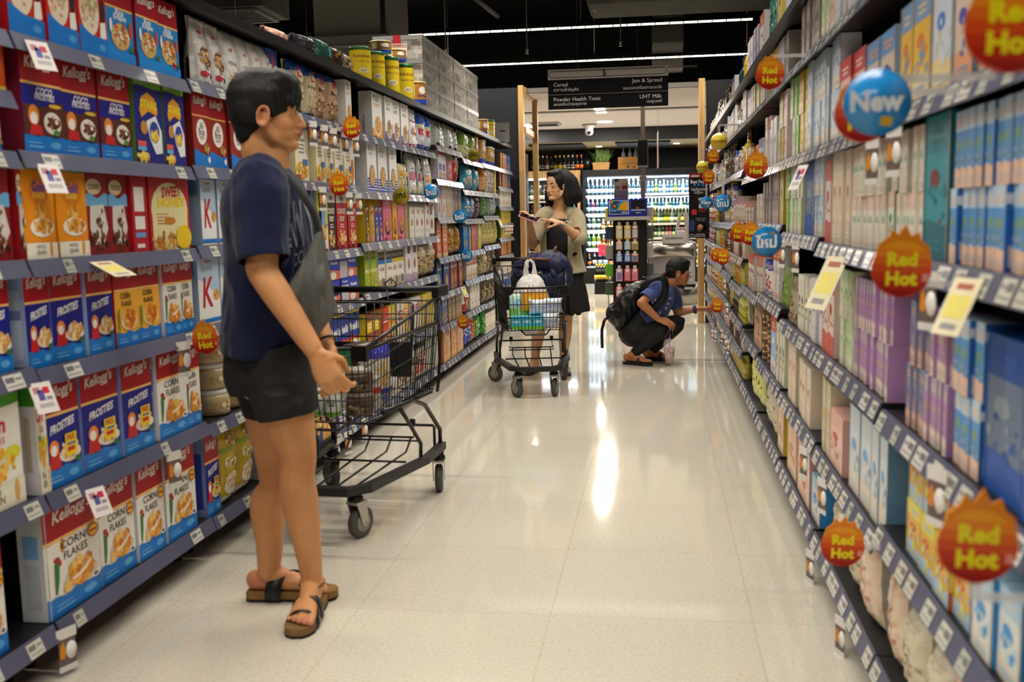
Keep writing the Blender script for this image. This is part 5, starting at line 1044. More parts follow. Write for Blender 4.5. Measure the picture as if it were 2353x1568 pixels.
def trolley(loc, rz, label):
 R_ = empty('shopping_trolley', (loc[0], loc[1], 0), rz, label=label, cat='shopping trolley')
 ya, yb = -.68, 0.0
 for i, (x, y) in enumerate(((-.12, ya), (.12, ya), (-.25, yb), (.25, yb))): caster(R_, x, y, (.5, -.35, .9, .25)[i], None)
 # base frame: flat bars narrowing to a rounded front
 p = PB(); P = [(.262, .03), (.255, -.20), (.20, -.48), (.165, -.66), (.11, -.725), (-.11, -.725), (-.165, -.66), (-.20, -.48), (-.255, -.20), (-.262, .03)]
 V = []
 for i, (x, y) in enumerate(P):
  a = P[max(0, i-1)]; b = P[min(len(P)-1, i+1)]; t = Vector((b[0]-a[0], b[1]-a[1], 0)).normalized(); n = Vector((-t.y, t.x, 0)); w_ = .021 if 2 < i < 7 else .017
  z = .195 - (0.0 if abs(y) < .1 else .012)
  for sx, zz in ((-1, 0), (1, 0), (1, .032), (-1, .032)): V.append((x+n.x*w_*sx, y+n.y*w_*sx, z+zz))
 F = []
 for i in range(len(P)-1):
  for k in range(4): a = i*4+k; b = i*4+(k+1) % 4; F.append((a, b, b+4, a+4))
 F += [(3, 2, 1, 0), tuple(range(len(V)-4, len(V)))]; p.add(V, F, '1a1a1a'); link('base_frame', p.mesh('base_frame', mat('trolley_base_black', '1d1d1d', .45, mottle=.15, mscale=5)), R_)
 # side tubes carrying the basket
 for s in (-1, 1):
  p = PB(); p.tube([(s*.255, .02, .21), (s*.255, .02, .285), (s*.245, -.16, .43), (s*.235, -.30, .475), (s*.20, -.56, .475)], .0095, '111111', 8)
  p.tube([(s*.235, -.21, .20), (s*.235, -.20, .27), (s*.22, -.33, .40), (s*.215, -.42, .475)], .0085, '111111', 8)
  link('side_tube', p.mesh('side_tube', BLACKW), R_)
 # crate rack
 p = PB(); rd = .0048
 p.tube([(-.235, .0, .21), (-.235, .0, .30), (-.235, -.02, .31), (.235, -.02, .31), (.235, .0, .30), (.235, .0, .21)], .0065, '111111', 7)
 p.tube([(-.15, -.05, .33), (-.155, -.05, .26), (.155, -.05, .26), (.15, -.05, .33)], rd, '111111', 6)
 p.tube([(-.16, -.03, .27), (-.165, -.03, .24), (.165, -.03, .24), (.16, -.03, .27)], rd, '111111', 6)
 for x in (-.14, -.05, .05, .14): p.tube([(x, -.04, .26), (x, -.12, .21), (x*.8, -.66, .20)], rd, '111111', 6)
 p.tube([(-.20, -.3, .212), (.20, -.3, .212)], rd, '111111', 6)
 for s in (-1, 1): p.lathe([(.0005, -.02), (.013, -.016), (.013, .016), (.0005, .02)], 10, '111111', M=Matrix.Translation((s*.15, -.045, .325)))
 link('crate_rack', p.mesh('crate_rack', BLACKW), R_)
 # wire basket
 def bp(s, t, h):     # side s, t along 0 rear .. 1 nose, h 0 bottom .. 1 top
  y = .06*(1-t)*(h) + (-.02)*(1-t)*(1-h) + t*(-.70-.05*h); zb = .46+.0*t; zt_ = .885*(1-t)+.748*t; z = zb+(zt_-zb)*h
  w_ = (.235+.03*h)*(1-t)+(.185+.02*h)*t
  return Vector((s*w_, y, z))
 p = PB()
 for s in (-1, 1):
  for k in range(27):
   t = k/26; p.tube([bp(s, t, 0), bp(s, t, 1)], .0021, '111111', 5)
  for h in (.0, .25, .5, .75): p.tube([bp(s, 0, h), bp(s, 1, h)], .0026, '111111', 5)
  p.tube([bp(s, -.02, 1), bp(s, 1, 1)], .0075, '111111', 8); p.tube([bp(s, 0, 0), bp(s, 1, 0)], .006, '111111', 7)
  p.tube([bp(s, .02, .72), bp(s, 1, .98)], .009, '111111', 8)
 for k in range(17):
  u = -1+2*k/16; a = bp(1, 1, 0); b = bp(1, 1, 1); p.tube([(a.x*u, a.y, a.z), (b.x*u, b.y, b.z)], .0022, '111111', 5)
 for h in (0, .3, .62, .9): a = bp(1, 1, h); p.tube([(-a.x, a.y, a.z), (a.x, a.y, a.z)], .003, '111111', 5)
 for k in range(15):
  u = -1+2*k/14; a = bp(1, 0, 0); b = bp(1, 1, 0); p.tube([(a.x*u, a.y, a.z), (b.x*u, b.y, b.z)], .002, '111111', 5)
 for t in (.2, .5, .8): a = bp(1, t, 0); p.tube([(-a.x, a.y, a.z), (a.x, a.y, a.z)], .0028, '111111', 5)
 link('wire_basket', p.mesh('wire_basket', BLACKW), R_)
 p = PB(); a = bp(1, 1, 1); b = bp(1, 1, .86)
 for s in (-1, 1): p.box((s*a.x-(.045 if s > 0 else .012), a.y-.012, a.z-.045), (s*a.x+(.012 if s > 0 else .045), a.y+.02, a.z+.012), '111111')
 p.tube([(-a.x, a.y, a.z), (a.x, a.y, a.z)], .008, '111111', 8); link('nose_bumper', p.mesh('nose_bumper', BLACK), R_)
 p = PB(); p.tube([(-.10, -.66, .46), (-.07, -.70, .43), (.07, -.70, .43), (.10, -.66, .46)], .006, '111111', 7); link('nose_loop', p.mesh('nose_loop', BLACKW), R_)
 # rear gate and child seat
 p = PB()
 for k in range(13): u = -1+2*k/12; p.tube([(u*.22, 0, .47), (u*.245, .045, .86)], .0021, '111111', 5)
 for h in (.47, .58, .70, .80, .86): p.tube([(-.24, (h-.47)*.12, h), (.24, (h-.47)*.12, h)], .003, '111111', 5)
 link('rear_gate', p.mesh('rear_gate', BLACKW), R_)
 p = PB(); p.tube([(-.19, -.18, .52), (-.21, -.17, .86), (-.20, -.165, .87), (.20, -.165, .87), (.21, -.17, .86), (.19, -.18, .52)], .0045, '111111', 7)
 for k in range(7): u = -1+2*k/6; p.tube([(u*.19, -.178, .56), (u*.2, -.168, .865)], .002, '111111', 5)
 p.tube([(-.2, -.17, .80), (.2, -.17, .80)], .003, '111111', 5); link('child_seat_frame', p.mesh('child_seat_frame', BLACKW), R_)
 p = PB(); p.box((-.20, -.16, .60), (.20, .0, .606), '111111'); p.box((-.19, -.166, .55), (.19, -.158, .70), '141416'); link('child_seat_panel', p.mesh('child_seat_panel', mat('seat_plastic', '101013', .45)), R_)
 # handle
 p = PB(); p.tube([(-.25, .12, .905), (.25, .12, .905)], .0145, '0d0d0d', 14); h_ = link('handle', p.mesh('handle', mat('handle_rubber', '0d0d0e', .4)), R_)
 p = PB()
 for s in (-1, 1): p.box((s*.262-.016, -.02, .875), (s*.262+.016, .14, .925), '161616')
 e_ = link('handle_bracket', p.mesh('handle_bracket', BLACK), R_); bevel(e_, .006)
 p = PB()
 for s in (-1, 1): p = PB(); p.tube([(s*.262, .03, .88), (s*.255, .05, .60), (s*.25, .04, .50), (s*.248, .02, .455)], .0075, '111111', 8); link('rear_tube', p.mesh('rear_tube', BLACKW), R_)
 p = PB(); p.tube([(.02, .115, .90), (.045, .11, .93), (.02, .105, .955), (-.01, .11, .935), (.0, .10, .90), (.03, .03, .865), (.2, .0, .862)], .0035, '111111', 7)
 link('hook_wire', p.mesh('hook_wire', BLACKW), R_)
 return R_
CART1 = trolley((-1.222, 4.28), math.radians(-4), 'black wire shopping trolley with boxes in it standing beside the man')
CART2 = trolley((-.937, 7.31), math.radians(10), 'black wire shopping trolley with a white carrier bag, pushed by the woman')
def inside(cart, key, lx, ly, lz, rz, label, hs=1.0, wd=None, name=None, ds=1.0):
 K = KINDS[key]; o = bpy.data.objects.new(name or K['name'], kmesh(key)); COL.objects.link(o)
 o.location = cart.matrix_basis @ Vector((lx, ly, lz)) if False else (Matrix.Translation(cart.location) @ Matrix.Rotation(cart.rotation_euler.z, 4, 'Z') @ Vector((lx, ly, lz)))
 o.rotation_euler = (0, 0, cart.rotation_euler.z + rz); o.scale = ((wd or K['w'])/K['w'], ds, hs); tag(o, label, K['cat']); return o
kind('cup_green', 'yogurt_cup', 'white cup with green foot', 'jar', .07, .11, .07, 'd4dcd4', lambda s: (s.r(0, 0, 1, .2, '6a9a34'), s.fl(.5, .5, .2, .1, 8, ['3a3a3a', '7a7a7a'], .2)), top='c8ccc4')
kind('tub_brown', 'snack_tub', 'clear tub with brown biscuits', 'jar', .11, .09, .11, '5c4638', lambda s: s.fl(.5, .35, .35, .2, 20, ['8a6a50', '3c2a20', 'b8a488'], .14), top='a8a49c')
kind('tub_red', 'snack_tub', 'clear tub with red band', 'jar', .10, .13, .10, 'c4bcb4', lambda s: (s.r(0, .5, 1, .75, 'c0342c'), s.fl(.5, .3, .3, .14, 10, ['a8a098', 'e0dcd4'], .14)), top='b8b4ac')
kind('bag_bluegold', 'snack_bag', 'white, gold and blue bread bag', 'bag', .13, .24, .08, 'd8d0c0', lambda s: (s.r(0, 0, 1, .26, '2430a8'), s.r(0, .78, 1, 1, '3c3cb0'), s.fl(.5, .5, .36, .2, 30, ['e0b050', 'f0d890', 'c88a34'], .14)))
for k, (x, lb) in enumerate(((.02, 'beside the brown tub'), (-.06, 'in the middle of three'), (-.14, 'at the shelf end of three'))): inside(CART1, 'cup_green', x, -.66, .468, 0, f'white cup with green foot standing in the trolley nose, {lb}')
inside(CART1, 'tub_brown', .11, -.62, .468, 0, 'clear tub of brown biscuits standing in the trolley, lower'); inside(CART1, 'tub_brown', .11, -.62, .560, 0, 'clear tub of brown biscuits stacked on another in the trolley')
inside(CART1, 'tub_red', .12, -.50, .468, .3, 'clear tub with red band in the trolley, outer'); inside(CART1, 'tub_red', .02, -.48, .468, .2, 'clear tub with red band in the trolley, inner')
inside(CART1, 'bag_bluegold', .14, -.34, .469, 1.2, 'white, gold and blue bread bag lying upright in the trolley')
inside(CART1, 'crisp_dark', .03, -.28, .469, 1.4, 'dark brown crisp cereal box standing in the trolley', .8); inside(CART1, 'brownst_', .0, 0, 0, 0, '') if False else None
kind('box_green', 'biscuit_box', 'green and cream biscuit box', 'box', .16, .22, .07, 'c8c09c', lambda s: (s.r(0, .7, 1, 1, '2a6a3c'), s.fl(.5, .35, .3, .2, 14, NUT, .16)), side='b0a888')
inside(CART1, 'box_green', -.07, -.38, .469, .4, 'green and cream biscuit box standing in the trolley')
# woman's trolley
kind('pouch_lime', 'food_pouch', 'pale blue and lime food pouch', 'pouch', .14, .24, .06, 'b8dcd0', lambda s: (s.wave(0, .55, .03, '8cc832', 1, 0), s.r(.3, .28, .7, .4, 'e8881c'), s.o(.4, .75, .2, .1, '8ac8e0')))
kind('pack_cyan', 'tissue_pack', 'bright cyan pack', 'box', .07, .085, .12, '3cb4dc', lambda s: (s.r(0, .0, 1, .25, '6ac030'), s.r(.2, .5, .8, .7, 'c8ecf4')), top='4cc0e4')
kind('pack_white', 'tissue_pack', 'white and pale blue packet', 'bag', .13, .10, .10, 'd4dcea', lambda s: (s.r(.1, .4, .9, .6, 'a8b8dc'),))
kind('yellow_box', 'snack_box', 'yellow orange box', 'box', .17, .10, .06, 'dc9424', lambda s: (s.r(.05, .1, .95, .9, 'e8a62c'), s.fl(.5, .5, .3, .3, 8, ['b8601c', 'f0c860'], .16)), side='c87a1c')
inside(CART2, 'pouch_lime', -.10, -.60, .468, .1, 'pale blue and lime food pouch in the trolley behind the wires', .95)
for k in range(3): inside(CART2, 'pack_cyan', -.13+k*.073, -.70, .468, 0, f'bright cyan pack at the trolley nose, {ORD[k]} from the shelf side')
for k, (x, z) in enumerate(((.10, .468), (.03, .56), (.14, .565))): inside(CART2, 'pack_white', x, -.68+.02*k, z, .1*k, f"white and pale blue packet in the trolley, {['at the bottom', 'upper one by the carrier bag', 'upper one by the side wires'][k]}")
inside(CART2, 'yellow_box', .0, -.60, .585, .15, 'yellow orange box in front of the white carrier bag in the trolley', 1.2)
# ------------------------------------------------------------------ people
def catmull(P, k=4):
 out = []; n = len(P)
 for i in range(n-1):
  a, b, c, d = P[max(0, i-1)], P[i], P[i+1], P[min(n-1, i+2)]
  for j in range(k):
   t = j/k; out.append(.5*((2*b)+(c-a)*t+(2*a-5*b+4*c-d)*t*t+(3*b-a-3*c+d)*t**3))
 out.append(P[-1]); return out
class Flesh(PB):
 def limb(s, pts, rad, side=None, n=14, sm=4, caps=True):
  """tapering limb; rad entries r or (r across side, r other)"""
  P = [np.array(p, float) for p in pts]; Rr = [np.array(r if isinstance(r, (tuple, list)) else (r, r), float) for r in rad]
  if sm > 1: P = catmull(P, sm); Rr = catmull(Rr, sm)
  P = [Vector(p) for p in P]; m = len(P); sd = Vector(side) if side else None; V = []; prev = None
  for i, p in enumerate(P):
   t = (P[min(m-1, i+1)]-P[max(0, i-1)]).normalized()
   u = sd if sd else (prev or (Vector((0, 1, 0)) if abs(t.y) < .9 else Vector((1, 0, 0))))
   x = (u - t*u.dot(t)).normalized(); y = t.cross(x); prev = x
   for k in range(n): a = 2*math.pi*k/n; V.append(p+x*(math.cos(a)*max(.001, Rr[i][0]))+y*(math.sin(a)*max(.001, Rr[i][1])))
  F = [(i*n+k, i*n+(k+1) % n, (i+1)*n+(k+1) % n, (i+1)*n+k) for i in range(m-1) for k in range(n)]
  F += [tuple(range(n-1, -1, -1)), tuple((m-1)*n+k for k in range(n))]; s.add(V, F, '808080', True)
  if caps:
   for i in (0, m-1): r = min(Rr[i]); s.ell(P[i], (r, r, r))
 def ell(s, c, r, M=None, n=14):
  V = [(0, 0, 1)]; h = n//2
  for i in range(1, h):
   a = math.pi*i/h
   for k in range(n): b = 2*math.pi*k/n; V.append((math.sin(a)*math.cos(b), math.sin(a)*math.sin(b), math.cos(a)))
  V.append((0, 0, -1)); F = [(0, 1+k, 1+(k+1) % n) for k in range(n)]
  for i in range(h-2):
   for k in range(n): a = 1+i*n+k; b = 1+i*n+(k+1) % n; F.append((a, a+n, b+n, b))
  l = len(V)-1; o = 1+(h-2)*n; F += [(l, o+(k+1) % n, o+k) for k in range(n)]
  c = Vector(c); out = []
  for v in V:
   q = Vector((v[0]*r[0], v[1]*r[1], v[2]*r[2])); out.append((M @ (c+q)) if M is not None else c+q)
  s.add(out, F, '808080', True)
 def grow(s, name, m, vox=.005, smooth=3, color=None, cut=None, base='808080', wr=0):
  me = bpy.data.meshes.new('tmp'); me.from_pydata([tuple(v) for v in s.v], [], s.f); o = bpy.data.objects.new('tmp', me); COL.objects.link(o)
  r = o.modifiers.new('r', 'REMESH'); r.mode = 'VOXEL'; r.voxel_size = vox; r.use_smooth_shade = True
  q = o.modifiers.new('s', 'SMOOTH'); q.factor = .5; q.iterations = smooth
  dg = bpy.context.evaluated_depsgraph_get(); dg.update(); out = bpy.data.meshes.new_from_object(o.evaluated_get(dg)); out.name = name
  bpy.data.objects.remove(o); bpy.data.meshes.remove(me)
  if wr:
   nn = [v.normal.copy() for v in out.vertices]
   for v, q in zip(out.vertices, nn):
    c = v.co; t = noise.noise(Vector((c.x*9+c.z*5, c.y*9, c.z*4-c.x*4)))+.5*noise.noise(Vector((c.x*24, c.y*24+c.z*9, c.z*11)))
    v.co = c+q*(wr*(1-2.2*abs(t)))
  if cut:
   bm = bmesh.new(); bm.from_mesh(out); bm.normal_update()
   dele = [f for f in bm.faces if cut(f.calc_center_median(), f.normal)]
   bmesh.ops.delete(bm, geom=dele, context='FACES')
   bmesh.ops.delete(bm, geom=[v for v in bm.verts if not v.link_faces], context='VERTS')
   for _ in range(10):
    nw = {}
    for v in bm.verts:
     es = [e for e in v.link_edges if e.is_boundary]
     if len(es) == 2: nw[v] = v.co*.4+(es[0].other_vert(v).co+es[1].other_vert(v).co)*.3
    for v, q in nw.items(): v.co = q
   bm.to_mesh(out); bm.free()
  n = len(out.vertices); co = np.empty(n*3, dtype=np.float32); out.vertices.foreach_get('co', co); co = co.reshape(-1, 3)
  cc = np.ones((n, 4), dtype=np.float32); cc[:, :3] = lin(base)
  if color: color(co, cc)
  for a in list(out.color_attributes): out.color_attributes.remove(a)
  ca = out.color_attributes.new('Col', 'FLOAT_COLOR', 'POINT'); ca.data.foreach_set('color', cc.ravel())
  out.materials.clear(); out.materials.append(m); out.polygons.foreach_set('use_smooth', [True]*len(out.polygons)); out.update(); return out
def blend(co, cc, c, r, col, k=1.0):
 d = np.linalg.norm((co-np.array(c, dtype=np.float32))/np.array(r, dtype=np.float32), axis=1); w_ = np.clip(1.4-d, 0, .5)*2*k; w_ = np.clip(w_, 0, 1)[:, None]
 cc[:, :3] = cc[:, :3]*(1-w_)+np.array(lin(col), dtype=np.float32)*w_
def frame(o, fwd, tilt=0.0, roll=0.0, s=1.0):
 f = Vector(fwd).normalized(); l = Vector((0, 0, 1)).cross(f).normalized(); u = f.cross(l)
 M = Matrix(((f.x, l.x, u.x, 0), (f.y, l.y, u.y, 0), (f.z, l.z, u.z, 0), (0, 0, 0, 1)))
 return Matrix.Translation(o) @ M @ Matrix.Rotation(tilt, 4, 'Y') @ Matrix.Rotation(roll, 4, 'X') @ Matrix.Scale(s, 4)
def head(F, M, fem=False):
 e = lambda c, r: F.ell(c, r, M)
 e((-.04, 0, .62), (.415, .33, .385)); e((-.13, 0, .52), (.31, .31, .34)); e((.10, 0, .42), (.27, .265, .33)); e((.12, 0, .22), (.22, .205, .17))
 e((.265, 0, .095), (.10, .12, .085)); e((.06, 0, .13), (.16, .2, .12))
 for s in (-1, 1):
  e((.17, s*.14, .34), (.14, .12, .15)); e((.13, s*.13, .24), (.17, .13 if fem else .115, .15)); e((.27, s*.12, .55), (.085, .12, .04)); e((.395, s*.045*(.8 if fem else 1), .325), (.036, .030, .028))
  F.limb([M @ Vector((-.02, s*.25, .30)), M @ Vector((.06, s*.21, .17)), M @ Vector((.22, s*.09, .09))], [.07*M.to_scale().x]*3, n=10, sm=2)
  e((.285, s*.145, .478), (.058, .08, .05))
  E = M @ Matrix.Translation((-.03, s*.32, .43)) @ Matrix.Rotation(s*.35, 4, 'Z') @ Matrix.Rotation(.2, 4, 'Y') @ Matrix.Scale(.84, 4)
  n = 14; P = [E @ Vector((.085*math.cos(a)*(1 if math.cos(a) > 0 else 1.1), s*.03+s*.03*(math.cos(a) < 0), .145*math.sin(a)-(.0 if math.sin(a) > 0 else .0))) for a in [2*math.pi*k/n for k in range(n)]]
  sc = M.to_scale().x; F.limb(P+[P[0]], [.021*sc]*(n+1), n=7, sm=1); F.ell((-.005, -s*.01, 0), (.075, .036, .125), E); F.ell((0, s*.02, -.13), (.045, .025, .04), E)
 sc = M.to_scale().x
 F.limb([M @ Vector((.335, 0, .53)), M @ Vector((.385, 0, .43)), M @ Vector((.43, 0, .345))], [.026*sc, .030*sc, .042*sc], n=10, sm=2); e((.425 if fem else .435, 0, .338), (.042, .045, .038))
 g_ = .012 if fem else 0; e((.345-g_, 0, .245), (.075, .10, .035)); e((.362-g_, 0, .236), (.042, .075, .020)); e((.352-g_, 0, .195), (.042, .062, .025))
def face_paint(M, fem=False, lip='9c4a40'):
 def f(co, cc):
  sc = M.to_scale().x
  blend(co, cc, M @ Vector((.42, 0, .34)), [.09*sc]*3, 'c88468', .3)
  for s in (-1, 1): blend(co, cc, M @ Vector((.22, s*.2, .33)), [.11*sc]*3, 'c47c5c', .25)
  for z, h in ((.238, .02), (.194, .024)):
   for y in (-.05, 0, .05): blend(co, cc, M @ Vector((.40, y, z)), [.038*sc]*3, lip, .5)
 return f
def eyes(root, M, brow='1a1412'):
 p = PB()
 for s in (-1, 1):
  F_ = Flesh(); F_.ell((.323, s*.142, .478), (.030, .042, .017), M, 12); k = len(p.v); p.v += F_.v;
  for f in F_.f: p.f.append([k+i for i in f]); p.c.append(lin('a89a90')); p.sm.append(True); p.mi.append(0)
  F_ = Flesh(); F_.ell((.334, s*.142, .479), (.025, .028, .021), M, 10); k = len(p.v); p.v += F_.v
  for f in F_.f: p.f.append([k+i for i in f]); p.c.append(lin('1c120c')); p.sm.append(True); p.mi.append(0)
 rel(link('eye', p.mesh('eye', GLOSS)), root)
 p = PB(); sc = M.to_scale().x
 for s in (-1, 1): p.tube([M @ Vector((.355, s*.06, .575)), M @ Vector((.348, s*.13, .598)), M @ Vector((.30, s*.215, .578))], .013*sc, brow, 6, rr=[.012*sc, .014*sc, .006*sc])
 for s in (-1, 1): p.tube([M @ Vector((.335, s*.09, .492)), M @ Vector((.337, s*.145, .503)), M @ Vector((.30, s*.2, .488))], .006*sc, brow, 6)
 rel(link('eyebrow', p.mesh('eyebrow', mat('brow_hair', '15100e', .8))), root)
def hand(F, wrist, d, n, k=1.0, curl=(.5, .5, .5, .5), thumb=(.3, .4), spread=.10, flip=1, curls2=None):
 """palm and five fingers; d direction, n palm normal, thumb on side s"""
 w_ = Vector(wrist); d = Vector(d).normalized(); n = Vector(n); n = (n - d*n.dot(d)).normalized(); s = d.cross(n).normalized()*flip
 L_ = .088*k
 F.limb([w_ - d*.02*k, w_+d*.02*k, w_+d*L_*.6, w_+d*L_], [(.024*k, .018*k), (.032*k, .017*k), (.040*k, .0165*k), (.040*k, .013*k)], side=tuple(s), n=12, sm=3)
 F.ell(w_+d*.03*k+s*.022*k+n*.006*k, (.022*k, .022*k, .02*k))
 tips = []
 for i in range(4):
  off = (.030-.020*i)*k; ln = (.043, .047, .044, .034)[i]*k; r0 = (.0098, .0098, .0092, .0082)[i]*k
  b = w_+d*(L_-abs(i-1.2)*.004*k)+s*off; dd = (d+s*(spread*(1.5-i)/1.5)).normalized(); c = curl[i]; P = [b-d*.02*k, b]; a = 0
  for q, (f_, m_) in enumerate(((1.0, 1.0), (.62, 1.15), (.5, .7))):
   a += c*m_; v = dd*math.cos(a)+n*math.sin(a); P.append(P[-1]+v*ln*f_)
  F.limb(P, [r0*1.05, r0*1.08, r0, r0*.9, r0*.75], n=9, sm=2); tips.append(P[-1])
 b = w_+d*.022*k+s*.028*k+n*.004*k; v1 = (d*.75+s*.62+n*thumb[0]).normalized(); v2 = (d*.95+s*(.35-thumb[1])+n*thumb[0]*1.4).normalized()
 F.limb([b-v1*.015*k, b, b+v1*.038*k, b+v1*.038*k+v2*.028*k, b+v1*.038*k+v2*.05*k], [.014*k, .0135*k, .0115*k, .0105*k, .008*k], n=9, sm=2)
 return tips
def foot(F, heel, toe, ank, k=1.0, out=1, ankr=.034):
 h = Vector(heel); t = Vector(toe); a = Vector(ank); d = (t-h); ln = d.length; d.normalize(); s = Vector((0, 0, 1)).cross(d)*out
 F.limb([h+Vector((0, 0, .028)), h+d*ln*.25+Vector((0, 0, .032)), h+d*ln*.55+Vector((0, 0, .028)), h+d*ln*.76+Vector((0, 0, .02))], [(.028*k, .028), (.032*k, .032), (.036*k, .027), (.042*k, .017)], side=tuple(s), n=14)
 F.limb([a, a*.5+(h+d*ln*.35+Vector((0, 0, .045)))*.5, h+d*ln*.55+Vector((0, 0, .036))], [ankr, .033, .022], n=12); F.ell(h+Vector((0, 0, .035)), (.03*k, .03*k, .032))
 for s2 in (-1, 1): F.ell(a+s*s2*.028, (.014, .014, .017))
 for i in range(5):
  o_ = (-.030+.0165*i)*k; r = (.0135, .0095, .009, .0085, .008)[i]*k; f_ = (1.0, .99, .955, .915, .865)[i]
  b = h+d*ln*.74+s*(-o_)*1+Vector((0, 0, .016)); F.limb([b, h+d*(ln*f_-r*2)+s*(-o_*1.05)+Vector((0, 0, .017)), h+d*(ln*f_-r)+s*(-o_*1.05)+Vector((0, 0, .012))], [r*.9, r, r*.85], n=8, sm=2)
def sole(heel, toe, width, th, cols, name, m, root, out=1):
 h = Vector(heel); t = Vector(toe); d = (t-h).normalized(); s = Vector((0, 0, 1)).cross(d)*out; ln = (t-h).length+.035; h = h-d*.02; p = PB()
 prof = [(0, .0, .0), (.0, .62, .62), (.05, .82, .82), (.2, .84, .84), (.45, .80, .72), (.7, 1.12, .98), (.86, 1.08, .92), (.95, .86, .66), (1.0, .45, .3)]
 ring = [(f, a) for f, a, b in prof[1:]] + [(f, -b) for f, a, b in reversed(prof[1:])]; z0 = 0.0
 for (zb, zt_, c, g) in ((0, th*.3, cols[0], 1.0), (th*.3, th, cols[1], .97)):
  V = []
  for z in (zb, zt_):
   for f, a in ring: q = h+d*ln*f-s*(a*width/2*g); V.append((q.x, q.y, z+h.z))
  n = len(ring); F = [tuple(range(n-1, -1, -1)), tuple(range(n, 2*n))]+[(i, (i+1) % n, n+(i+1) % n, n+i) for i in range(n)]
  p.add(V, F, c)
 return rel(link(name, p.mesh(name, m)), root)
def strap(root, c, d, s, w_, half, h, name='strap', col='1c1b1c', flare=0.0, z0=.012, m=None):
 """leather band across a foot: c centre on the ground, d foot direction, s across"""
 p = PB(); n = 14; V = []; c = Vector(c); d = Vector(d).normalized(); s = Vector(s).normalized()
 for i in range(n+1):
  a = math.pi*i/n
  for e in (0, .003):
   for q in (-1, 1):
    pos = c+s*(math.cos(a)*(half+e))+Vector((0, 0, z0+math.sin(a)**.8*(h-z0+e)))+d*(q*w_/2+flare*math.cos(a)); V.append(pos)
 F = []
 for i in range(n): o_ = i*4; F += [(o_, o_+4, o_+5, o_+1), (o_+2, o_+3, o_+7, o_+6), (o_, o_+2, o_+6, o_+4), (o_+1, o_+5, o_+7, o_+3)]
 p.add(V, F, col, True); return rel(link(name, p.mesh(name, m or mat('black_leather', '1f1e20', .35))), root)
def P_(px, py, Y): return at(px, py, Y=Y)
def band(pts, w_, th, nrm, col, n_=None):
 """flat strap through pts, width across nrm-perpendicular"""
 p = PB(); P = [Vector(q) for q in pts]; V = []
 for i, q in enumerate(P):
  t = (P[min(len(P)-1, i+1)]-P[max(0, i-1)]).normalized(); nn = Vector(nrm(q) if callable(nrm) else nrm); sd = t.cross(nn).normalized(); nn = sd.cross(t).normalized()
  for a, b in ((-1, -1), (1, -1), (1, 1), (-1, 1)): V.append(q+sd*(a*w_/2)+nn*(b*th/2))
 F = []
 for i in range(len(P)-1):
  for k in range(4): a = i*4+k; b = i*4+(k+1) % 4; F.append((a, b, b+4, a+4))
 F += [(3, 2, 1, 0), tuple(range(len(V)-4, len(V)))]; p.add(V, F, col, True); return p
def hair_mat(name, col, rough=.42):
 m = mat(name, col, rough, spec=.4); nt = m.node_tree; b = nt.nodes['Principled BSDF']; tc = nt.nodes.new('ShaderNodeTexCoord'); mp = nt.nodes.new('ShaderNodeMapping'); mp.inputs['Scale'].default_value = (1, 1, .12)
 n = nt.nodes.new('ShaderNodeTexNoise'); n.inputs['Scale'].default_value = 160; n.inputs['Detail'].default_value = 4; nt.links.new(tc.outputs['Object'], mp.inputs[0]); nt.links.new(mp.outputs[0], n.inputs['Vector'])
 bp = nt.nodes.new('ShaderNodeBump'); bp.inputs['Strength'].default_value = .7; bp.inputs['Distance'].default_value = .004; nt.links.new(n.outputs['Fac'], bp.inputs['Height']); nt.links.new(bp.outputs[0], b.inputs['Normal'])
 return m
HAIRM = hair_mat('black_hair', '0b0a0a', .55)
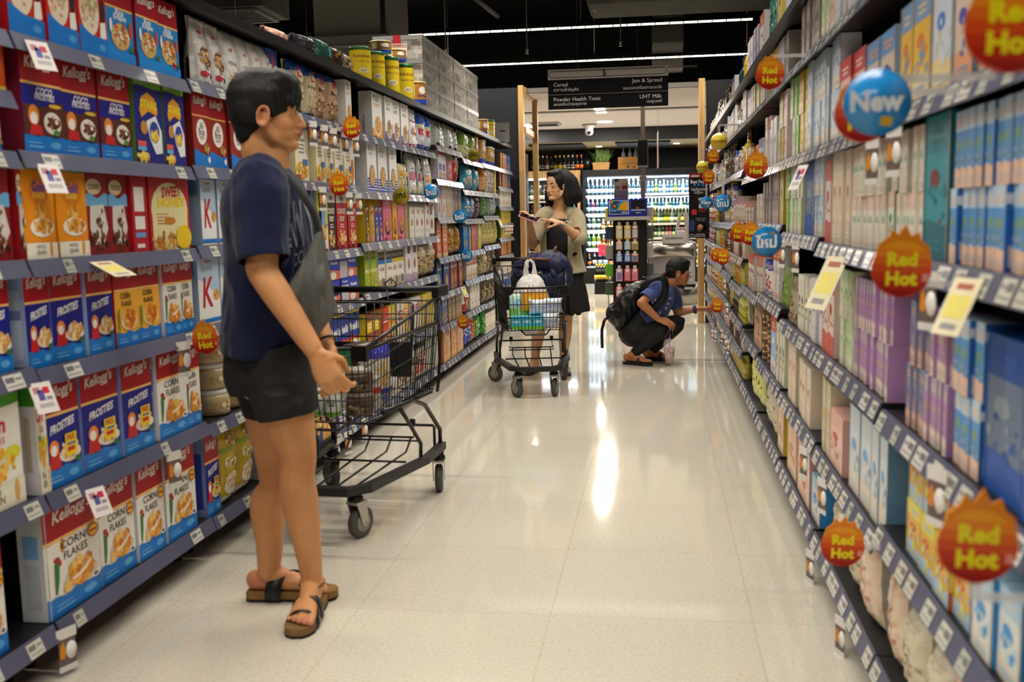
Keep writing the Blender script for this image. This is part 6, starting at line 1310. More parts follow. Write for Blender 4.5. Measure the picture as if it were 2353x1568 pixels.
# ================================================================== the man
def man():
 Y0 = 2.87; root = empty('person', (-1.16, 2.87, 0), label='person in navy T-shirt, dark shorts and sandals standing beside a trolley, looking along the shelves', cat='person')
 chin = P_(652, 346, Y0).z; ho = P_(621, 341, Y0+.01); H = .232
 M = frame((ho.x, ho.y, chin-.005), (.95, .31, 0), 0.0, 0.0, H)
 B = Flesh(); head(B, M)
 sh = lambda px, py, Y: P_(px, py, Y)
 nb = sh(607, 385, 2.88)
 B.limb([M @ Vector((-.10, 0, .42)), M @ Vector((-.13, 0, .05)), nb, nb+Vector((-.01, 0, -.08))], [(.055, .058), (.054, .056), (.062, .066), (.08, .10)], side=(0, 1, 0))
 B.limb([M @ Vector((.05, 0, .12)), nb+Vector((.03, 0, -.02))], [.045, .045])
 # torso and hips under the clothes
 B.limb([nb+Vector((-.01, 0, -.04)), sh(612, 470, 2.88), sh(616, 600, 2.88), sh(610, 720, 2.88), sh(615, 860, 2.89)], [(.12, .07), (.175, .10), (.16, .098), (.15, .09), (.15, .1)], side=(0, 1, 0))
 sR = sh(597, 425, 2.71); eR = sh(606, 630, 2.66); wR = sh(722, 806, 2.63)
 B.limb([sR, (sR+eR)/2+Vector((0, 0, 0)), eR], [.055, .047, .041]); B.limb([eR+Vector((-.012, 0, .02)), eR, (eR*2+wR)/3, wR], [.04, .043, .041, (.028, .023)], side=(1, 0, .6))
 hand(B, wR+(wR-eR).normalized()*.01, (.46, -.03, -.88), (.0, 1, -.1), .98, curl=(.6, .66, .72, .78), thumb=(.6, .6), flip=1, spread=.14)
 sL = sh(612, 425, 3.05); eL = sh(690, 640, 3.12); wL = sh(752, 792, 3.0)
 B.limb([sL, eL], [.054, .042], sm=1); B.limb([eL, (eL*2+wL)/3, wL], [.042, .040, (.024, .028)], side=(1, 0, .6))
 hand(B, wL+(wL-eL).normalized()*.01, (.30, -.12, -.95), (-.75, -.62, 0), .98, curl=(.45, .5, .55, .6), thumb=(.7, .7), flip=-1, spread=.08)
 # legs
 aR = Vector((-1.075, 2.885, .095)); kR = sh(684, 1065, 2.80); hR = sh(640, 850, 2.80)
 B.limb([hR, (hR+kR)/2+Vector((.0, 0, 0)), kR+Vector((0, 0, .03)), kR+Vector((-.004, 0, -.05)), kR*.68+aR*.32+Vector((-.012, .01, 0)), kR*.3+aR*.7, aR+Vector((0, 0, .02)), aR], [.088, .078, .058, .053, .057, .042, .034, .034], n=16)
 foot(B, (-1.085, 2.94, .028), (-1.052, 2.695, .026), aR, 1.0, 1)
 aL = sh(618, 1318, 2.97); kL = sh(632, 1085, 2.98); hL = sh(612, 850, 2.97)
 B.limb([hL, (hL+kL)/2, kL+Vector((0, 0, .03)), kL+Vector((0, 0, -.05)), kL*.68+aL*.32+Vector((-.018, 0, 0)), kL*.3+aL*.7+Vector((-.004, 0, 0)), aL+Vector((0, 0, .01)), aL], [.086, .076, .057, .053, .058, .044, .036, .034], n=16)
 foot(B, (-1.30, 2.975, .03), (-1.055, 3.0, .026), aL, 1.0, -1)
 fp = face_paint(M, lip='9a5648')
 def paint(co, cc):
  fp(co, cc)
  for c in (kR, kL): blend(co, cc, c, [.06]*3, 'a8663e', .4)
  blend(co, cc, (-1.30, 2.975, .04), [.05]*3, 'b8705c', .6)
  for s in (1,): blend(co, cc, M @ Vector((-.03, -.35, .43)), [.03]*3, 'b87058', .5)
  for i in range(5): blend(co, cc, (-1.052+.012*(i-2), 2.71, .03), [.02]*3, 'b87464', .4)
 rel(link('body', B.grow('body', SKIN, .0045, 2, paint, base='c48b5c')), root); eyes(root, M)
 # hair: short at the nape, long fringe
 h = Flesh(); e = lambda c, r: h.ell(c, r, M, 18)
 e((-.07, 0, .68), (.46, .385, .40)); e((-.20, 0, .52), (.31, .365, .34)); e((-.24, 0, .36), (.22, .28, .24)); e((.10, 0, .86), (.32, .33, .20)); e((.20, 0, .80), (.20, .30, .17))
 e((-.27, 0, .24), (.16, .23, .16))
 for y in (-.24, -.16, -.08, 0, .08, .16, .24):
  h.limb([M @ Vector((.12, y, .96)), M @ Vector((.34, y*1.05, .84)), M @ Vector((.385-.25*abs(y), y*1.15, .66-.06*abs(math.sin(y*19)))), M @ Vector((.37-.3*abs(y), y*1.2, .60-.08*abs(math.sin(y*19))))], [.06*H, .065*H, .045*H, .012*H], n=8, sm=3, caps=False)
 for s in (-1, 1): h.limb([M @ Vector((.06, s*.31, .72)), M @ Vector((.07, s*.325, .55)), M @ Vector((.075, s*.305, .40))], [.075*H, .05*H, .014*H], n=8)
 def cuth(c, n):
  q = M.inverted() @ c; return False
 rel(link('hair', h.grow('hair', HAIRM, .005, 2, base='0c0b0b')), root)
 # T-shirt
 C = [(607, 392, 2.88), (610, 425, 2.88), (615, 480, 2.88), (624, 560, 2.88), (622, 660, 2.88), (616, 745, 2.885), (616, 797, 2.89)]
 pc = [sh(*c) for c in C]; rs = [(.075, .072), (.165, .100), (.20, .118), (.195, .122), (.188, .122), (.19, .124), (.19, .124)]
 t = Flesh(); t.limb(pc, rs, side=(0, 1, 0), n=22, caps=False)
 t.limb([nb+Vector((-.012, -.02, -.035)), sR+Vector((.0, 0, .0)), (sR*.4+eR*.6)+Vector((.0, -.004, .0)), sR*.16+eR*.84+Vector((.004, -.004, 0))], [.06, .078, .074, .074], n=16, caps=False); t.ell(sR+Vector((0, .01, .0)), (.072, .065, .07))
 t.limb([nb+Vector((-.012, .02, -.035)), sL, sL*.45+eL*.55, sL*.2+eL*.8], [.06, .075, .072, .072], n=16, caps=False)
 for a in ((sh(560, 640, 2.73), sh(600, 560, 2.71)), (sh(640, 740, 2.74), sh(680, 560, 2.75)), (sh(570, 780, 2.74), sh(585, 690, 2.72))): t.limb([a[0], (a[0]+a[1])/2+Vector((0, -.006, 0)), a[1]], [.004, .014, .004], n=8)
 endR = sR*.16+eR*.84; dR = (eR-sR).normalized(); endL = sL*.2+eL*.8; dL = (eL-sL).normalized(); zb = pc[-1].z
 def cut(c, n):
  return (c.z < zb+.012 and n.z < -.6 and c.z < .9) or ((c-endR).length < .09 and n.dot(dR) > .7 and (c-endR).dot(dR) > -.012) or ((c-endL).length < .09 and n.dot(dL) > .7)
 def tp(co, cc):
  d = co[:, 2]; w_ = np.clip((.915-d)/.01, 0, 1)*np.clip((d-.86)/.01, 0, 1)*.0; cc[:, :3] = cc[:, :3]
  k = np.clip((zb+.035-d)/.004, 0, 1)[:, None]; cc[:, :3] = cc[:, :3]*(1-k*.0)+np.array(lin('1c2b58'))*k*.5*(1) - cc[:, :3]*k*.5*0
 rel(link('t_shirt', t.grow('t_shirt', CLOTH, .006, 3, None, cut, base='10183a', wr=.005)), root)
 # chest print: arched letters wrapped on the front of the shirt
 def onchest(a, z):   # angle from +x towards -y, height
  i = 0
  while i < len(pc)-2 and pc[i+1].z > z: i += 1
  f = (pc[i].z-z)/(pc[i].z-pc[i+1].z); c = pc[i]*(1-f)+pc[i+1]*f; ry = rs[i][0]*(1-f)+rs[i+1][0]*f; rx = rs[i][1]*(1-f)+rs[i+1][1]*f
  n = Vector((math.cos(a)/rx, -math.sin(a)/ry, 0)).normalized(); return Vector((c.x+rx*math.cos(a), c.y-ry*math.sin(a), z))+n*.008
 p = PB()
 for txt, zc, hh, a0, a1, col, wt in (('NEW YORK', 1.195, .11, 1.1, -1.0, '8c9098', .035), ('NEW YORK', 1.20, .10, 1.085, -1.01, '3a4264', -.012), ('COLORADO', 1.105, .035, .62, -.6, '747a8c', .01)):
  V, F, wh = text_tris(txt, wt); out = []
  for x, y in V:
   u = x/wh[0]; a = a0+(a1-a0)*u; out.append(onchest(a, zc+(y/wh[1]-.5)*hh*(1+.25*math.sin(math.pi*u))+.02*math.sin(math.pi*u)) - Vector((0, 0, 0)) + (Vector((math.cos(a), -math.sin(a), 0))*(.001 if wt < 0 else 0)))
  p.add(out, F, col)
 rel(link('chest_print', p.mesh('chest_print', CLOTH)), root)
 # shorts
 s_ = Flesh(); hemR = hR*.36+kR*.64+Vector((-.006, 0, .0)); hemL = hL*.36+kL*.64
 hemR = sh(663, 958, 2.79); hemL = sh(622, 950, 2.985)
 s_.limb([sh(610, 795, 2.885), sh(612, 850, 2.885), sh(620, 890, 2.885)], [(.162, .112), (.168, .12), (.15, .115)], side=(0, 1, 0), n=20, caps=False)
 s_.limb([hR+Vector((-.02, .02, .04)), (hR+hemR)/2, hemR], [(.105, .112), (.10, .102), (.098, .088)], side=(0, 1, 0), n=18, caps=False)
 s_.limb([hL+Vector((-.01, -.01, .04)), (hL+hemL)/2, hemL], [(.105, .11), (.10, .098), (.095, .085)], side=(0, 1, 0), n=18, caps=False)
 zc_ = hemR.z; s_.limb([sh(585, 905, 2.72), sh(625, 912, 2.69), sh(665, 908, 2.70)], [.003, .010, .003], n=8)
 def sp(co, cc):
  blend(co, cc, sh(695, 925, 2.70), [.02, .03, .018], '7c7468', .6)
  for q in range(8): blend(co, cc, sh(600+RNG.random()*90, 850+RNG.random()*90, 2.70), [.03, .03, .012], '2c2c2e', .5)
 rel(link('shorts', s_.grow('shorts', mat('washed_denim', attr=True, rough=.9, bump=.3, bscale=400, mottle=.35, mscale=14), .006, 3, sp, lambda c, n: c.z < zc_+.02 and n.z < -.55, base='1b1b1d')), root)
 # sandals
 cork = mat('cork_sole', attr=True, rough=.85, bump=.4, bscale=300, mottle=.15, mscale=60)
 sole((-1.085, 2.94, 0), (-1.052, 2.695, 0), .092, .03, ('201614', '7c5c34'), 'sandal_sole', cork, root, 1)
 sole((-1.305, 2.975, 0), (-1.05, 3.0, 0), .092, .032, ('201614', '8a6638'), 'sandal_sole', cork, root, -1)
 dR_ = Vector((.033, -.245, 0)).normalized(); sR_ = Vector((0, 0, 1)).cross(dR_)
 for f, hh, fl in ((.44, .082, .012), (.68, .060, -.004)): c = Vector((-1.085, 2.94, 0))+dR_*(.27*f); strap(root, c, dR_, sR_, .034, .047, hh, 'sandal_strap', flare=fl)
 dL_ = Vector((.245, .025, 0)).normalized(); sL_ = Vector((0, 0, 1)).cross(dL_)
 for f, hh, fl in ((.36, .092, .03), (.72, .058, -.004)): c = Vector((-1.30, 2.975, 0))+dL_*(.27*f); strap(root, c, dL_, sL_, .05 if f < .5 else .036, .048, hh, 'sandal_strap', flare=fl)
 # anklet, wrist bands
 p = PB(); n = 18; c = aR+Vector((0, 0, .0)); p.tube([(c.x+.040*math.cos(2*math.pi*k/n), c.y+.040*math.sin(2*math.pi*k/n), c.z+.006*math.sin(2*math.pi*k/n)) for k in range(n)], .0022, '3a2418', 6, close=True); rel(link('anklet', p.mesh('anklet', CARD)), root)
 p = PB(); dd = (wL-eL).normalized(); u = dd.cross(Vector((0, 1, 0))).normalized(); v = dd.cross(u); c = wL-dd*.012
 p.tube([c+u*(.031*math.cos(2*math.pi*k/n))+v*(.031*math.sin(2*math.pi*k/n)) for k in range(n)], .0035, '17130f', 6, close=True); rel(link('wrist_band', p.mesh('wrist_band', CARD)), root)
 # sling bag
 g = Flesh(); g.limb([sh(735, 535, 2.79), sh(732, 565, 2.785), sh(724, 620, 2.775), sh(711, 695, 2.765), sh(713, 740, 2.77), sh(720, 772, 2.785)], [(.018, .01), (.03, .018), (.06, .036), (.115, .055), (.10, .05), (.04, .015)], side=(.25, 1, 0), n=18)
 for a, b in (((700, 590), (688, 720)), ((722, 560), (735, 720)), ((742, 600), (748, 690))): g.limb([sh(*a, 2.68), sh((a[0]+b[0])/2-3, (a[1]+b[1])/2, 2.655), sh(*b, 2.68)], [.003, .011, .003], n=8)
 bag = empty('sling_bag', tuple(sh(712, 740, 2.77)), label='soft grey cloth sling bag worn across the chest of the standing man', cat='bag')
 rel(link('pouch', g.grow('pouch', mat('grey_canvas', '5c5c58', .9, bump=.4, bscale=350, mottle=.15, mscale=10), .005, 3, base='4b4b49')), bag)
 pts = [sh(735, 540, 2.785), sh(722, 490, 2.765), sh(690, 440, 2.735), sh(655, 398, 2.76), sh(618, 378, 2.80), sh(590, 385, 2.86)]
 p = band([Vector(q) for q in catmull([np.array(q) for q in pts], 3)], .026, .004, (1, -1, .6), '2a2a2c'); rel(link('strap', p.mesh('strap', CLOTH)), bag)
 return M
man()
# ================================================================== the woman
def woman():
 root = empty('person', (-.86, 7.66, 0), label='person in beige cardigan and black dress tapping a pink phone behind a trolley', cat='person')
 S_ = P_; H = .222; ho = S_(1280, 461, 7.62); M = frame(ho, (-.62, -.78, 0), .05, .0, H)
 f = Vector((-.5, -.87, 0)).normalized(); s = Vector((0, 0, 1)).cross(f)     # s: her left
 B = Flesh(); head(B, M, True); nb = S_(1285, 487, 7.66)
 B.limb([M @ Vector((-.08, 0, .35)), M @ Vector((-.12, 0, .02)), nb, nb+Vector((0, .0, -.06))], [.046, .045, .052, .07])
 hip = S_(1290, 632, 7.70)
 B.limb([nb+Vector((0, 0, -.03)), S_(1285, 515, 7.68), S_(1284, 552, 7.68), S_(1287, 595, 7.69), hip], [(.10, .06), (.145, .09), (.135, .088), (.13, .085), (.155, .11)], side=tuple(s))
 sL = S_(1322, 497, 7.66); eL = S_(1331, 549, 7.52); wL = S_(1289, 513, 7.40); sR = S_(1251, 495, 7.62); eR = S_(1223, 562, 7.50); wR = S_(1221, 524, 7.36)
 B.limb([sL, eL], [.046, .04], sm=1); B.limb([eL, (eL*2+wL)/3, wL], [.041, .037, (.024, .02)]); B.limb([sR, eR], [.046, .038], sm=1); B.limb([eR, (eR*2+wR)/3, wR], [.038, .036, (.022, .024)])
 hand(B, wL, (-.86, -.1, .30), (-.2, .3, -1), .92, curl=(.06, .75, .85, .95), thumb=(.5, .2), flip=1)
 hand(B, wR, (-.10, -.12, 1), (-.5, -.2, .6), .92, curl=(.55, .55, .5, .45), thumb=(.2, .1), flip=-1)
 aR = Vector((-.965, 7.72, .085)); kR = S_(1240, 742, 7.68); aL = Vector((-.735, 7.70, .085)); kL = S_(1300, 735, 7.70); hR = S_(1262, 650, 7.70); hL = S_(1304, 650, 7.72)
 for h_, k_, a_ in ((hR, kR, aR), (hL, kL, aL)): B.limb([h_, (h_+k_)/2, k_, k_*.65+a_*.35+Vector((0, .012, 0)), k_*.25+a_*.75, a_], [.082, .07, .052, .052, .036, .031], n=14)
 foot(B, (-.955, 7.77, .02), (-1.01, 7.56, .018), aR, .92, 1, .03); foot(B, (-.735, 7.75, .02), (-.70, 7.53, .018), aL, .92, -1, .03)
 rel(link('body', B.grow('body', SKIN, .0045, 2, face_paint(M, True, 'a04844'), base='d8a880')), root); eyes(root, M)
 h = Flesh(); e = lambda c, r: h.ell(c, r, M, 18)
 e((-.10, 0, .64), (.44, .38, .44)); e((-.18, 0, .44), (.33, .39, .36)); e((.12, 0, .92), (.24, .24, .12))
 for sd in (-1, 1):
  for j in range(6):
   x = (-.06 if sd > 0 else .04)-.09*j; h.limb([M @ Vector((x*.8+.06, sd*.2, .99)), M @ Vector((x-.02, sd*(.345+.005*j), .70)), M @ Vector((x-.02, sd*(.39+.02*j), .36)), M @ Vector((x+.02*math.sin(j), sd*(.40+.03*j), .05)), M @ Vector((x+.02, sd*(.34+.03*j), -.14-.03*math.sin(j*2)))], [.05*H, .085*H, .10*H, .115*H, .03*H], n=8, sm=3)
 for j in range(5): y = -.3+.15*j; h.limb([M @ Vector((-.42, y, .6)), M @ Vector((-.48, y*1.1, .3)), M @ Vector((-.44, y*1.2, 0)), M @ Vector((-.36, y*1.1, -.16))], [.1*H, .12*H, .13*H, .04*H], n=8)
 rel(link('hair', h.grow('hair', HAIRM, .005, 2, base='0c0b0b')), root)
 # dress
 cs = [S_(1284, 497, 7.665), S_(1284, 530, 7.68), S_(1284, 560, 7.68), S_(1287, 592, 7.69), S_(1290, 632, 7.70), S_(1294, 675, 7.71), S_(1297, 716, 7.715)]
 d = Flesh(); d.limb(cs, [(.115, .075), (.15, .104), (.15, .106), (.142, .102), (.175, .13), (.20, .15), (.215, .165)], side=tuple(s), n=22, caps=False)
 for a in range(9): an = -1.2+a*.3; v = (f*math.cos(an)+s*math.sin(an)); d.limb([cs[3]+v*.12, cs[5]+v*.175, cs[6]+v*.19], [.006, .016, .022], n=8)
 zt_ = cs[0].z; zb = cs[-1].z
 def cutd(c, n): return (c.z < zb+.02 and n.z < -.6) or (c.z > cs[0].z-.022 and (c-cs[0]).dot(f) > 0)
 rel(link('dress', d.grow('dress', mat('black_dress', '121113', .75, bump=.2, bscale=200, mottle=.2, mscale=12), .006, 3, None, cutd, wr=.004)), root)
 # cardigan, open at the front
 k = Flesh(); kc = [nb+Vector((0, .0, -.01)), S_(1285, 503, 7.675), S_(1286, 535, 7.685), S_(1289, 585, 7.69), S_(1292, 618, 7.70), S_(1294, 633, 7.70)]
 k.limb(kc, [(.085, .065), (.168, .112), (.175, .125), (.178, .13), (.195, .145), (.20, .15)], side=tuple(s), n=22, caps=False)
 eL2 = eL+(wL-eL)*.16; k.limb([nb+s*.06+Vector((0, 0, -.01)), sL, (sL+eL)/2+s*.01, eL+s*.006, eL2], [.05, .066, .062, .060, .054], n=16, caps=False)
 k.limb([nb-s*.06+Vector((0, 0, -.01)), sR, (sR+eR)/2-s*.004, sR*.1+eR*.9], [.05, .062, .056, .052], n=16, caps=False); k.ell(sL, (.062,)*3); k.ell(sR, (.06,)*3)
 for j in range(5): q = sL*(1-.2*j)+eL*(.2*j)
 zk = kc[-1].z
 def cutk(c, n):
  q = c-kc[2]; a = math.atan2(q.dot(s), q.dot(f)); fr = math.hypot(q.dot(s), q.dot(f))
  sl = (c-eL2).length < .07 and n.dot((wL-eL).normalized()) > .75 and (c-eL2).dot((wL-eL).normalized()) > -.015
  arm = min((c-(sL*(1-t)+eL*t)).length for t in (.3, .6, .9)) < .075 or min((c-(sR*(1-t)+eR*t)).length for t in (.4, .7, .95)) < .07
  return sl or ((c-(sR*.1+eR*.9)).length < .07 and n.dot((eR-sR).normalized()) > .6) or (c.z < zk+.02 and n.z < -.6) or (-.38 < a < 1.0 and not arm and (c-sR).length > .085 and q.dot(f) > 0) or (c.z > nb.z-.005 and n.z > .5 and fr < .07)
 km = k.grow('cardigan', mat('beige_knit', attr=True, rough=.9, bump=.5, bscale=160, mottle=.12, mscale=30, sheen=.3), .006, 3, None, cutk, base='b4a788')
 o = link('cardigan', km); o.modifiers.new('t', 'SOLIDIFY').thickness = .007; rel(o, root)
 p = PB(); c = S_(1318, 586, 7.56); u = s*1.0; p.box((-.028, -.004, -.008), (.028, .004, .012), '1c1114', M=Matrix.Translation(c) @ Matrix.Rotation(-.2, 4, 'Z') @ Matrix.Rotation(-.35, 4, 'Y')); rel(link('pocket_trim', p.mesh('pocket_trim', CLOTH)), root)
 # watch and ring
 p = PB(); n = 16; dd = (wL-eL).normalized(); u = dd.cross(Vector((0, 0, 1))).normalized(); v = dd.cross(u); c = wL-dd*.02; p.tube([c+u*(.026*math.cos(2*math.pi*i/n))+v*(.024*math.sin(2*math.pi*i/n)) for i in range(n)], .004, 'd8d8d4', 6, close=True)
 p.lathe([(.0005, 0), (.012, 0), (.012, .006), (.0005, .006)], 12, 'ece8e4', M=Matrix.Translation(c-u*.0+Vector((.0, -.028, .0))) @ Matrix.Rotation(math.pi/2, 4, 'X')); rel(link('wristwatch', p.mesh('wristwatch', CHROME)), root)
 sd = mat('brown_sandal', attr=True, rough=.5)
 for hl, te, o_ in (((-.955, 7.77, 0), (-1.01, 7.56, 0), 1), ((-.735, 7.75, 0), (-.70, 7.53, 0), -1)):
  sole(hl, te, .08, .018, ('2c1c14', '4a3022'), 'sandal_sole', sd, root, o_); dv = (Vector(te)-Vector(hl)).normalized(); sv = Vector((0, 0, 1)).cross(dv)
  for g, hh in ((.5, .066), (.72, .045)): strap(root, Vector(hl)+dv*.225*g, dv, sv, .018, .042, hh, 'sandal_strap', '3a2418', m=sd)
 # phone
 a = S_(1193, 493, 7.30); b = S_(1237, 509, 7.30); X = (b-a).normalized(); c = (a+b)/2; nY = Vector((.12, -.35, .93)); nY = (nY-X*nY.dot(X)).normalized(); Z = X.cross(nY); Mp = Matrix.Translation(c) @ Matrix(((X.x, Z.x, nY.x, 0), (X.y, Z.y, nY.y, 0), (X.z, Z.z, nY.z, 0), (0, 0, 0, 1)))
 r = empty('mobile_phone', tuple(c), label='mobile phone in a pink case held up in the hand of the woman', cat='phone')
 p = PB(); p.box((-.075, -.037, -.005), (.075, .037, .004), 'd88a98', M=Mp); rel(bevel(link('case', p.mesh('case', mat('pink_case', 'd88a98', .4))), .004, 3), r)
 p = PB(); p.box((-.068, -.032, .0041), (.068, .032, .0048), '101014', M=Mp); rel(link('screen', p.mesh('screen', mat('phone_screen', '15161c', .1))), r)
woman()
# ================================================================== the squatting girl
def girl():
 root = empty('person', (-.1, 8.2, 0), label='person squatting in blue T-shirt and black leggings, reaching towards the low shelf', cat='person')
 S_ = P_; H = .222; ho = S_(1556, 656, 8.26); M = frame(ho, (1, .10, 0), .10, 0, H)
 B = Flesh(); head(B, M, True); nb = S_(1530, 652, 8.26)
 B.limb([M @ Vector((-.12, 0, .30)), M @ Vector((-.22, 0, .08)), nb, nb+Vector((-.05, 0, -.05))], [.047, .046, .052, .07])
 pel = S_(1455, 764, 8.25); ch = S_(1518, 688, 8.26); wa = S_(1490, 730, 8.26); sv = (0, 1, 0)
 B.limb([nb+Vector((-.02, 0, -.02)), ch, wa, pel], [(.12, .06), (.145, .09), (.13, .085), (.16, .11)], side=sv)
 sR = S_(1511, 662, 8.13); eR = S_(1474, 697, 8.02); wR = S_(1514, 735, 8.03); sL = S_(1545, 672, 8.40); eL = S_(1557, 718, 8.44); wL = S_(1600, 711, 8.42)
 B.limb([sR, eR], [.045, .037], sm=1); B.limb([eR, (2*eR+wR)/3, wR], [.038, .035, (.021, .024)]); B.limb([sL, eL], [.045, .037], sm=1); B.limb([eL, (2*eL+wL)/3, wL], [.038, .034, (.021, .024)])
 hand(B, wR, (.86, .05, -.30), (.0, .6, -.8), .88, curl=(.25, .35, .4, .45), thumb=(.2, -.1), flip=1)
 hand(B, wL, (.98, -.05, .06), (.0, -.5, -.8), .9, curl=(.18, .3, .4, .5), thumb=(.25, 0), flip=-1)
 kR = S_(1524, 754, 8.10); aR = S_(1452, 816, 8.14); kL = S_(1560, 742, 8.42); aL = S_(1492, 812, 8.36)
 def leg(F, g):
  F.limb([pel+Vector((0, -.06, -.0)), (pel+kR)/2+Vector((0, 0, -.005)), kR, kR*.6+aR*.4+Vector((-.02, 0, -.02)), kR*.15+aR*.85, aR*1.0], [.10+g, .082+g, .058+g, .054+g, .038+g, .034], n=16)
  F.limb([pel+Vector((0, .06, 0)), (pel+kL)/2, kL, kL*.6+aL*.4+Vector((-.02, 0, -.02)), kL*.15+aL*.85, aL], [.10+g, .082+g, .056+g, .054+g, .038+g, .034], n=16)
 leg(B, -.004)
 fR = at(1441, 829, Z=0); tR = at(1492, 840, Z=0); fR = Vector((fR.x, 8.18, .022)); tR = Vector((tR.x, 8.08, .02)); tR = fR+(tR-fR).normalized()*.225
 foot(B, fR, tR, aR, .9, 1, .031); fL = Vector((aL.x-.03, 8.40, .022)); tL = fL+Vector((.21, -.05, 0)); foot(B, fL, tL, aL, .9, -1, .031)
 rel(link('body', B.grow('body', SKIN, .0045, 2, face_paint(M, True, '8c4038'), base='b87c54')), root); eyes(root, M)
 h = Flesh(); e = lambda c, r: h.ell(c, r, M, 18)
 e((-.06, 0, .66), (.435, .36, .41)); e((-.19, 0, .52), (.31, .345, .32)); e((.10, 0, .86), (.30, .28, .15)); e((-.40, 0, .40), (.12, .14, .12))
 rel(link('hair', h.grow('hair', HAIRM, .005, 2, base='0c0b0b')), root)
 q = Flesh(); q.limb([M @ Vector((-.42, 0, .42)), M @ Vector((-.62, -.16, .30)), M @ Vector((-.95, -.34, .16)), M @ Vector((-1.4, -.5, -.04))], [.09*H, .12*H, .13*H, .03*H], n=10); rel(link('ponytail', q.grow('ponytail', hair_mat('brown_hair', '33221a'), .005, 2, base='2c1d16')), root)
 p = PB(); n = 12; c = M @ Vector((-.46, 0, .40)); p.tube([c+Vector((0.004*math.cos(6.28*k/n), .026*math.cos(6.28*k/n), .026*math.sin(6.28*k/n))) for k in range(n)], .006, '7a2a5c', 6, close=True); rel(link('hair_tie', p.mesh('hair_tie', CARD)), root)
 # shirt
 t = Flesh(); t.limb([nb+Vector((-.01, 0, -.015)), S_(1527, 668, 8.26), ch, S_(1505, 712, 8.26), S_(1486, 737, 8.26)], [(.07, .055), (.135, .085), (.165, .112), (.158, .112), (.145, .10)], side=sv, n=20, caps=False)
 t.ell(sR, (.06,)*3); t.ell(sL, (.06,)*3)
 t.limb([sR, sR*.45+eR*.55, sR*.25+eR*.75], [.062, .062, .062], n=14, caps=False); t.limb([nb+Vector((0, .04, -.03)), sL, sL*.45+eL*.55, sL*.25+eL*.75], [.05, .06, .06, .058], n=14, caps=False); t.limb([nb+Vector((-.02, -.04, -.03)), sR], [.05, .06], n=14, caps=False)
 dR = (eR-sR).normalized(); dL = (eL-sL).normalized(); e1 = sR*.25+eR*.75; e2 = sL*.25+eL*.75
 rel(link('t_shirt', (SM := t.grow('t_shirt', CLOTH, .006, 3, None, lambda c, n: ((c-e1).length < .08 and n.dot(dR) > .6) or ((c-e2).length < .08 and n.dot(dL) > .6), base='46558c', wr=.004))), root)
 bv = BVHTree.FromPolygons([v.co for v in SM.vertices], [list(f.vertices) for f in SM.polygons])
 p = PB(); rr = random.Random(3)
 for (px, py, w_, hh) in ((1531, 684, 8, 5), (1539, 686, 5, 5), (1521, 696, 6, 5), (1535, 698, 6, 3), (1511, 706, 8, 7), (1528, 709, 12, 6), (1516, 718, 5, 5), (1501, 694, 6, 8), (1506, 688, 4, 5)):
  c = S_(px, py, 8.135); s2 = .0035
  for a in range(5):
   x = c.x+(rr.random()-.5)*w_*s2*.8; z = c.z+(rr.random()-.5)*hh*s2*.8; ht = bv.ray_cast(Vector((x, 7.4, z)), Vector((0, 1, 0)))[0]
   if ht: p.box((x-.004, ht.y-.003, z-.005), (x+.004, ht.y, z+.005), 'c4c8d8')
 # small white motifs set just on the near side of the shirt
 rel(link('shirt_motif', p.mesh('shirt_motif', CLOTH)), root)
 l = Flesh(); leg(l, .005); l.limb([wa+Vector((-.03, 0, -.0)), pel+Vector((0, 0, .0))], [(.14, .10), (.17, .125)], side=sv, n=18); zc1 = aR.z+.012
 rel(link('leggings', l.grow('leggings', mat('black_leggings', '0f0f12', .7, mottle=.2, mscale=10), .006, 3, None, lambda c, n: (c-aR).length < .045 or (c-aL).length < .045)), root)
 fl = mat('black_foam', attr=True, rough=.7)
 for a, b, o_ in ((fR, tR, 1), (fL, tL, -1)):
  sole((a.x, a.y, 0), (b.x, b.y, 0), .085, .022, ('101012', '17171a'), 'flip_flop_sole', fl, root, o_); dv = (b-a).normalized(); dv.z = 0; s2 = Vector((0, 0, 1)).cross(dv)
  strap(root, Vector((a.x, a.y, 0))+dv*.13, dv, s2, .022, .043, .068, 'flip_flop_strap', '131315', flare=.0); strap(root, Vector((a.x, a.y, 0))+dv*.165, dv, s2, .014, .03, .052, 'flip_flop_strap', '131315')
 p = PB(); n = 14; dd = (wL-eL).normalized(); u = dd.cross(Vector((0, 0, 1))).normalized(); v = dd.cross(u); c = wL-dd*.012
 for off in (-.006, .006): p.tube([c+dd*off+u*(.028*math.cos(6.283*k/n))+v*(.03*math.sin(6.283*k/n)) for k in range(n)], .0075, '3a2a78', 6, close=True)
 rel(link('wrist_band', p.mesh('wrist_band', mat('purple_band', '3a2a78', .5))), root)
 # backpack
 bp = empty('backpack', tuple(S_(1437, 745, 8.2)), label='large black backpack on the back of the squatting shopper', cat='backpack'); BK = mat('black_nylon', '0d0d10', .42, bump=.25, bscale=45, mottle=.3, mscale=8)
 g = Flesh(); a = S_(1478, 655, 8.25); b = S_(1430, 748, 8.25); m_ = (a+b)/2; ax = (a-b).normalized(); nn = Vector((-ax.z, 0, ax.x)).normalized()
 if nn.x > 0: nn = -nn
 g.limb([a+ax*.0, a*.75+b*.25+nn*.03, m_+nn*.045, a*.2+b*.8+nn*.045, b+nn*.01], [(.09, .04), (.145, .085), (.165, .10), (.17, .105), (.13, .06)], side=(0, 1, 0), n=20)
 rel(link('main_compartment', g.grow('main_compartment', BK, .006, 3, wr=.009)), bp)
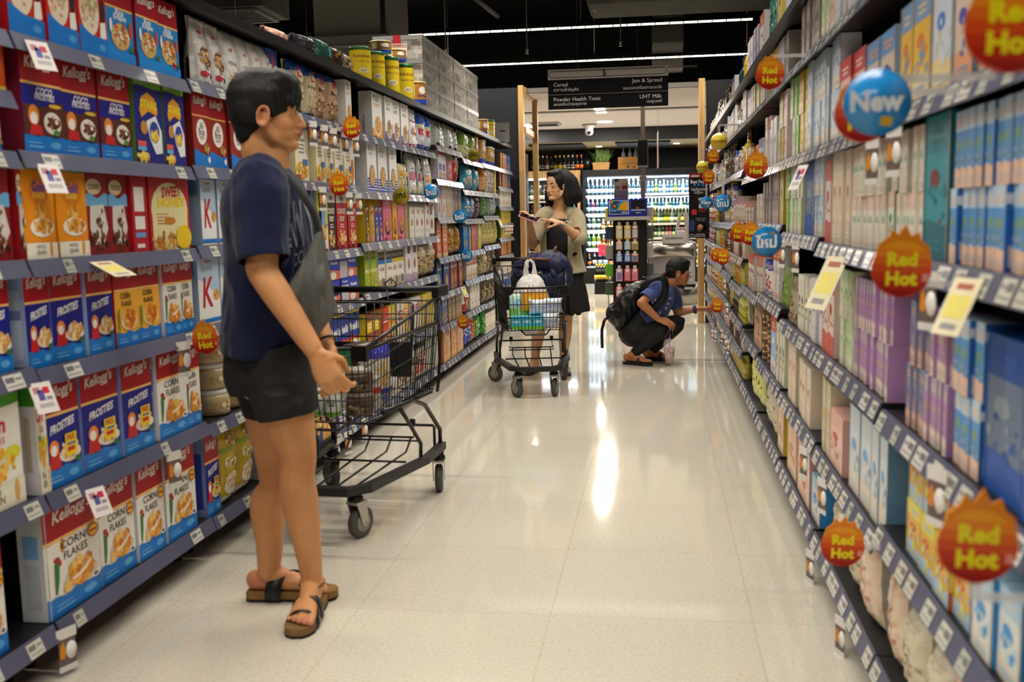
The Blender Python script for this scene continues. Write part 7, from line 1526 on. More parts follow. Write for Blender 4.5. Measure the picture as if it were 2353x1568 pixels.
 g = Flesh(); g.limb([a*.42+b*.58+nn*.10, a*.15+b*.85+nn*.115, b*1.0+nn*.07], [(.10, .04), (.125, .055), (.10, .03)], side=(0, 1, 0), n=16); rel(link('front_pocket', g.grow('front_pocket', BK, .006, 3, wr=.008)), bp)
 p = PB(); z = [a*.9+b*.1+nn*.07+Vector((0, -.09, 0)), a*.6+b*.4+nn*.115+Vector((0, -.12, 0)), a*.3+b*.7+nn*.12+Vector((0, -.145, 0))]; p.tube([Vector(q) for q in catmull([np.array(q) for q in z], 4)], .004, '26262a', 6); rel(link('zipper', p.mesh('zipper', BLACK)), bp)
 p = PB(); p.tube([a+nn*.02+ax*.02, a+nn*.03+ax*.055, a+ax*.065-nn*.02, a+ax*.03-nn*.03], .009, '111114', 8); rel(link('top_loop', p.mesh('top_loop', BK)), bp)
 for (Yo, pts) in ((8.07, [(1476, 664), (1492, 645), (1512, 636), (1527, 645), (1529, 668), (1522, 690), (1503, 708), (1478, 722)]), (8.36, [(1478, 660), (1500, 640), (1520, 640), (1534, 660), (1535, 690)])):
  q = [S_(x, y, Yo+(.03 if i in (0,) else 0)) for i, (x, y) in enumerate(pts)]; q = [Vector(v) for v in catmull([np.array(v) for v in q], 3)]
  p = band(q, .055, .012, lambda v: (v.x-ch.x, (v.y-8.25)*1.5, v.z-ch.z), '111114'); rel(link('shoulder_strap', p.mesh('shoulder_strap', BK)), bp)
 q = [S_(1403, 725, 8.2), S_(1390, 735, 8.17), S_(1386, 748, 8.16), S_(1383, 762, 8.16), S_(1384, 800, 8.16)]; p = band([Vector(v) for v in catmull([np.array(v) for v in q], 3)], .024, .004, (0, -1, .1), '141016'); rel(link('loose_strap', p.mesh('loose_strap', BK)), bp)
 # iced drink in a plastic carrier
 c = Vector((at(1538, 834, Z=0.0).x, 8.06, 0)); c.x = at(1538, 800, Y=8.06).x
 r = empty('iced_drink', tuple(c), label='pink iced drink in a clear dome cup hanging from the squatting shopper', cat='drink cup')
 p = PB(); z0 = .025; p.lathe([(.001, z0), (.030, z0), (.036, z0+.05), (.043, z0+.125)], 20, 'c89c98');
 rr = random.Random(2)
 for k in range(22): an = rr.random()*6.28; zz = z0+.01+rr.random()*.10; rd = .031+(zz-z0)*.09; p.lathe([(.0003, -.004), (.005, -.002), (.005, .002), (.0003, .004)], 6, '7a2c38', M=Matrix.Translation((rd*math.cos(an), rd*math.sin(an), zz)))
 link('drink', p.mesh('drink', mat('pink_smoothie', attr=True, rough=.4)), r)
 p = PB(); p.lathe([(.001, z0-.002), (.033, z0-.002), (.039, z0+.05), (.047, z0+.14), (.047, z0+.145), (.045, z0+.16), (.030, z0+.19), (.010, z0+.20)], 20, 'f0f0f0'); link('cup', p.mesh('cup', mat('clear_plastic', 'f4f0f0', .12, alpha=.28)), r)
 p = PB(); p.tube([(0, 0, z0+.13), (.006, 0, z0+.235)], .004, '9a3a8a', 8); link('straw', p.mesh('straw', mat('purple_straw', '9a3a8a', .4)), r)
 top = S_(1541, 749, 8.05)-c; p = PB()
 for s2 in (-1, 1):
  P2 = [Vector((s2*.048, 0, .03)), Vector((s2*.050, 0, z0+.14)), Vector((s2*.04, 0, z0+.18)), Vector((top.x+s2*.006, 0, top.z-.01)), Vector((top.x, 0, top.z))]; b_ = band(P2, .035, .0012, (1, 0, 0), 'd8d8d8'); k = len(p.v); p.v += b_.v; p.f += [[k+i for i in f] for f in b_.f]; p.c += b_.c; p.sm += b_.sm; p.mi += b_.mi
 link('carrier', p.mesh('carrier', mat('clear_film', 'e8e4e4', .15, alpha=.35)), r)
girl()
# ================================================================== bags in the woman's trolley
def bags():
 r = empty('handbag', tuple(P_(1250, 640, 7.25)), label='large navy nylon handbag with brown leather trim lying on the trolley', cat='handbag'); NV = mat('navy_nylon', '1d2444', .5, bump=.35, bscale=25, mottle=.2, mscale=7)
 g = Flesh(); g.limb([P_(1188, 612, 7.26), P_(1215, 606, 7.24), P_(1250, 600, 7.22), P_(1275, 603, 7.22), P_(1290, 622, 7.22)], [(.05, .03), (.09, .05), (.11, .07), (.12, .085), (.10, .08)], side=(0, 1, 0), n=18)
 g.limb([P_(1190, 628, 7.24), P_(1240, 645, 7.22), P_(1285, 640, 7.22)], [(.05, .05), (.09, .085), (.10, .10)], side=(0, 1, 0), n=18); g.limb([P_(1262, 660, 7.22), P_(1284, 668, 7.22)], [(.07, .07), (.07, .07)], side=(0, 1, 0))
 for a, b in (((1240, 620), (1258, 660)), ((1262, 612), (1284, 650)), ((1205, 618), (1225, 640))): g.limb([P_(*a, 7.13), P_((a[0]+b[0])/2, (a[1]+b[1])/2, 7.115), P_(*b, 7.13)], [.004, .014, .004], n=8)
 rel(link('bag_body', g.grow('bag_body', NV, .006, 3, wr=.006)), r)
 p = PB(); p.tube([P_(1200, 598, 7.13), P_(1225, 595, 7.10), P_(1262, 597, 7.10)], .009, '6a3c22', 8); rel(link('leather_handle', p.mesh('leather_handle', mat('brown_leather', '6a3e26', .5))), r)
 p = PB(); p.tube([P_(1276, 583, 7.16), P_(1275, 572, 7.17), P_(1279, 566, 7.18)], .012, '8a5a3c', 8, rr=[.014, .012, .006]); rel(link('leather_tab', p.mesh('leather_tab', mat('brown_leather', '6a3e26', .5))), r)
 p = PB(); c = P_(1239, 628, 7.10); p.lathe([(.0005, 0), (.009, 0), (.009, .004), (.0005, .005)], 12, 'c8b070', M=Matrix.Translation(c) @ Matrix.Rotation(math.pi/2, 4, 'X')); rel(link('snap_button', p.mesh('snap_button', mat('brass', 'b89a58', .3, .9))), r)
 r = empty('carrier_bag', tuple(P_(1220, 700, 6.95)), label='white plastic carrier bag with red lettering hanging in the trolley of the woman', cat='carrier bag'); WP = mat('white_polythene', 'd5d3d2', .35, bump=.8, bscale=18, mottle=.08, sss=.2)
 g = Flesh(); Yb = 6.86
 g.limb([P_(1217, 634, Yb), P_(1218, 642, Yb), P_(1219, 658, Yb), P_(1219, 695, Yb), P_(1218, 738, Yb)], [(.045, .012), (.075, .035), (.10, .06), (.135, .09), (.12, .09)], side=(1, 0, 0), n=20)
 g.limb([P_(1210, 640, Yb), P_(1208, 620, Yb), P_(1211, 604, Yb), P_(1214, 598, Yb)], [(.024, .006), (.018, .005), (.014, .004), (.010, .004)], side=(1, 0, 0), n=10, caps=False); g.limb([P_(1227, 640, Yb), P_(1228, 620, Yb), P_(1225, 604, Yb), P_(1216, 598, Yb)], [(.022, .006), (.016, .005), (.013, .004), (.010, .004)], side=(1, 0, 0), n=10, caps=False)
 for a, b in (((1200, 690), (1214, 652)), ((1240, 690), (1226, 652))): g.limb([P_(*a, Yb-.085), P_((a[0]+b[0])/2, (a[1]+b[1])/2, Yb-.088), P_(*b, Yb-.06)], [.004, .012, .004], n=8)
 rel(link('bag_body', g.grow('bag_body', WP, .0045, 1, wr=.006)), r)
 p = PB(); V, F, wh = text_tris('MA', .04); out = []
 for x, y in V: u = x/wh[0]-.5; q = P_(1228+u*44, 684-(y/wh[1]-.5)*20, Yb-.105+abs(u)*.02); out.append(q)
 p.add(out, F, 'b8282c'); rel(link('red_lettering', p.mesh('red_lettering', CARD)), r)
bags()
# ------------------------------------------------------------------ lettering helper for flat signs (plane x-z, front towards -y)
def put_text(p, s, x, z, h, col, y=-.001, align='l', weight=.01, wmax=None, shear=0.0, rot=0.0):
 V, F, wh = text_tris(s, weight)
 if not len(V): return
 _, _, cap = text_tris('H', weight); sc = h/max(cap[1], 1e-3)
 w_ = wh[0]*sc
 sx = sc if not wmax or w_ <= wmax else wmax/wh[0]
 x0 = x - (0 if align == 'l' else wh[0]*sx/2 if align == 'c' else wh[0]*sx)
 c, q = math.cos(rot), math.sin(rot); out = []
 for a, b in V: X = x0+a*sx+shear*b*sc-x; Z = b*sc; out.append((x+X*c-Z*q, y, z+X*q+Z*c))
 p.add(out, F, col)
def disc(p, r, y0, y1, col, cx=0, cz=0, n=32):
 p.lathe([(.0003, y0), (r, y0), (r, y1), (.0003, y1)], n, col, ax='y', M=Matrix.Translation((cx, 0, cz)))
def _promo_mesh():
 out = {}
 def redhot():
  p = PB(); r = .048; disc(p, r, -.002, .002, 'c8401a')
  fl_ = [(-.046, .01), (-.040, .038), (-.026, .052), (-.022, .064), (-.010, .056), (.0, .074), (.010, .055), (.022, .062), (.028, .048), (.040, .040), (.047, .012)]
  V = [(x, -.0025, z) for x, z in fl_]+[(x, .002, z) for x, z in fl_]; n = len(fl_); p.add(V, [tuple(range(n)), tuple(range(2*n-1, n-1, -1))]+[(i, i+n, (i+1) % n+n, (i+1) % n) for i in range(n)], 'd8801c')
  for k in range(7): # concentric hot-to-deep bands printed on the disc
   z0 = .046-.0135*k; z1 = z0-.0136; c = ['e69a1e', 'e0801a', 'd6641a', 'c84a18', 'b83414', 'a62612', '8e1a10'][k]
   xs0 = math.sqrt(max(0, r*r-z0*z0)); xs1 = math.sqrt(max(0, r*r-z1*z1)) if abs(z1) < r else 0
   p.add([(-xs0, -.0028, z0), (xs0, -.0028, z0), (xs1, -.0028, max(z1, -r)), (-xs1, -.0028, max(z1, -r))], [(3, 2, 1, 0)], c)
  put_text(p, 'Red', 0, .004, .024, 'e6d81a', -.0034, 'c', .045, .062, rot=.06); put_text(p, 'Hot', .002, -.028, .024, 'e6d81a', -.0034, 'c', .045, .062, rot=.06)
  p.box((.034, -.003, -.018), (.044, -.0029, -.006), 'd88a80'); return p
 def blue(txt, sub, hh):
  p = PB(); disc(p, .05, -.002, .002, '1676b8'); disc(p, .046, -.0027, -.0021, '1f86cc'); put_text(p, txt, 0, -.022 if sub else -.014, hh, 'e8eef2', -.0034, 'c', .04, .078, rot=.08)
  if txt == 'New': p.box((.006, -.003, -.034), (.024, -.0029, -.020), 'c8a42c')
  else: put_text(p, sub, .016, .022, .010, 'c8902c', -.0034, 'c', .03, .034)
  return p
 def yellow(txt, sub, col, tc):
  p = PB(); disc(p, .05, -.002, .002, col[0]); disc(p, .046, -.0027, -.0021, col[1]); put_text(p, txt, 0, -.008, .026 if sub else .014, tc, -.0034, 'c', .03, .084, rot=.06)
  if sub: put_text(p, sub, 0, -.030, .009, 'b8781c', -.0034, 'c', .01, .05)
  return p
 out['red'] = redhot(); out['new'] = blue('New', '', .032); out['mai'] = blue('ใหม่', 'ที่นี่', .036); out['thini'] = yellow('มีที่นี่', 'เท่านั้น', ('8a7a1c', 'a08e22'), '1c1c1c'); out['excl'] = yellow('EXCLUSIVE', '', ('b8a02c', 'd0b838'), 'b0541c')
 for k, p in out.items(): # clear plastic arm back to the rail
  pass
 return {k: p.mesh('promotion_disc', GLOSS) for k, p in out.items()}
PROMO = _promo_mesh()
PLN = {'red': 'round flame sign reading Red Hot', 'new': 'round blue sign reading New', 'mai': 'round blue sign with white Thai lettering', 'thini': 'round olive sign with black Thai lettering', 'excl': 'round yellow sign reading exclusive'}
ARM = mat('clear_arm', 'e0e0e0', .2, alpha=.5)
def promo(k, px, py, dia, side, where, rot=0.0, yaw=0.0):
 Y = FPX*.1/dia; q = at(px, py, Y=Y)
 if side == 'L' and q.x < -1.555: Y = yof(px, -1.54, q.z); q = at(px, py, Y=Y)
 if side == 'R' and q.x > .455: Y = yof(px, .445, q.z); q = at(px, py, Y=Y)
 r = empty('promotion_sign', tuple(q), yaw, label=f'{PLN[k]}, {where}', cat='promotion sign', group={'red': 'flame signs', 'new': 'blue signs', 'mai': 'blue signs', 'thini': 'olive signs', 'excl': 'yellow signs'}[k])
 s = FPX and 1.0
 link('disc', PROMO[k], r, (0, 0, 0), rot=(0, rot, 0), scale=(s, 1, s))
 lip = min(BAYS[side][bay_at(side, q.y)][2]+[1.97], key=lambda z: abs(z+.02-q.z)); X1 = XL[side]
 p = PB(); dx = X1-q.x; dz = lip+.02-q.z; p.box((min(0, dx), .002, dz-.006), (max(0, dx)+.0, .0032, dz+.006), 'e8e8e8')
 a, b = sorted((0.0, dz)); p.box((-.008, .0021, a-.0), (.008, .0031, b+.0), 'e8e8e8'); link('holder_arm', p.mesh('holder_arm', ARM), r); return r
SG_ = [('red', 472, 782, 55, 'L', 'on the frosted flakes rail beside the man'), ('red', 808, 296, 42, 'L', 'before the white flakes boxes on the cereal side'), ('red', 779, 427, 43, 'L', 'below the cream organic flakes boxes'),
 ('thini', 921, 452, 40, 'L', 'above the pink granola'), ('mai', 991, 441, 36, 'L', 'below the grey pouches'), ('mai', 1056, 498, 31, 'L', 'under the tall beige cartons'), ('mai', 1072, 588, 29, 'L', 'under the slim blue packets'),
 ('red', 1064, 742, 27, 'L', 'low on the cereal side by the crimson pouch'), ('thini', 1089, 358, 28, 'L', 'by the oat canisters high on the cereal side'),
 ('new', 2016, 236, 142, 'R', 'largest, before the formula boxes'), ('red', 1984, 262, 128, 'R', 'half hidden behind the large blue one'), ('red', 2245, 1255, 180, 'R', 'largest and lowest on the milk side'), ('red', 2071, 618, 132, 'R', 'before the white and green milk packs'),
 ('red', 2325, 62, 200, 'R', 'at the upper corner of the milk side'), ('red', 1936, 1256, 100, 'R', 'second largest near the floor'), ('red', 1769, 173, 64, 'R', 'before the lilac drink boxes'), ('mai', 1762, 555, 66, 'R', 'before the dark sauce tubs, big'), ('red', 1737, 384, 54, 'R', 'beside the yellow chocolate bottle'),
 ('excl', 1652, 325, 37, 'R', 'higher of two by the jars'), ('red', 1638, 362, 29, 'R', 'just below the higher exclusive sign'), ('excl', 1614, 384, 27, 'R', 'lower of two, over the pine post'), ('red', 1628, 409, 29, 'R', 'above the small blue New sign'), ('new', 1623, 466, 28, 'R', 'small, by the sauce poster'), ('mai', 1661, 467, 39, 'R', 'small, among the jars'),
 ('red', 1697, 537, 40, 'R', 'further of two beside the big blue sign'), ('red', 1724, 541, 42, 'R', 'half hidden by the big blue sign'), ('red', 1648, 588, 30, 'R', 'further of two above the reaching hand'), ('red', 1661, 592, 33, 'R', 'overlapping its neighbour above the reaching hand'), ('red', 1648, 704, 28, 'R', 'at the reaching hand of the squatting shopper')]
for k, px, py, dia, sd, wh in SG_: promo(k, px, py, dia, sd, wh, rot=-.05 if sd == 'L' else .08)
# hanging price flags and cards
def flag_mesh(k):
 p = PB()
 if k == 'flag':
  p.box((-.026, -.002, -.012), (.026, 0, .012), 'dcd8d4'); p.box((-.022, -.0015, -.075), (.022, -.0005, -.012), '6a5a58'); p.lathe([(.0003, -.0028), (.014, -.0028), (.014, -.0016)], 16, 'ece8e4', ax='y', M=Matrix.Translation((.010, 0, -.042)) @ Matrix.Scale(1.5, 4, (0, 0, 1)))
  p.add([(-.020, -.0024, -.055), (-.008, -.0024, -.058), (-.004, -.0024, -.04), (-.010, -.0024, -.018), (-.019, -.0024, -.03)], [(0, 1, 2, 3, 4)], 'd8841c'); p.box((-.024, -.003, -.088), (.024, -.001, -.075), 'd8d6d2')
 else:
  p.box((-.032, -.001, -.085), (.032, 0, .0), 'e4dedc'); p.box((-.024, -.0014, -.03), (-.004, -.0012, -.012), 'c08088'); p.box((.004, -.0014, -.032), (.022, -.0012, -.014), 'cc3040'); p.box((-.014, -.0014, -.05), (.004, -.0012, -.02), '5a5a9a'); p.box((-.02, -.0014, -.07), (.022, -.0012, -.058), 'b8b0b0'); p.box((.008, -.0014, -.05), (.024, -.0012, -.04), '8a8a90')
 return p.mesh('price_flag' if k == 'flag' else 'price_card', CARD)
FLG = {k: flag_mesh(k) for k in ('flag', 'card', )}
def yellow_card():
 p = PB(); p.box((-.035, -.001, -.1), (.035, 0, 0), 'e6dcbc'); p.box((-.028, -.0014, -.07), (.028, -.0012, -.03), 'e8dc7c'); p.box((-.02, -.0014, -.02), (.02, -.0012, -.01), 'b06a5a'); p.box((-.02, -.0014, -.09), (.02, -.0012, -.08), '9a9a9c'); return p.mesh('price_card', CARD)
FLG['yel'] = yellow_card()
def flag(k, px, py, side, where, sc=1.0, yaw=None, tl=-.45):
 Y = yof(px, XL[side]+(-SG[side])*.0, at(px, py, X=XL[side]).z); z = at(px, py, X=XL[side]).z; x = XL[side]-SG[side]*.004
 bi = bay_at(side, Y); lip = min(BAYS[side][bi][2], key=lambda q: abs(q-z)); z = min(max(z, lip-.01), lip+.045)
 nm = 'price_flag' if k == 'flag' else 'price_card'
 o = link(nm, FLG[k], None, (x, Y, z), rot=((0 if k == 'flag' else tl), 0, (math.pi/2-.35 if side == 'L' else -math.pi/2+.35) if yaw is None else yaw), scale=(sc, 1, sc))
 tag(o, {'flag': 'tag with orange flame and white oval, ', 'card': 'white promotion card with red print, ', 'yel': 'pale yellow promotion card, '}[k]+where, 'price tag', {'flag': 'flame tags', 'card': 'white cards', 'yel': 'yellow cards'}[k]+' on the rails')
for i, (px, py) in enumerate(((78, 95), (104, 378), (84, 880), (212, 1122))): flag('card', px, py, 'L', f'{["under the orange red muesli boxes","under the navy chocolate boxes","above the white corn boxes","above the large corn flakes boxes"][i]}', 1.0)
flag('yel', 228, 602, 'L', 'below the brown cookie cereal', 1.1, tl=-1.2); flag('yel', 1062, 660, 'L', 'by the dark blue muesli boxes', .9); flag('yel', 1146, 505, 'L', 'by the pale blue seed bags', .8)
for i, (px, py) in enumerate(((716, 285), (742, 294), (763, 301), (790, 312), (815, 318))): flag('flag', px, py, 'L', f'{ORD[i]} on the rail of the clear oat bags', 1.15)
for i, (px, py) in enumerate(((692, 428), (738, 436), (800, 448), (822, 452))): flag('flag', px, py, 'L', f'{ORD[i]} under the cream organic flakes', 1.15)
for i, (px, py) in enumerate(((418, 795), (396, 1048), (148, 1455), (797, 998), (770, 1016), (835, 968))): flag('flag', px, py, 'L', ['beside the flame sign next to the man', 'under the white corn flakes row', 'on the lowest rail under the large corn flakes', 'second on the lowest rail under the trolley', 'first on the lowest rail under the trolley', 'third on the lowest rail under the trolley'][i], 1.2)
for i, px in enumerate((1160, 1165, 1170, 1175)): flag('flag', px, 520, 'L', f'{ORD[i]} in the last cereal bay', .9)
for i, (px, py) in enumerate(((1850, 1050), (1893, 1110), (1945, 1200), (1865, 1290), (1935, 1440), (2160, 1090), (1850, 380), (2010, 330), (2060, 310), (2140, 640), (1800, 560), (1832, 565))):
 flag('flag' if i not in (6,) else 'card', px, py, 'R', f'{ORD[i]} along the milk side', 1.1)
flag('yel', 1930, 590, 'R', 'curling down over the drink powder pouches', 1.6); flag('yel', 2235, 640, 'R', 'large, above the blue milk packs', 1.0)
for i, (px, py) in enumerate(((1667, 650), (1672, 700), (1660, 760), (1668, 790), (1674, 800), (1640, 560), (1645, 760), (1638, 800))): flag('flag', px, py, 'R', f'{ORD[i]} in the far sauce bays', 1.0)
# ------------------------------------------------------------------ hanging aisle sign
def hang():
 YS = 9.8; a = at(1259, 163, Y=YS); b = at(1535.5, 148, Y=YS); lo = at(1259, 252.5, Y=YS); W = b.x-a.x; cx = (a.x+b.x)/2; zt_ = (a.z+b.z)/2; zb = lo.z
 r = empty('hanging_sign', (cx, YS, zb), label='black hanging aisle sign with white strip, number five, Cereal and UHT Milk', cat='sign')
 H = zt_-zb; h1 = H*.255; pg = mat('sign_black', attr=True, rough=.8, spec=.2)
 p = PB(); p.box((-W/2, -.012, H-h1), (W/2, .012, H), 'b9b4ac')
 y = -.0135; t = .006
 for x0, z0, x1, z1 in ((-W/2+.03, H-.022, W/2-.03, H-.016), (-W/2+.03, H-h1+.014, W/2-.03, H-h1+.020), (-W/2+.012, H-h1+.034, -W/2+.018, H-.036), (W/2-.018, H-h1+.034, W/2-.012, H-.036)): p.box((x0, y, z0), (x1, y+.001, z1), '2a2826')
 for sx in (-1, 1):
  for zc, dz in ((H-.019, -1), (H-h1+.017, 1)): x0 = sx*(W/2-.015); x1 = sx*(W/2-.032); p.add([(x0, y, zc+dz*.016), (x1, y, zc-.003), (x1, y, zc+.003), (x0+sx*-.004, y, zc+dz*.018)], [(0, 1, 2, 3)], '2a2826')
 put_text(p, '5', -.03, H-h1/2-.028, .055, '1c1a19', y-.001, 'c', .02); link('number_board', p.mesh('number_board', pg), r)
 hb = (H-h1)/2
 for k, (l1, l2, r1, r2) in enumerate((('Cereal', 'อาหารเช้าธัญพืช', 'Jam & Spread', 'แยมและเครื่องทาขนมปัง'), ('Powder Health Tonic', 'ผงชงดื่มบำรุงสุขภาพ', 'UHT Milk', 'นมยูเอชที'))):
  z1 = H-h1-.004-k*hb; z0 = z1-hb+.004; p = PB(); p.box((-W/2, -.011, z0), (W/2, .011, z1), '121213'); c = 'd8d4ce'
  put_text(p, l1, -W/2+.055, z1-.062, .036, c, y, 'l', .004); put_text(p, l2, -W/2+.055, z1-.112, .026, c, y, 'l', .0)
  put_text(p, r1, W/2-.06, z1-.062+.0, .036, c, y, 'r', .004); put_text(p, r2, W/2-.06, z1-.112, .026, c, y, 'r', .0); link('text_board', p.mesh('text_board', pg), r)
 for px in (1327, 1465):
  x = at(px, 150, Y=YS).x-cx; p = PB(); p.tube([(x, 0, H+.05), (x, 0, 4.6-zb)], .0035, '1a1a1a', 6); p.box((x-.011, -.008, H-.012), (x+.011, .008, H+.055), '0c0c0c'); p.tube([(x, 0, H+.62), (x, 0, H+.70)], .007, '777777', 8); link('suspension_rod', p.mesh('suspension_rod', BLACK), r)
hang()
# ------------------------------------------------------------------ patterned gift boxes and stock on top of the shelving
def giftmat():
 m = bpy.data.materials.new('gift_box_paper'); m.use_nodes = True; nt = m.node_tree; b = nt.nodes['Principled BSDF']; N = nt.nodes.new; K = nt.links.new
 tc = N('ShaderNodeTexCoord'); prev = None
 sep = N('ShaderNodeSeparateXYZ'); K(tc.outputs['Object'], sep.inputs[0]); add = N('ShaderNodeMath'); add.operation = 'ADD'; K(sep.outputs[0], add.inputs[0]); K(sep.outputs[1], add.inputs[1]); cmb = N('ShaderNodeCombineXYZ'); K(add.outputs[0], cmb.inputs[0]); K(sep.outputs[2], cmb.inputs[1])
 cols = []
 for sc, w_, h_ in ((1, .085, .030), (1, .05, .042)):
  br = N('ShaderNodeTexBrick'); br.offset = .37; br.squash = .6; br.inputs['Scale'].default_value = sc; br.inputs['Brick Width'].default_value = w_; br.inputs['Row Height'].default_value = h_; br.inputs['Mortar Size'].default_value = 0; br.inputs['Bias'].default_value = 0
  br.inputs['Color1'].default_value = (*lin('544a42'), 1); br.inputs['Color2'].default_value = (*lin('c4beb2'), 1); K(cmb.outputs[0], br.inputs['Vector']); cols.append(br)
 mx = N('ShaderNodeMix'); mx.data_type = 'RGBA'; mx.inputs[0].default_value = .45; K(cols[0].outputs['Color'], mx.inputs[6]); K(cols[1].outputs['Color'], mx.inputs[7]); K(mx.outputs[2], b.inputs['Base Color']); b.inputs['Roughness'].default_value = .5; return m
GIFT = giftmat(); LIDM = mat('silver_lid', '9c9a98', .35, .3, mottle=.1, mscale=60)
def gifts():
 x1 = -1.62; w_ = at(1003, 100, Y=6.95).x-at(887, 100, Y=6.95).x; x0 = x1-w_; y = 6.98; dy = .54; h = .163
 for c in range(4):
  for k in range(3):
   r = empty('gift_box', ((x0+x1)/2, y+dy/2, 2.005+k*h), label=f"grey patterned gift box with silver lid, {['bottom', 'middle', 'top'][k]} of the {ORD[c]} stack on the cereal shelving", cat='gift box', group='stacked patterned gift boxes')
   e_ = (w_/2-.004, dy/2-.006); link('box', (lambda p: (p.box((-e_[0], -e_[1], 0), (e_[0], e_[1], h-.03), 'a0988c'), p)[1])(PB()).mesh('box', GIFT), r)
   link('lid', (lambda p: (p.box((-e_[0]-.003, -e_[1]-.003, h-.034), (e_[0]+.003, e_[1]+.003, h-.002), 'b0aeac'), p)[1])(PB()).mesh('lid', LIDM), r)
   if c == 0 and k == 2:
    p = PB(); p.box((-.03, -e_[1]-.005, 0), (.025, -e_[1]-.0032, h-.001), 'b01c2c'); link('ribbon', p.mesh('ribbon', CARD), r)
    p = PB(); q = -e_[1]-.0054; p.box((-.075, q-.0006, .012), (.07, q, .105), 'e6e0da'); p.box((-.072, q-.001, .075), (.067, q-.0007, .102), 'b8a08a'); p.box((-.06, q-.001, .02), (-.01, q-.0007, .06), 'c8503c'); p.fl = None
    for j in range(5): p.box((.0, q-.001, .025+j*.009), (.055, q-.0007, .028+j*.009), '8a8a8a')
    p.box((.03, q-.0012, .088), (-.03, q-.0011, .096), 'c03040'); link('gift_label', p.mesh('gift_label', CARD), r)
  y += dy+.012
gifts()
def topput(key, px, py, q, label, hs=1.0, z=2.003, rz=0, lay=None):
 K = KINDS[key]; X = wx('L', q); Y = yof(px, X, z); o = bpy.data.objects.new(K['name'], kmesh(key)); COL.objects.link(o); o.location = (X, Y, z+.001); o.rotation_euler = (0, 0, math.pi/2+rz) if not lay else (lay, 0, math.pi/2+rz); o.scale = (1, 1, hs); tag(o, label, K['cat']); return o
for i, px in enumerate((838, 871, 905, 940)): topput('can_f', px, 0, .03, f'yellow oats canister with green lid on the overhead shelf, {ORD[i]} in the row', (.78, .86, .95, 1)[i], rz=-.9)
topput('can_f', 966, 0, .17, 'yellow oats canister with green lid tucked against the gift boxes', .95, rz=-.9)
for i, (px, q) in enumerate(((890, .05), (925, .04))):
 o = topput('can_q', px, 0, q, f'small brown oat tin standing on the yellow canisters, {ORD[i]} from the pillar', .32, rz=-.8); o.location.z = 2.004+.235+.001
topput('can_q', 972, 0, .0, 'brown and blue oat tin at the corner of the gift boxes', .7, rz=-.7)
topput('can_q', 1117, 0, .03, 'brown oat tin beyond the gift boxes', .7, rz=-.7); topput('can_f', 1130, 0, .03, 'yellow oats canister beyond the gift boxes', .75, rz=-.9); topput('graybox', 1150, 0, .03, 'pale grey carton at the far end of the overhead shelf', .9, rz=-1.2)
kind('lowbag_pink', 'snack_bag', 'pink foil bag', 'bag', .22, .12, .12, 'c89484', None); kind('lowbag_dark', 'snack_bag', 'dark foil bag', 'bag', .2, .10, .14, '2c2830', None); kind('lowbag_teal', 'snack_bag', 'dark green foil bag', 'bag', .22, .11, .14, '1c4a3c', lambda s: s.r(.6, .3, .9, .9, '2ac0c8')); kind('lowbag_brown', 'snack_bag', 'brown and gold foil bag', 'bag', .22, .11, .14, '4a3420', lambda s: s.fl(.5, .5, .3, .3, 16, ['b8883c', '2c2018', 'd8b060'], .2)); kind('lowbag_tan', 'snack_bag', 'tan foil bag', 'bag', .2, .11, .14, 'a89478', lambda s: s.fl(.5, .5, .3, .3, 12, ['e0d0b0', '5a4424', 'c8a050'], .2))
for key, px, lb, hs in (('lowbag_pink', 655, 'pink foil bag lying on the overhead shelf', .55), ('lowbag_dark', 720, 'dark foil bag lying on the overhead shelf', 1.0), ('lowbag_teal', 757, 'dark green foil bag with cyan flash on the overhead shelf', 1.1), ('lowbag_brown', 785, 'brown and gold foil bag on the overhead shelf', 1.0), ('lowbag_tan', 808, 'tan foil bag beside the yellow oats canisters', 1.0)): topput(key, px, 0, .04, lb, hs)
# ------------------------------------------------------------------ wine corner and coolers
YC = 18.0
def lo(px, py, Y=YC): return at(px, py, Y=Y)
BOT = {}
def bottle_mesh(key, glass, foil, lab, h=.285, w_=.082, lab2=None, form='wine', m=None):
 p = PB(); r = w_/2
 prof = {'wine': [(r*.9, 0), (r, .01), (r, h*.58), (r*.85, h*.66), (r*.42, h*.74), (r*.36, h*.8), (r*.36, h*.93), (r*.42, h*.935), (r*.42, h*.97), (r*.3, h)],
   'fizz': [(r*.9, 0), (r, .01), (r, h*.45), (r*.9, h*.55), (r*.6, h*.67), (r*.38, h*.78), (r*.34, h*.85), (r*.34, h*.9), (r*.44, h*.91), (r*.46, h*.97), (r*.3, h)],
   'beer': [(r*.9, 0), (r, .01), (r, h*.52), (r*.9, h*.62), (r*.45, h*.76), (r*.38, h*.85), (r*.38, h*.94), (r*.46, h*.945), (r*.46, h*.99), (r*.3, h)]}[form]
 n = len(prof)-1; cols = [glass]*(n-4)+[foil]*4; p.lathe(prof, 14, cols=cols)
 p.lathe([(r+.0008, h*.14), (r+.0008, h*.38)], 14, lab);
 if lab2: p.lathe([(r+.0012, h*.24), (r+.0012, h*.33)], 14, lab2)
 BOT[key] = (p.mesh('bottle', m or GLOSS), w_, h)
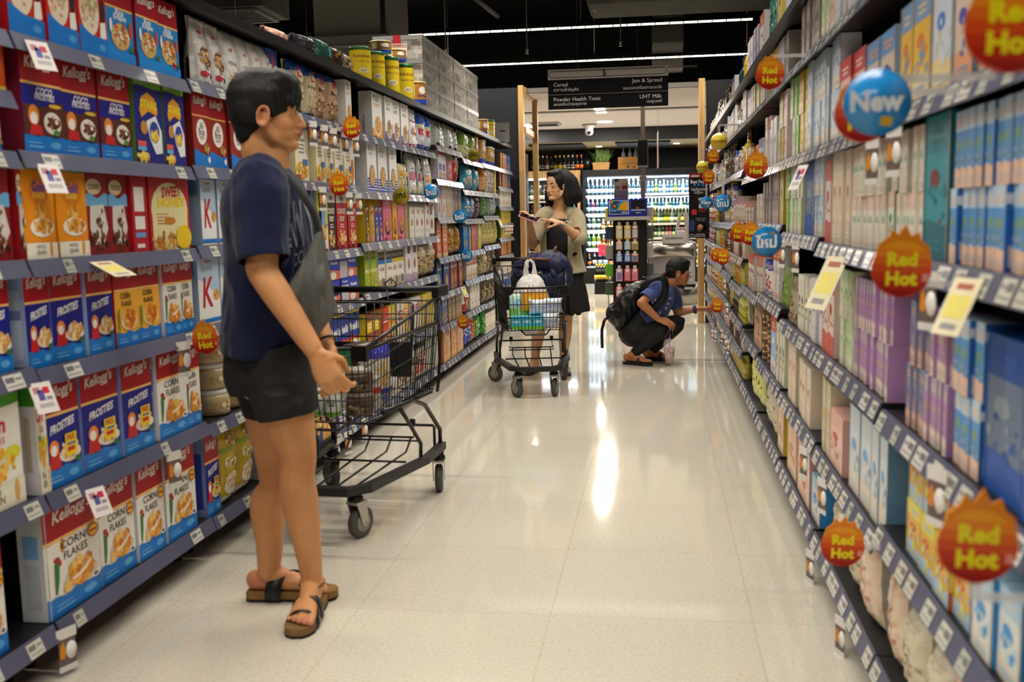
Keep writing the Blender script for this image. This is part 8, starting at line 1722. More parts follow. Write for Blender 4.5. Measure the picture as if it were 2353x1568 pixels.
bottle_mesh('fizz_dark', '0e1412', 'c8a860', 'b8b4a0', form='fizz'); bottle_mesh('fizz_silver', '141816', 'c8c8cc', 'd8d8d8', form='fizz', lab2='3a3a40'); bottle_mesh('fizz_black', '0c0c0e', '1a1a1c', '2c2c28', form='fizz', lab2='8a8a70'); bottle_mesh('fizz_rose', '5a2420', 'c87058', 'cfc8c0', form='fizz'); bottle_mesh('fizz_orange', '101010', 'e0742c', 'd8702c', form='fizz'); bottle_mesh('fizz_gold', '16180e', 'd8b83c', 'd0b03c', form='fizz')
bottle_mesh('wine_white', '2c3c20', '3a3a3c', 'd0ccc0'); bottle_mesh('wine_red', '14100e', '5a1c20', 'c8c0b4'); bottle_mesh('wine_blue', '10181c', '6ac0e0', 'b8d8ec'); bottle_mesh('cool_fizz', '10242c', 'e8f4f8', 'd8ecf4', form='fizz'); bottle_mesh('cool_teal', '0e3440', 'a8e8ec', 'bce0ec', form='wine'); bottle_mesh('cool_pink', '451a26', 'e8d8e0', '9ac8ec', form='wine')
bottle_mesh('beer_green', '123c1e', 'd0d8d0', 'a8c88c', .23, .062, form='beer'); bottle_mesh('beer_amber', '7a3c14', 'c8c0a8', 'e8c84c', .23, .062, form='beer'); bottle_mesh('beer_clear', '6a7468', 'd8d8d0', 'd8dcd8', .23, .062, form='beer'); bottle_mesh('beer_blue', '14384c', 'd8e8f0', 'a8d0ec', .21, .058, form='beer'); bottle_mesh('beer_yel', '3a4414', 'd0c890', 'd8d03c', .24, .062, form='beer'); bottle_mesh('beer_rose', '6a2828', 'e8b8a8', 'd8b0a0', .24, .062, form='beer'); bottle_mesh('lime_wine', '55691e', 'd8dc6c', 'e8ecc8', .30, .078); bottle_mesh('stub', '5a3418', 'd8a04c', 'e09a2c', .19, .07, form='beer')
bottle_mesh('orange_can', '1c1412', 'c87030', 'd8742c', .22, .08, form='wine'); bottle_mesh('green_wine', '144a28', '8ad0a8', 'c8e8e0', .30, .076)
_bc = {}
def bottle(key, x, y, z, desc, where, grp):
 me, w_, h = BOT[key]; k = (desc, where); _bc[k] = _bc.get(k, 0)+1; n = _bc[k]
 o = link('bottle', me, None, (x, y, z)); tag(o, f"{desc}, {ORD[n-1] if n <= 20 else 'beyond the twentieth'} on the {where}", 'bottle', grp); return o
def bottles(x0, x1, y, z, keys, n, where, descs=None):
 D = {'fizz_dark': 'dark sparkling wine bottle, gold foil', 'fizz_silver': 'sparkling wine bottle with silver foil', 'fizz_black': 'black sparkling wine bottle', 'fizz_rose': 'reddish sparkling wine bottle', 'fizz_orange': 'sparkling wine bottle with orange label', 'fizz_gold': 'sparkling wine bottle with yellow label', 'wine_white': 'green wine bottle', 'wine_red': 'dark red wine bottle', 'wine_blue': 'wine bottle with pale blue label', 'cool_fizz': 'white necked sparkling wine bottle', 'cool_teal': 'teal wine bottle', 'cool_pink': 'pinkish wine bottle', 'beer_green': 'green beer bottle', 'beer_amber': 'amber beer bottle', 'beer_clear': 'clear drink bottle', 'beer_blue': 'small blue drink bottle', 'beer_yel': 'olive bottle with yellow label', 'beer_rose': 'rosy drink bottle', 'lime_wine': 'lime green bottle', 'stub': 'stubby amber bottle', 'orange_can': 'dark bottle with orange label', 'green_wine': 'bright green bottle'}
 for i in range(n):
  k = keys[i % len(keys)]; bottle(k, x0+(x1-x0)*(i+.5)/n, y+((i*7) % 3-1)*.01, z, D[k], where, f'bottles on the {where}')
FR = mat('cooler_black', '0a0b0d', .35, mottle=.1); SHW = mat('cooler_shelf_white', 'ccd4dc', .4)
COOLW = mat('cooler_inner', '1c2630', .5)
def cooler():
 a = lo(1341, 640); b = lo(1604, 395); x0, x1 = a.x, b.x+.35; zt_ = 2.02; r = empty('drinks_cooler', ((x0+x1)/2, YC, 0), label='black open drinks cooler with lit shelves of bottles along the far wall', cat='cooler')
 D = .62
 rel(pbx('cabinet', [((x0, YC, 0), (x0+.05, YC+D, zt_)), ((x1-.05, YC, 0), (x1, YC+D, zt_)), ((x0, YC+D-.04, 0), (x1, YC+D, zt_)), ((x0, YC-.02, 1.90), (x1, YC+D, zt_)), ((x0, YC-.02, 0), (x1, YC+D, .28))], FR), r)
 rel(pbx('inner_back', [((x0+.05, YC+D-.05, .28), (x1-.05, YC+D-.041, 1.9))], mat('cooler_back', '0f181f', .5)), r)
 for k in range(3): rel(pbx('canopy_groove', [((x0, YC-.024, 1.92+k*.03), (x1, YC-.02, 1.935+k*.03))], BLACK), r)
 zs = [at(1400, y, Y=YC).z for y in (448, 490, 528, 570, 612)]
 xm = lo(1478, 500).x
 for k, z in enumerate(zs):
  for (xa, xb) in ((x0+.05, xm-.02), (xm+.02, x1-.05)):
   dz = .0 if xa < xm-.1 else (.02, .03, -.06, -.04, 0)[k]
   s_ = rel(pbx('cooler_shelf', [((xa, YC+.05, z-.02+dz), (xb, YC+D-.05, z-.004+dz))], SHW), r); s2 = pbx('price_rail', [((xa, YC+.03, z-.045+dz), (xb, YC+.05, z-.002+dz))], mat('lit_rail', 'dfe8f0', .4)); s2.parent = s_; s2.matrix_parent_inverse = Matrix.Identity(4)
 for (xa, xb) in ((x0+.08, xm-.02), (xm+.02, x1-.08)):
  for zt2, pw in ((1.885, 26), ):
   rel(pbx('tube_lamp', [((xa, YC+.04, zt2-.02), (xb, YC+.07, zt2))], COOLE), r); area('cooler_light', ((xa+xb)/2, YC+.07, zt2-.03), xb-xa, .05, pw, (.72, .86, 1.0), r, rot=(math.radians(20), 0, 0))
  for k, z in enumerate(zs[:4]):
   rel(pbx('tube_lamp', [((xa, YC+.055, z-.062), (xb, YC+.07, z-.048))], COOLE), r); area('cooler_light', ((xa+xb)/2, YC+.08, z-.07), xb-xa, .04, 9 if k < 2 else 3.5, (.72, .86, 1.0), r, rot=(math.radians(25), 0, 0))
 yb = YC+.16
 xs = lo(1338, 500).x+.06; xe = xm-.05
 bottles(xs, xe, yb, zs[0]+.0, ['cool_fizz'], 12, 'top shelf of the cooler'); bottles(xs, xe, yb, zs[1], ['cool_teal', 'cool_pink', 'cool_fizz', 'cool_teal'], 12, 'second shelf of the cooler'); bottles(xs, xe, yb, zs[2], ['wine_blue', 'wine_white', 'wine_blue', 'stub', 'stub', 'stub'], 11, 'third shelf of the cooler')
 bottles(xs, xe, yb, zs[3], ['green_wine', 'lime_wine', 'lime_wine', 'beer_amber', 'beer_amber'], 11, 'fourth shelf of the cooler'); bottles(xs, xe, yb, zs[4], ['orange_can', 'wine_red', 'wine_red', 'wine_blue'], 10, 'fifth shelf of the cooler')
 xs = xm+.06; xe = x1-.1
 for kk, (k, keys, n, wh) in enumerate(((0, ['beer_blue', 'beer_blue', 'beer_yel', 'beer_blue', 'beer_clear'], 17, 'top shelf of the second cooler half'), (1, ['beer_blue', 'beer_clear', 'beer_green', 'beer_blue'], 18, 'second shelf of the second cooler half'), (2, ['beer_yel', 'beer_yel', 'beer_green', 'lime_wine'], 16, 'third shelf of the second cooler half'), (3, ['beer_clear', 'beer_rose', 'beer_green', 'beer_amber'], 15, 'fourth shelf of the second cooler half'), (4, ['wine_red', 'beer_amber'], 12, 'fifth shelf of the second cooler half'))):
  z = zs[k]+(.02, .03, -.06, -.04, 0)[k]; bottles(xs, xe, yb, z, keys, n, wh)
 # display packs
 a = at(1375, 586, Y=YC-.1); b = at(1399, 560, Y=YC-.1)
 for j in range(2): o = bevel(pbx('drink_pack', [((a.x+j*(b.x-a.x)/2+.005, YC-.20, a.z-.01), (a.x+(j+1)*(b.x-a.x)/2-.005, YC-.02, b.z-.01))], mat('hot_pink_pack', 'd8304c', .4)), .004); tag(o, f"hot pink and orange drinks pack in front of the cooler, {ORD[j]} of two", 'drinks pack')
 p = PB(); a = at(1370, 690, Y=YC-.5)
cooler()
def wine_rack():
 x1 = lo(1341, 640).x-.05; x0 = lo(1195, 640).x-1.0; zt_ = lo(1280, 392).z; r = empty('wine_rack', ((x0+x1)/2, YC+.3, 0), label='pine wine shelving with bottles beside the cooler', cat='wine shelf'); D = .5; y0 = YC+.1
 xs = [x0, lo(1232, 500).x, x1-.03]
 rel(pbx('top_board', [((x0, y0-.02, zt_-.13), (x1, y0+D, zt_))], PINE), r); rel(pbx('back_panel', [((x0, y0+D-.03, 0), (x1, y0+D, zt_-.13))], mat('rack_back', '1d1822', .6)), r); rel(pbx('side_post', [((x, y0-.015, 0), (x+.05, y0+.04, zt_-.13)) for x in xs[1:2]], PINE), r); rel(pbx('end_post', [((x1-.05, y0-.015, 0), (x1, y0+.04, zt_-.13))], PINE), r)
 rel(pbx('tube_lamp', [((x0+.1, y0+.02, zt_-.16), (x1-.08, y0+.05, zt_-.135))], COOLE), r); area('rack_light', ((x0+x1)/2, y0+.08, zt_-.18), x1-x0-.2, .05, 14, (.8, .88, 1), r)
 zz = [lo(1280, y).z for y in (462, 505, 548, 590, 630)]
 for k, z in enumerate(zz):
  rel(pbx('rack_shelf', [((x0, y0, z-.025), (x1-.05, y0+D-.03, z))], mat('rack_shelf', 'b8b4ac', .5)), r); keys = (['fizz_gold', 'fizz_dark', 'wine_white', 'fizz_black', 'wine_white'], ['wine_red', 'fizz_black', 'wine_blue', 'wine_red'], ['wine_red', 'wine_white', 'fizz_rose'], ['fizz_black', 'wine_red'], ['wine_red', 'wine_white'])[k]
  bottles(lo(1200, 460).x-.2, x1-.08, y0+.13, z, keys, 15, f'{ORD[k]} shelf of the pine wine rack')
 # above: bottles, poster, planter, crate
 bottles(lo(1219, 380).x, lo(1338, 380).x, y0+.16, zt_, ['fizz_dark', 'fizz_dark', 'fizz_silver', 'fizz_rose', 'fizz_black', 'fizz_gold', 'fizz_gold', 'fizz_dark', 'fizz_silver', 'fizz_silver', 'fizz_orange', 'fizz_orange'], 12, 'ledge over the wine rack')
 a = at(1218, 342, Y=18.75); b = at(1321, 385, Y=18.75); r = empty('wall_poster', ((a.x+b.x)/2, 18.8, b.z), label='pale wall poster with black kitchen sketches above the row of sparkling bottles', cat='poster')
 p = PB(); p.box((-(b.x-a.x)/2, 0, 0), ((b.x-a.x)/2, .02, a.z-b.z), '8c8a86'); link('board', p.mesh('board', mat('poster_board', '6d6b67', .7)), r); p = PB(); w_ = (b.x-a.x); h = a.z-b.z; y = -.004
 p.tube([(-w_*.42+.06*math.cos(t/10)*1, y, h*.62+.05*math.sin(t/10)) for t in range(8, 55, 3)], .006, '1a1a1a', 5); p.tube([(-w_*.42+.10+.04*math.cos(t/10+3.1), y, h*.64+.04*math.sin(t/10+3.1)) for t in range(5, 50, 3)], .006, '1a1a1a', 5)
 put_text(p, 'CENTRAL', -w_*.48, h*.30, .03, '2a2a2a', y, 'l');
 p.tube([(-w_*.22, y, h*.55), (-w_*.14, y, h*.68), (-w_*.06, y, h*.55), (-w_*.14, y, h*.48), (-w_*.22, y, h*.55)], .008, '1a1a1a', 5); p.box((-w_*.24, y, h*.62), (-w_*.03, y+.003, h*.66), '1a1a1a'); p.lathe([(.001, 0), (.05, 0), (.05, .004)], 12, '1a1a1a', ax='y', M=Matrix.Translation((w_*.05, y-.002, h*.5))); p.box((w_*.03, y, h*.1), (w_*.07, y+.003, h*.75), '1a1a1a')
 p.tube([(w_*.2, y, h*.3), (w_*.25, y, h*.8), (w_*.3, y, h*.5)], .006, '1a1a1a', 5); p.tube([(w_*.40, y, h*.85), (w_*.40, y, h*.6), (w_*.36, y, h*.45), (w_*.36, y, h*.15), (w_*.45, y, h*.15), (w_*.45, y, h*.45), (w_*.41, y, h*.6), (w_*.41, y, h*.85)], .006, '1a1a1a', 5)
 for k in range(8): q = random.Random(k); x = (q.random()-.5)*w_*.9; z = h*(.15+.7*q.random()); p.box((x, y, z), (x+.03, y+.003, z+.015), '1f1f1f')
 link('sketch', p.mesh('sketch', CARD), r)
 yl = YC+.2; zl = 2.025; a = lo(1361, 377, yl); b = lo(1401, 389, yl)
 r = empty('planter', ((a.x+b.x)/2, yl+.1, zl), label='tan wooden planter with grassy green plant on top of the cooler', cat='planter'); w_ = b.x-a.x
 p = PB(); V = [];
 for z, k in ((0, .9), (.13, 1.0)): V += [(-w_/2*k, -.09*k, z), (w_/2*k, -.09*k, z), (w_/2*k, .09*k, z), (-w_/2*k, .09*k, z)]
 p.add(V, [(3, 2, 1, 0), (4, 5, 6, 7), (0, 1, 5, 4), (1, 2, 6, 5), (2, 3, 7, 6), (3, 0, 4, 7)], 'a8824c'); p.box((-w_/2-.0, -.095, .12), (w_/2, .095, .135), 'b08a52'); link('pot', p.mesh('pot', mat('planter_wood', 'a07a46', .6, mottle=.2)), r)
 p = PB(); q = random.Random(4)
 for k in range(90):
  an = q.random()*6.28; ln = .18+q.random()*.24; x0 = (q.random()-.5)*w_*.8; sp = .5*q.random()**.8; dx = math.cos(an)*sp*ln*1.6; dy = math.sin(an)*sp*ln*.4; P = [Vector((x0, 0, .12)), Vector((x0+dx*.35, dy*.3, .12+ln*.55)), Vector((x0+dx*.9, dy, .12+ln*(1-.4*sp)))]
  p.tube(P, .005, q.choice(['5a7a3a', '6f9148', '3f5c2c', '8aa05c']), 4, rr=[.004, .006, .001])
  if q.random() < .4: p.tube([P[1], P[1]+Vector((.02, 0, .03))], .005, '8aa05c', 4);
 link('foliage', p.mesh('foliage', mat('leaf', attr=True, rough=.6)), r)
 a = lo(1420, 362, yl); b = lo(1467, 389, yl); r = empty('wooden_crate', ((a.x+b.x)/2, yl+.12, zl), label='pale wooden wine crate standing on the cooler beside the planter', cat='crate'); w_ = b.x-a.x; h = a.z-b.z
 p = PB(); p.box((-w_/2, -.12, 0), (w_/2, .12, h*.49), 'b07c3c'); p.box((-w_/2, -.122, h*.51), (w_/2, .122, h), 'b8843f'); p.box((-.02, -.126, h*.12), (.02, -.1225, h*.25), '4a2c14'); p.box((w_*.25, -.126, h*.12), (w_*.34, -.1225, h*.22), '5a381c'); link('box', p.mesh('box', mat('crate_wood', attr=True, rough=.6, mottle=.2, mscale=6)), r)
 for k, px in enumerate((1432, 1447, 1460)):
  x = lo(px, 360, yl).x; p = PB(); p.lathe([(.03, 0), (.035, .01), (.035, .07), (.014, .11), (.012, .14), (.018, .145), (.018, .155), (.010, .165)], 12, 'a8b0b0'); o = link('swing_top_bottle', p.mesh('swing_top_bottle', mat('pale_glass', 'aab4b4', .15, alpha=.45)), None, (x, yl+.12, zl+h)); tag(o, f'clear swing top bottle on the wooden crate, {ORD[k]} in the row', 'bottle')
 a = lo(1337, 386, yl); o = None
 r = PB(); r.lathe([(.001, 0), (.08, .0), (.11, .06), (.11, .15), (.07, .22), (.001, .24)], 18, '0c0c0c'); o = link('black_jar', r.mesh('black_jar', BLACK), None, (lo(1346, 380, yl).x, yl+.15, zl+.0)); tag(o, 'round black jar between the bottle ledge and the planter', 'jar')
wine_rack()
# ------------------------------------------------------------------ checkout end rack
def rack():
 Y = 13.0; a = at(1408, 505, Y=Y); b = at(1487, 700, Y=Y); x0, x1 = a.x, b.x; w_ = x1-x0; cx = (x0+x1)/2; r = empty('display_rack', (cx, Y, 0), label='black checkout rack hung with razor packs under a blue header', cat='display rack')
 zt_ = a.z; rel(pbx('side_panel', [((x0, Y, 0), (x0+.03, Y+.3, zt_)), ((x1-.03, Y, 0), (x1, Y+.3, zt_))], BLACK), r); rel(pbx('back_panel', [((x0+.03, Y+.04, .0), (x1-.03, Y+.06, zt_))], mat('peg_panel', '0d0d0f', .6)), r)
 # header
 h0 = at(1397, 459, Y=Y); h1 = at(1487, 497, Y=Y); x2 = at(1447, 470, Y=Y).x
 p = PB(); p.box((h0.x, Y-.06, h1.z), (h1.x, Y+.10, h0.z), '1c2c9c'); rel(link('header_box', p.mesh('header_box', mat('royal_blue', '1f2fa4', .4))), r)
 p = PB(); y = Y-.062; X0, X1 = h0.x+.015, x2-.01; Z0, Z1 = h1.z+.03, h0.z-.015; W_, H_ = X1-X0, Z1-Z0
 p.box((X0, y, Z0), (X1, y+.001, Z1), 'd8dce0'); g = .008; p.box((X0+g, y-.001, Z0+g), (X1-g, y, Z1-g), '2a86c0')
 V = [(X0+W_*u, y-.0015, Z0+H_*v) for u, v in ((.42, .28), (.6, .75), (.78, .9), (.96, .88), (.96, .3), (.8, .24), (.62, .34))]; p.add(V, [(6, 5, 4, 3, 2, 1, 0)], 'e8a41c')
 p.box((X0+g, y-.002, Z0+g), (X1-g, y-.0012, Z0+H_*.26), '1c3c8c'); p.box((X0+g, y-.002, Z1-g-H_*.14), (X0+W_*.2, y-.0012, Z1-g), 'd8742c'); p.box((X0+W_*.22, y-.002, Z1-g-H_*.14), (X0+W_*.5, y-.0012, Z1-g), '1a1c28')
 p.lathe([(.001, 0), (.035, 0), (.035, .003)], 14, '3a3a44', ax='y', M=Matrix.Translation((X0+W_*.28, y-.004, Z0+H_*.6))); p.lathe([(.001, 0), (.02, 0), (.02, .003)], 14, 'd8742c', ax='y', M=Matrix.Translation((X0+W_*.28, y-.0055, Z0+H_*.6))); p.box((X0+W_*.16, y-.005, Z0+H_*.45), (X0+W_*.24, y-.003, Z0+H_*.75), '2c2c34')
 put_text(p, 'Gillette', X1-g-.01, Z0+.018, .018, 'e8ecf0', y-.003, 'r', .02); put_text(p, 'FUSION', X0+.02, Z0+.035, .014, 'e8ecf0', y-.003, 'l', .0)
 X0, X1 = x2+.02, h1.x-.02; p.box((X0, y, Z0), (X1, y+.001, Z1), '0e1020'); p.box((X0, y-.001, Z0+H_*.24), (X1, y, Z0+H_*.34), 'a8b8e0'); p.box((X0, y-.0012, Z0), (X1, y-.0002, Z0+H_*.24), '1a2a80'); p.box((X0+.06, y-.002, Z0+H_*.4), (X0+.10, y-.001, Z0+H_*.48), 'c8742c'); put_text(p, 'Gillette', (X0+X1)/2, Z0+.01, .016, 'e8ecf0', y-.003, 'c', .02)
 rel(link('header_print', p.mesh('header_print', CARD)), r)
 rel(pbx('price_strip', [((h0.x-.02, Y-.09, h1.z-.045), (h1.x+.03, Y+.0, h1.z-.0))], mat('clear_strip', 'b8b8b0', .3)), r)
 ch0 = at(1411, 411, Y=Y+.06); ch1 = at(1444, 459, Y=Y+.06); p = PB(); y = Y+.05; p.box((ch0.x, y, ch1.z), (ch1.x, y+.008, ch0.z), 'b8b4ae'); hh = ch0.z-ch1.z; ww = ch1.x-ch0.x; p.box((ch0.x+ww*.05, y-.001, ch1.z+hh*.86), (ch0.x+ww*.3, y, ch1.z+hh*.98), '3a3a3a')
 put_text(p, 'CASH', ch0.x+ww*.94, ch1.z+hh*.72, .02, '5a2c30', y-.001, 'r', .0); p.box((ch0.x+ww*.55, y-.001, ch1.z+hh*.5), (ch0.x+ww*.92, y, ch1.z+hh*.68), '8a2c3c'); p.box((ch0.x+ww*.1, y-.001, ch1.z+hh*.5), (ch0.x+ww*.42, y, ch1.z+hh*.66), '8a7a68')
 for k in range(5): p.box((ch0.x, y-.001, ch1.z+hh*(.12+.07*k)), (ch1.x-(k % 2)*.03, y, ch1.z+hh*(.15+.07*k)), '6c6a68')
 p.box((ch0.x+ww*.5, y-.001, ch1.z+hh*.03), (ch0.x+ww*.9, y, ch1.z+hh*.08), 'a8a04c'); o = link('show_card', p.mesh('show_card', CARD)); tag(o, 'grey notice with crockery pictures standing on the razor rack header', 'notice')
 # hanging packs
 rows = ((520, 545, 'razor', [('e0b02c', 'c8d0d8'), ('e0b02c', 'c8d0d8'), ('8a5a50', 'c0c8d4')]), (560, 572, 'blade', [('d8883c', 'b8c8dc'), ('8aa0c8', 'c8d0dc'), ('e0a82c', '8a8a70')]), (587, 600, 'blade', [('3c5ca8', 'b8c8dc'), ('3c5ca8', 'a8bce0'), ('d8803c', '5a7cc0')]), (620, 642, 'tooth', [('d89ab0', '5aa0d8'), ('c84a54', 'd8b0c0'), ('c84a54', 'd8b0c0')]), (662, 680, 'blade', [('c83a3c', 'd8d8d8'), ('c83a3c', 'b8c0d0'), ('a8b0b8', 'c8c8d0')]))
 NM = {'razor': 'razor pack', 'blade': 'blade cartridge pack', 'tooth': 'striped disposable razor pack'}
 for ri, (yt, yb, nm, cols) in enumerate(rows):
  zt2 = at(1450, yt-10, Y=Y).z; zb2 = at(1450, yb+(2 if nm == 'blade' else 4), Y=Y).z; h = zt2-zb2
  for c, (c1, c2) in enumerate(cols):
   x = at((1423, 1442, 1459)[c], yt, Y=Y).x; p = PB(); w2 = .042; p.box((-w2, -.012, 0), (w2, .0, h*.80), c1); p.box((-w2*.72, -.022, h*.08), (w2*.72, -.012, h*.55), c2); p.box((-.02, -.006, h*.80), (.02, .0, h*1.0), 'd0ccc4'); p.box((-w2*.6, -.0125, h*.6), (w2*.6, -.0121, h*.76), 'e8e8ec')
   if nm == 'tooth':
    for q in range(4): p.box((-.024+q*.014, -.0235, h*.1), (-.017+q*.014, -.0221, h*.5), 'b03c48')
   p.box((-.002, -.004, h*.95), (.002, .05, h*.96), '888888'); o = link('razor_pack', p.mesh('razor_pack', GLOSS), None, (x, Y-.02, zb2)); tag(o, f'{NM[nm]} hanging on the black rack, {ORD[ri]} row from the top, {ORD[c]} column', 'razor pack')
 # side gondola goods: hanging tools left and right of the rack
 q = random.Random(9)
 for sd, xs in (('window', at(1401, 540, Y=Y+.1).x), ('counter', at(1492, 540, Y=Y+.1).x)):
  s2 = -1 if sd == 'window' else 1
  for k in range(5):
   z = .18+k*.24; w3 = .055; o = pbx('snack_packet', [((xs-w3, Y+.06, z), (xs+w3, Y+.09, z+.17))], mat(f'packet_{k}_{sd}', ['3c4c3a', '5aa028', '8a8a88', '2c3c4c', 'd8c82c'][k] if sd == 'window' else ['8a8f94', '4c4c50', 'a8a8a8', '5a5a5c', 'b8b0a4'][k], .3, bump=.4)); tag(o, f"hanging packet on the {sd} side of the razor rack, {ORD[k]} from the floor", 'packet'); bevel(o, .01)
 rel(pbx('side_arm', [((at(1395, 560, Y=Y).x, Y+.09, .05+k*.24), (x0, Y+.11, .07+k*.24)) for k in range(6)]+[((x1, Y+.09, .05+k*.24), (at(1500, 560, Y=Y).x, Y+.11, .07+k*.24)) for k in range(6)]+[((at(1395, 560, Y=Y).x, Y+.1, 0), (at(1395, 560, Y=Y).x+.015, Y+.12, 1.1)), ((at(1500, 560, Y=Y).x-.015, Y+.1, 0), (at(1500, 560, Y=Y).x, Y+.12, 1.1))], CHROME), r)
 # low black box display with gold bottles near the cooler
 a = at(1366, 625, Y=15.5); b = at(1400, 648, Y=15.5); o = pbx('floor_stand', [((a.x, 15.5, 0), (b.x, 15.9, .18))], BLACK); tag(o, 'low black floor stand under the gold labelled drinks', 'stand')
 for k in range(5): x = a.x+.025+k*(b.x-a.x-.03)/4.4; bottle('fizz_gold', x, 15.7, .181, 'dark bottle with gold label', 'low black floor stand', 'gold labelled bottles on the stand')
 # pole with black screen
 c = at(1477, 250, Y=13.36); z1 = at(1477, 325, Y=13.36).z; r2 = empty('checkout_pole', (c.x, 13.36, 0), label='steel checkout pole carrying a plain black box screen', cat='pole')
 p = PB(); p.box((c.x-.028, 13.34, .9), (c.x+.028, 13.38, ZC), 'a8a49c'); rel(link('pole', p.mesh('pole', STEEL)), r2)
 a = at(1465, 323, Y=13.3); b = at(1488, 380, Y=13.3); rel(bevel(pbx('screen', [((a.x, 13.26, b.z), (b.x, 13.34, a.z))], mat('screen_black', '14161c', .3)), .004), r2); rel(pbx('screen_edge', [((b.x, 13.27, b.z), (b.x+.008, 13.33, a.z)), ((a.x, 13.27, b.z-.02), (b.x+.008, 13.33, b.z))], CHROME), r2); rel(bevel(pbx('clamp', [((c.x-.05, 13.30, at(1477, 410, Y=13.36).z-.03), (c.x+.05, 13.40, at(1477, 410, Y=13.36).z+.03))], CHROME), .006), r2)
rack()
def counter():
 Y = 13.4; a = at(1491, 560, Y=Y); b = at(1597, 690, Y=Y); x0, x1 = a.x, b.x; r = empty('checkout_counter', ((x0+x1)/2, Y+.5, 0), label='checkout counter with steel rolled front and white panel', cat='checkout counter')
 ztop = a.z; zr = at(1540, 592, Y=Y).z; p = PB(); n = 12; V = []; R_ = (ztop-zr)/2
 for x in (x0+.02, x1-.02):
  for k in range(n+1): an = math.pi*(k/n)+math.pi/2; V.append((x, Y+.02+R_*.9*math.cos(an), (ztop+zr)/2+R_*math.sin(an)))
 F = [(k, k+1, n+2+k, n+1+k) for k in range(n)]+[tuple(range(n, -1, -1)), tuple(range(n+1, 2*n+2))]; p.add(V, F, 'a8a49c', True); rel(link('rolled_front', p.mesh('rolled_front', STEEL)), r)
 rel(bevel(pbx('end_bracket', [((x0-.01, Y-.10, zr), (x0+.02, Y+.3, ztop+.01)), ((x1-.02, Y-.10, zr), (x1+.01, Y+.3, ztop+.01))], CHROME), .01), r); rel(pbx('top_surface', [((x0, Y+.0, ztop-.02), (x1, Y+1.2, ztop))], STEEL), r)
 rel(pbx('front_panel', [((x0, Y+.05, .28), (x1, Y+1.2, zr))], mat('counter_white', 'b5afb2', .5)), r); p = PB(); V = [];
 p.lathe([(.001, 0), (.42, 0), (.42, .26), (.001, .26)], 28, '8c8a86', M=Matrix.Translation(((x0+x1)/2+.08, Y+.55, 0)) @ Matrix.Diagonal((.8, 1.2, 1, 1))); rel(link('plinth', p.mesh('plinth', STEEL)), r); rel(pbx('black_skirt', [((x0, Y+.04, .25), (x1+.01, Y+1.2, .285))], BLACK), r)
 a = at(1573, 595, Y=Y+.045); b = at(1592, 660, Y=Y+.045); p = PB(); y = Y+.042; w_ = b.x-a.x; p.box((a.x, y, b.z-.03), (b.x, y+.003, a.z), 'c4bfc4'); h = a.z-b.z; p.lathe([(.001, 0), (.045, 0), (.045, .003)], 18, '2c3460', ax='y', M=Matrix.Translation((a.x+w_*.3, y-.004, a.z-h*.2))); p.box((a.x+w_*.15, y-.006, a.z-h*.22), (a.x+w_*.45, y-.004, a.z-h*.18), 'c8c8d8')
 put_text(p, 'Get', a.x+.02, a.z-h*.52, .035, '3a3a44', y-.002, 'l', .0); put_text(p, 'when', a.x+.02, a.z-h*.66, .03, '3a3a44', y-.002, 'l', .0, wmax=w_*.8); put_text(p, 'รับทราบ', a.x+.02, a.z-h*.86, .022, '4a4a54', y-.002, 'l', .0, wmax=w_*.8); rel(link('poster_panel', p.mesh('poster_panel', CARD)), r)
 a = at(1521, 540, Y=Y-.02); b = at(1577, 558, Y=Y-.02); p = PB(); y = Y-.04; p.box((a.x, y, b.z), (b.x, y+.006, a.z), 'd4d0cc'); put_text(p, 'กรุณาใช้ช่องถัดไป', (a.x+b.x)/2, b.z+(a.z-b.z)*.38, .024, '1a1a1a', y-.002, 'c', .02, wmax=(b.x-a.x)*.75); p.box((a.x, y+.006, b.z-.012), (b.x, y+.08, b.z), 'c8c4c0'); o = link('counter_notice', p.mesh('counter_notice', CARD)); tag(o, 'small white notice in Thai on the checkout counter', 'notice')
 # grey barrier flap, confectionery, small bottles row on the counter
 p = PB(); A = at(1548, 545, Y=14.0); B_ = at(1560, 478, Y=14.0); C_ = at(1572, 478, Y=14.0); D_ = at(1583, 545, Y=14.0)
 p.add([A, at(1556, 545, Y=14.0), at(1566, 480, Y=14.0), B_]+[Vector(v)+Vector((0, .25, 0)) for v in (A, at(1556, 545, Y=14.0), at(1566, 480, Y=14.0), B_)], [(0, 1, 2, 3), (7, 6, 5, 4), (0, 4, 5, 1), (1, 5, 6, 2), (2, 6, 7, 3), (3, 7, 4, 0)], 'a8a49e'); p.add([at(1577, 540, Y=14.0), D_, at(1582, 480, Y=14.0), C_]+[Vector(v)+Vector((0, .25, 0)) for v in (at(1577, 540, Y=14.0), D_, at(1582, 480, Y=14.0), C_)], [(0, 1, 2, 3), (7, 6, 5, 4), (0, 4, 5, 1), (1, 5, 6, 2), (2, 6, 7, 3), (3, 7, 4, 0)], 'a8a49e')
 o = link('counter_screen', p.mesh('counter_screen', mat('flap_grey', 'a09c98', .5)), None, (0, 0, ztop-at(1556, 545, Y=14.0).z+.001)); tag(o, 'pale grey angled screen flaps standing on the checkout counter', 'screen');
 for k, px in enumerate((1560, 1568, 1575)):
  x = at(px, 535, Y=13.7).x; o = bevel(pbx('candy_display', [((x-.02, 13.7, ztop), (x+.02, 13.78, ztop+.2))], mat('candy_pack', 'c8a8a8', .4)), .006); tag(o, f'pale candy dispenser on the checkout counter, {ORD[k]} of three', 'candy dispenser')
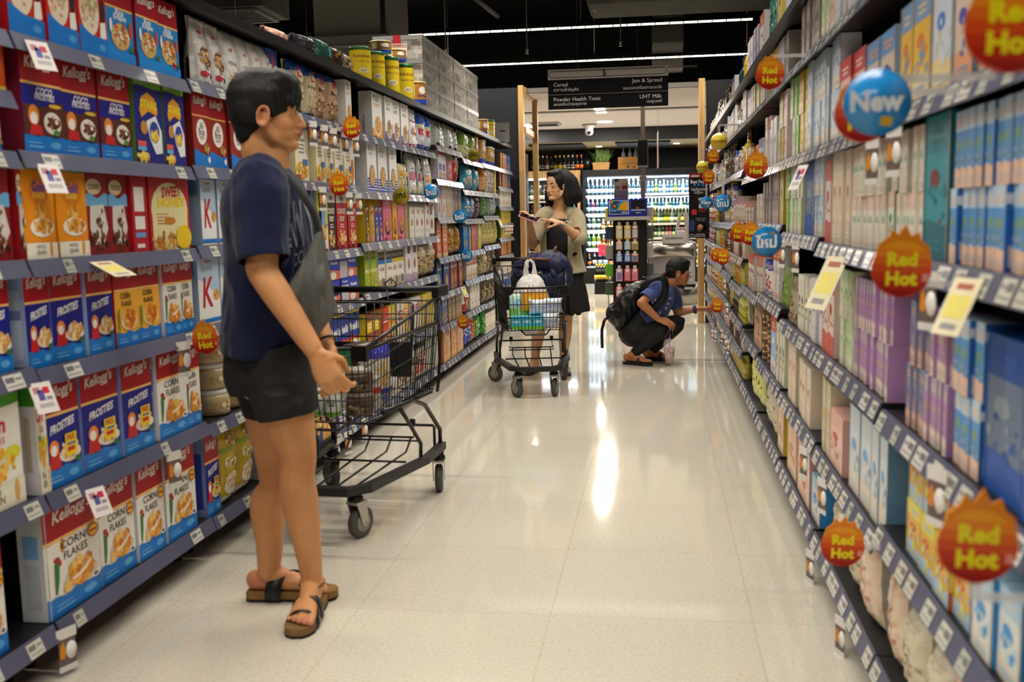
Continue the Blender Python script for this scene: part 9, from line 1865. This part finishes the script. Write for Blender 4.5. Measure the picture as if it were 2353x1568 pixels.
 o = bevel(pbx('candy_card', [((at(1557, 540, Y=13.55).x, 13.55, ztop), (at(1575, 540, Y=13.55).x, 13.57, ztop+.16))], mat('candy_card_white', 'c8c4c8', .4)), .012); tag(o, 'white rounded candy card before the dispensers on the counter', 'card')
 # beige shelf behind counter with small bottles
 Ys = 16.2; xa = at(1490, 540, Y=Ys).x; xb = at(1600, 540, Y=Ys).x
 for k, (py, keys, n) in enumerate(((512, ['beer_yel', 'beer_yel', 'beer_clear', 'beer_green'], 13), (545, ['beer_rose', 'beer_green', 'beer_clear', 'beer_green', 'beer_rose'], 12))):
  z = at(1540, py, Y=Ys).z; o = pbx('drinks_shelf', [((xa, Ys, z-.035), (xb, Ys+.4, z))], mat('shelf_beige', 'b8b4a8', .5)); tag(o, f'pale drinks shelf behind the checkout, {["upper", "lower"][k]}', 'shelf'); bottles(xa+.03, xb-.03, Ys+.1, z, keys, n, f'{["upper", "lower"][k]} pale shelf behind the checkout')
 o = pbx('shelf_stand', [((xa-.02, Ys+.4, 0), (xb+.02, Ys+.43, at(1540, 480, Y=Ys).z))], mat('stand_black', '0e0e10', .6)); tag(o, 'black backing of the drinks shelves behind the checkout', 'shelf backing')
counter()
def poster():
 Y = 10.15; a = at(1583, 398, Y=Y); b = at(1630, 547, Y=Y); w_ = b.x-a.x; h = a.z-b.z; cx = (a.x+b.x)/2; r = empty('hanging_banner', (cx, Y, b.z), label='dark banner advertising red sauce hanging at the end of the milk side', cat='banner'); p = PB(); p.box((-w_/2, 0, 0), (w_/2, .006, h), '12141e'); link('board', p.mesh('board', GLOSS), r)
 p = PB(); y = -.002; X = lambda u: -w_/2+w_*u; Z = lambda v: h*v
 p.add([(X(.0), y, Z(.92)), (X(.5), y, Z(.93)), (X(1), y, Z(.96)), (X(1), y, Z(1)), (X(0), y, Z(1))], [(0, 1, 2, 3, 4)], '8a2c28'); p.box((X(.1), y-.0005, Z(.94)), (X(.5), y, Z(.965)), 'd8c8bc')
 put_text(p, 'Best Foods', X(.08), Z(.84), .035, 'e8ecf4', y-.001, 'l', .02, wmax=w_*.84);
 for k in range(3): p.lathe([(.001, 0), (.014, 0), (.014, .001)], 10, '3c78c8', ax='y', M=Matrix.Translation((X(.28+.2*k), y-.002, Z(.815))))
 put_text(p, 'ไอเดียอร่อย', X(.1), Z(.73), .026, 'dcdcdc', y-.001, 'l', .005, wmax=w_*.8); put_text(p, 'ไม่รู้จบ', X(.25), Z(.67), .024, 'dcdcdc', y-.001, 'l', .005, wmax=w_*.6)
 p.box((X(.48), y-.001, Z(.40)), (X(.80), y, Z(.58)), '8a1c1c'); p.box((X(.46), y-.002, Z(.58)), (X(.82), y-.001, Z(.62)), 'c8c0b0'); p.box((X(.48), y-.002, Z(.46)), (X(.80), y-.001, Z(.52)), 'd8d0c8'); p.box((X(.14), y-.001, Z(.36)), (X(.38), y, Z(.44)), 'c83038')
 put_text(p, 'BRING OUT', X(.34), Z(.29), .014, '8a8c94', y-.001, 'l', wmax=w_*.5); put_text(p, 'THE BEST', X(.4), Z(.26), .014, '8a8c94', y-.001, 'l', wmax=w_*.4)
 p.lathe([(.001, 0), (w_*.24, 0), (w_*.24, .001)], 20, '0a0a0c', ax='y', M=Matrix.Translation((X(.58), y-.002, Z(.165)))); p.lathe([(.001, 0), (w_*.15, 0), (w_*.15, .001)], 16, 'b8744c', ax='y', M=Matrix.Translation((X(.56), y-.0035, Z(.17)))); p.lathe([(.001, 0), (w_*.06, 0), (w_*.06, .001)], 10, 'e0b088', ax='y', M=Matrix.Translation((X(.58), y-.005, Z(.18))))
 p.add([(X(.02), y-.0006, Z(.12)), (X(.22), y-.0006, Z(.10)), (X(.32), y-.0006, Z(.22)), (X(.2), y-.0006, Z(.30)), (X(.04), y-.0006, Z(.26))], [(0, 1, 2, 3, 4)], '2c4474')
 p.box((X(0), y-.0008, 0), (X(1), y-.0004, Z(.075)), '0a0a0c'); put_text(p, 'CENTRAL', X(.36), Z(.045), .014, 'd8d8d8', y-.002, 'l', wmax=w_*.56); put_text(p, 'FOOD HALL', X(.36), Z(.018), .012, 'd8d8d8', y-.002, 'l', wmax=w_*.56); p.tube([(X(.14)+.02*math.cos(t/5), y-.002, Z(.04)+.014*math.sin(t/5)) for t in range(4, 30, 2)], .0025, 'd8d8d8', 5); p.tube([(X(.24)+.018*math.cos(t/5+3), y-.002, Z(.035)+.012*math.sin(t/5+3)) for t in range(4, 30, 2)], .0025, 'd8d8d8', 5)
 link('print', p.mesh('print', GLOSS), r); p = PB(); p.box((w_/2-.01, .001, h*.7), (XL['R']-cx+.02, .005, h*.72), '888888'); link('bracket', p.mesh('bracket', CHROME), r)
 Y = 12.6; a = at(1508, 275, Y=Y); b = at(1512, 385, Y=Y); p = PB(); p.box((-.004, -.25, 0), (.004, .25, a.z-b.z-.15), '9a8f88'); p.box((-.0045, -.22, .02), (-.0042, .1, .3), '8a4c40'); p.tube([(0, -.2, a.z-b.z-.15), (0, -.2, ZC-b.z)], .001, '888888', 4); p.tube([(0, .2, a.z-b.z-.15), (0, .2, ZC-b.z)], .001, '888888', 4); o = link('edge_on_banner', p.mesh('edge_on_banner', CARD), None, (b.x, Y, b.z), .03); tag(o, 'thin banner seen edge on, hanging over the checkout', 'banner')
poster()
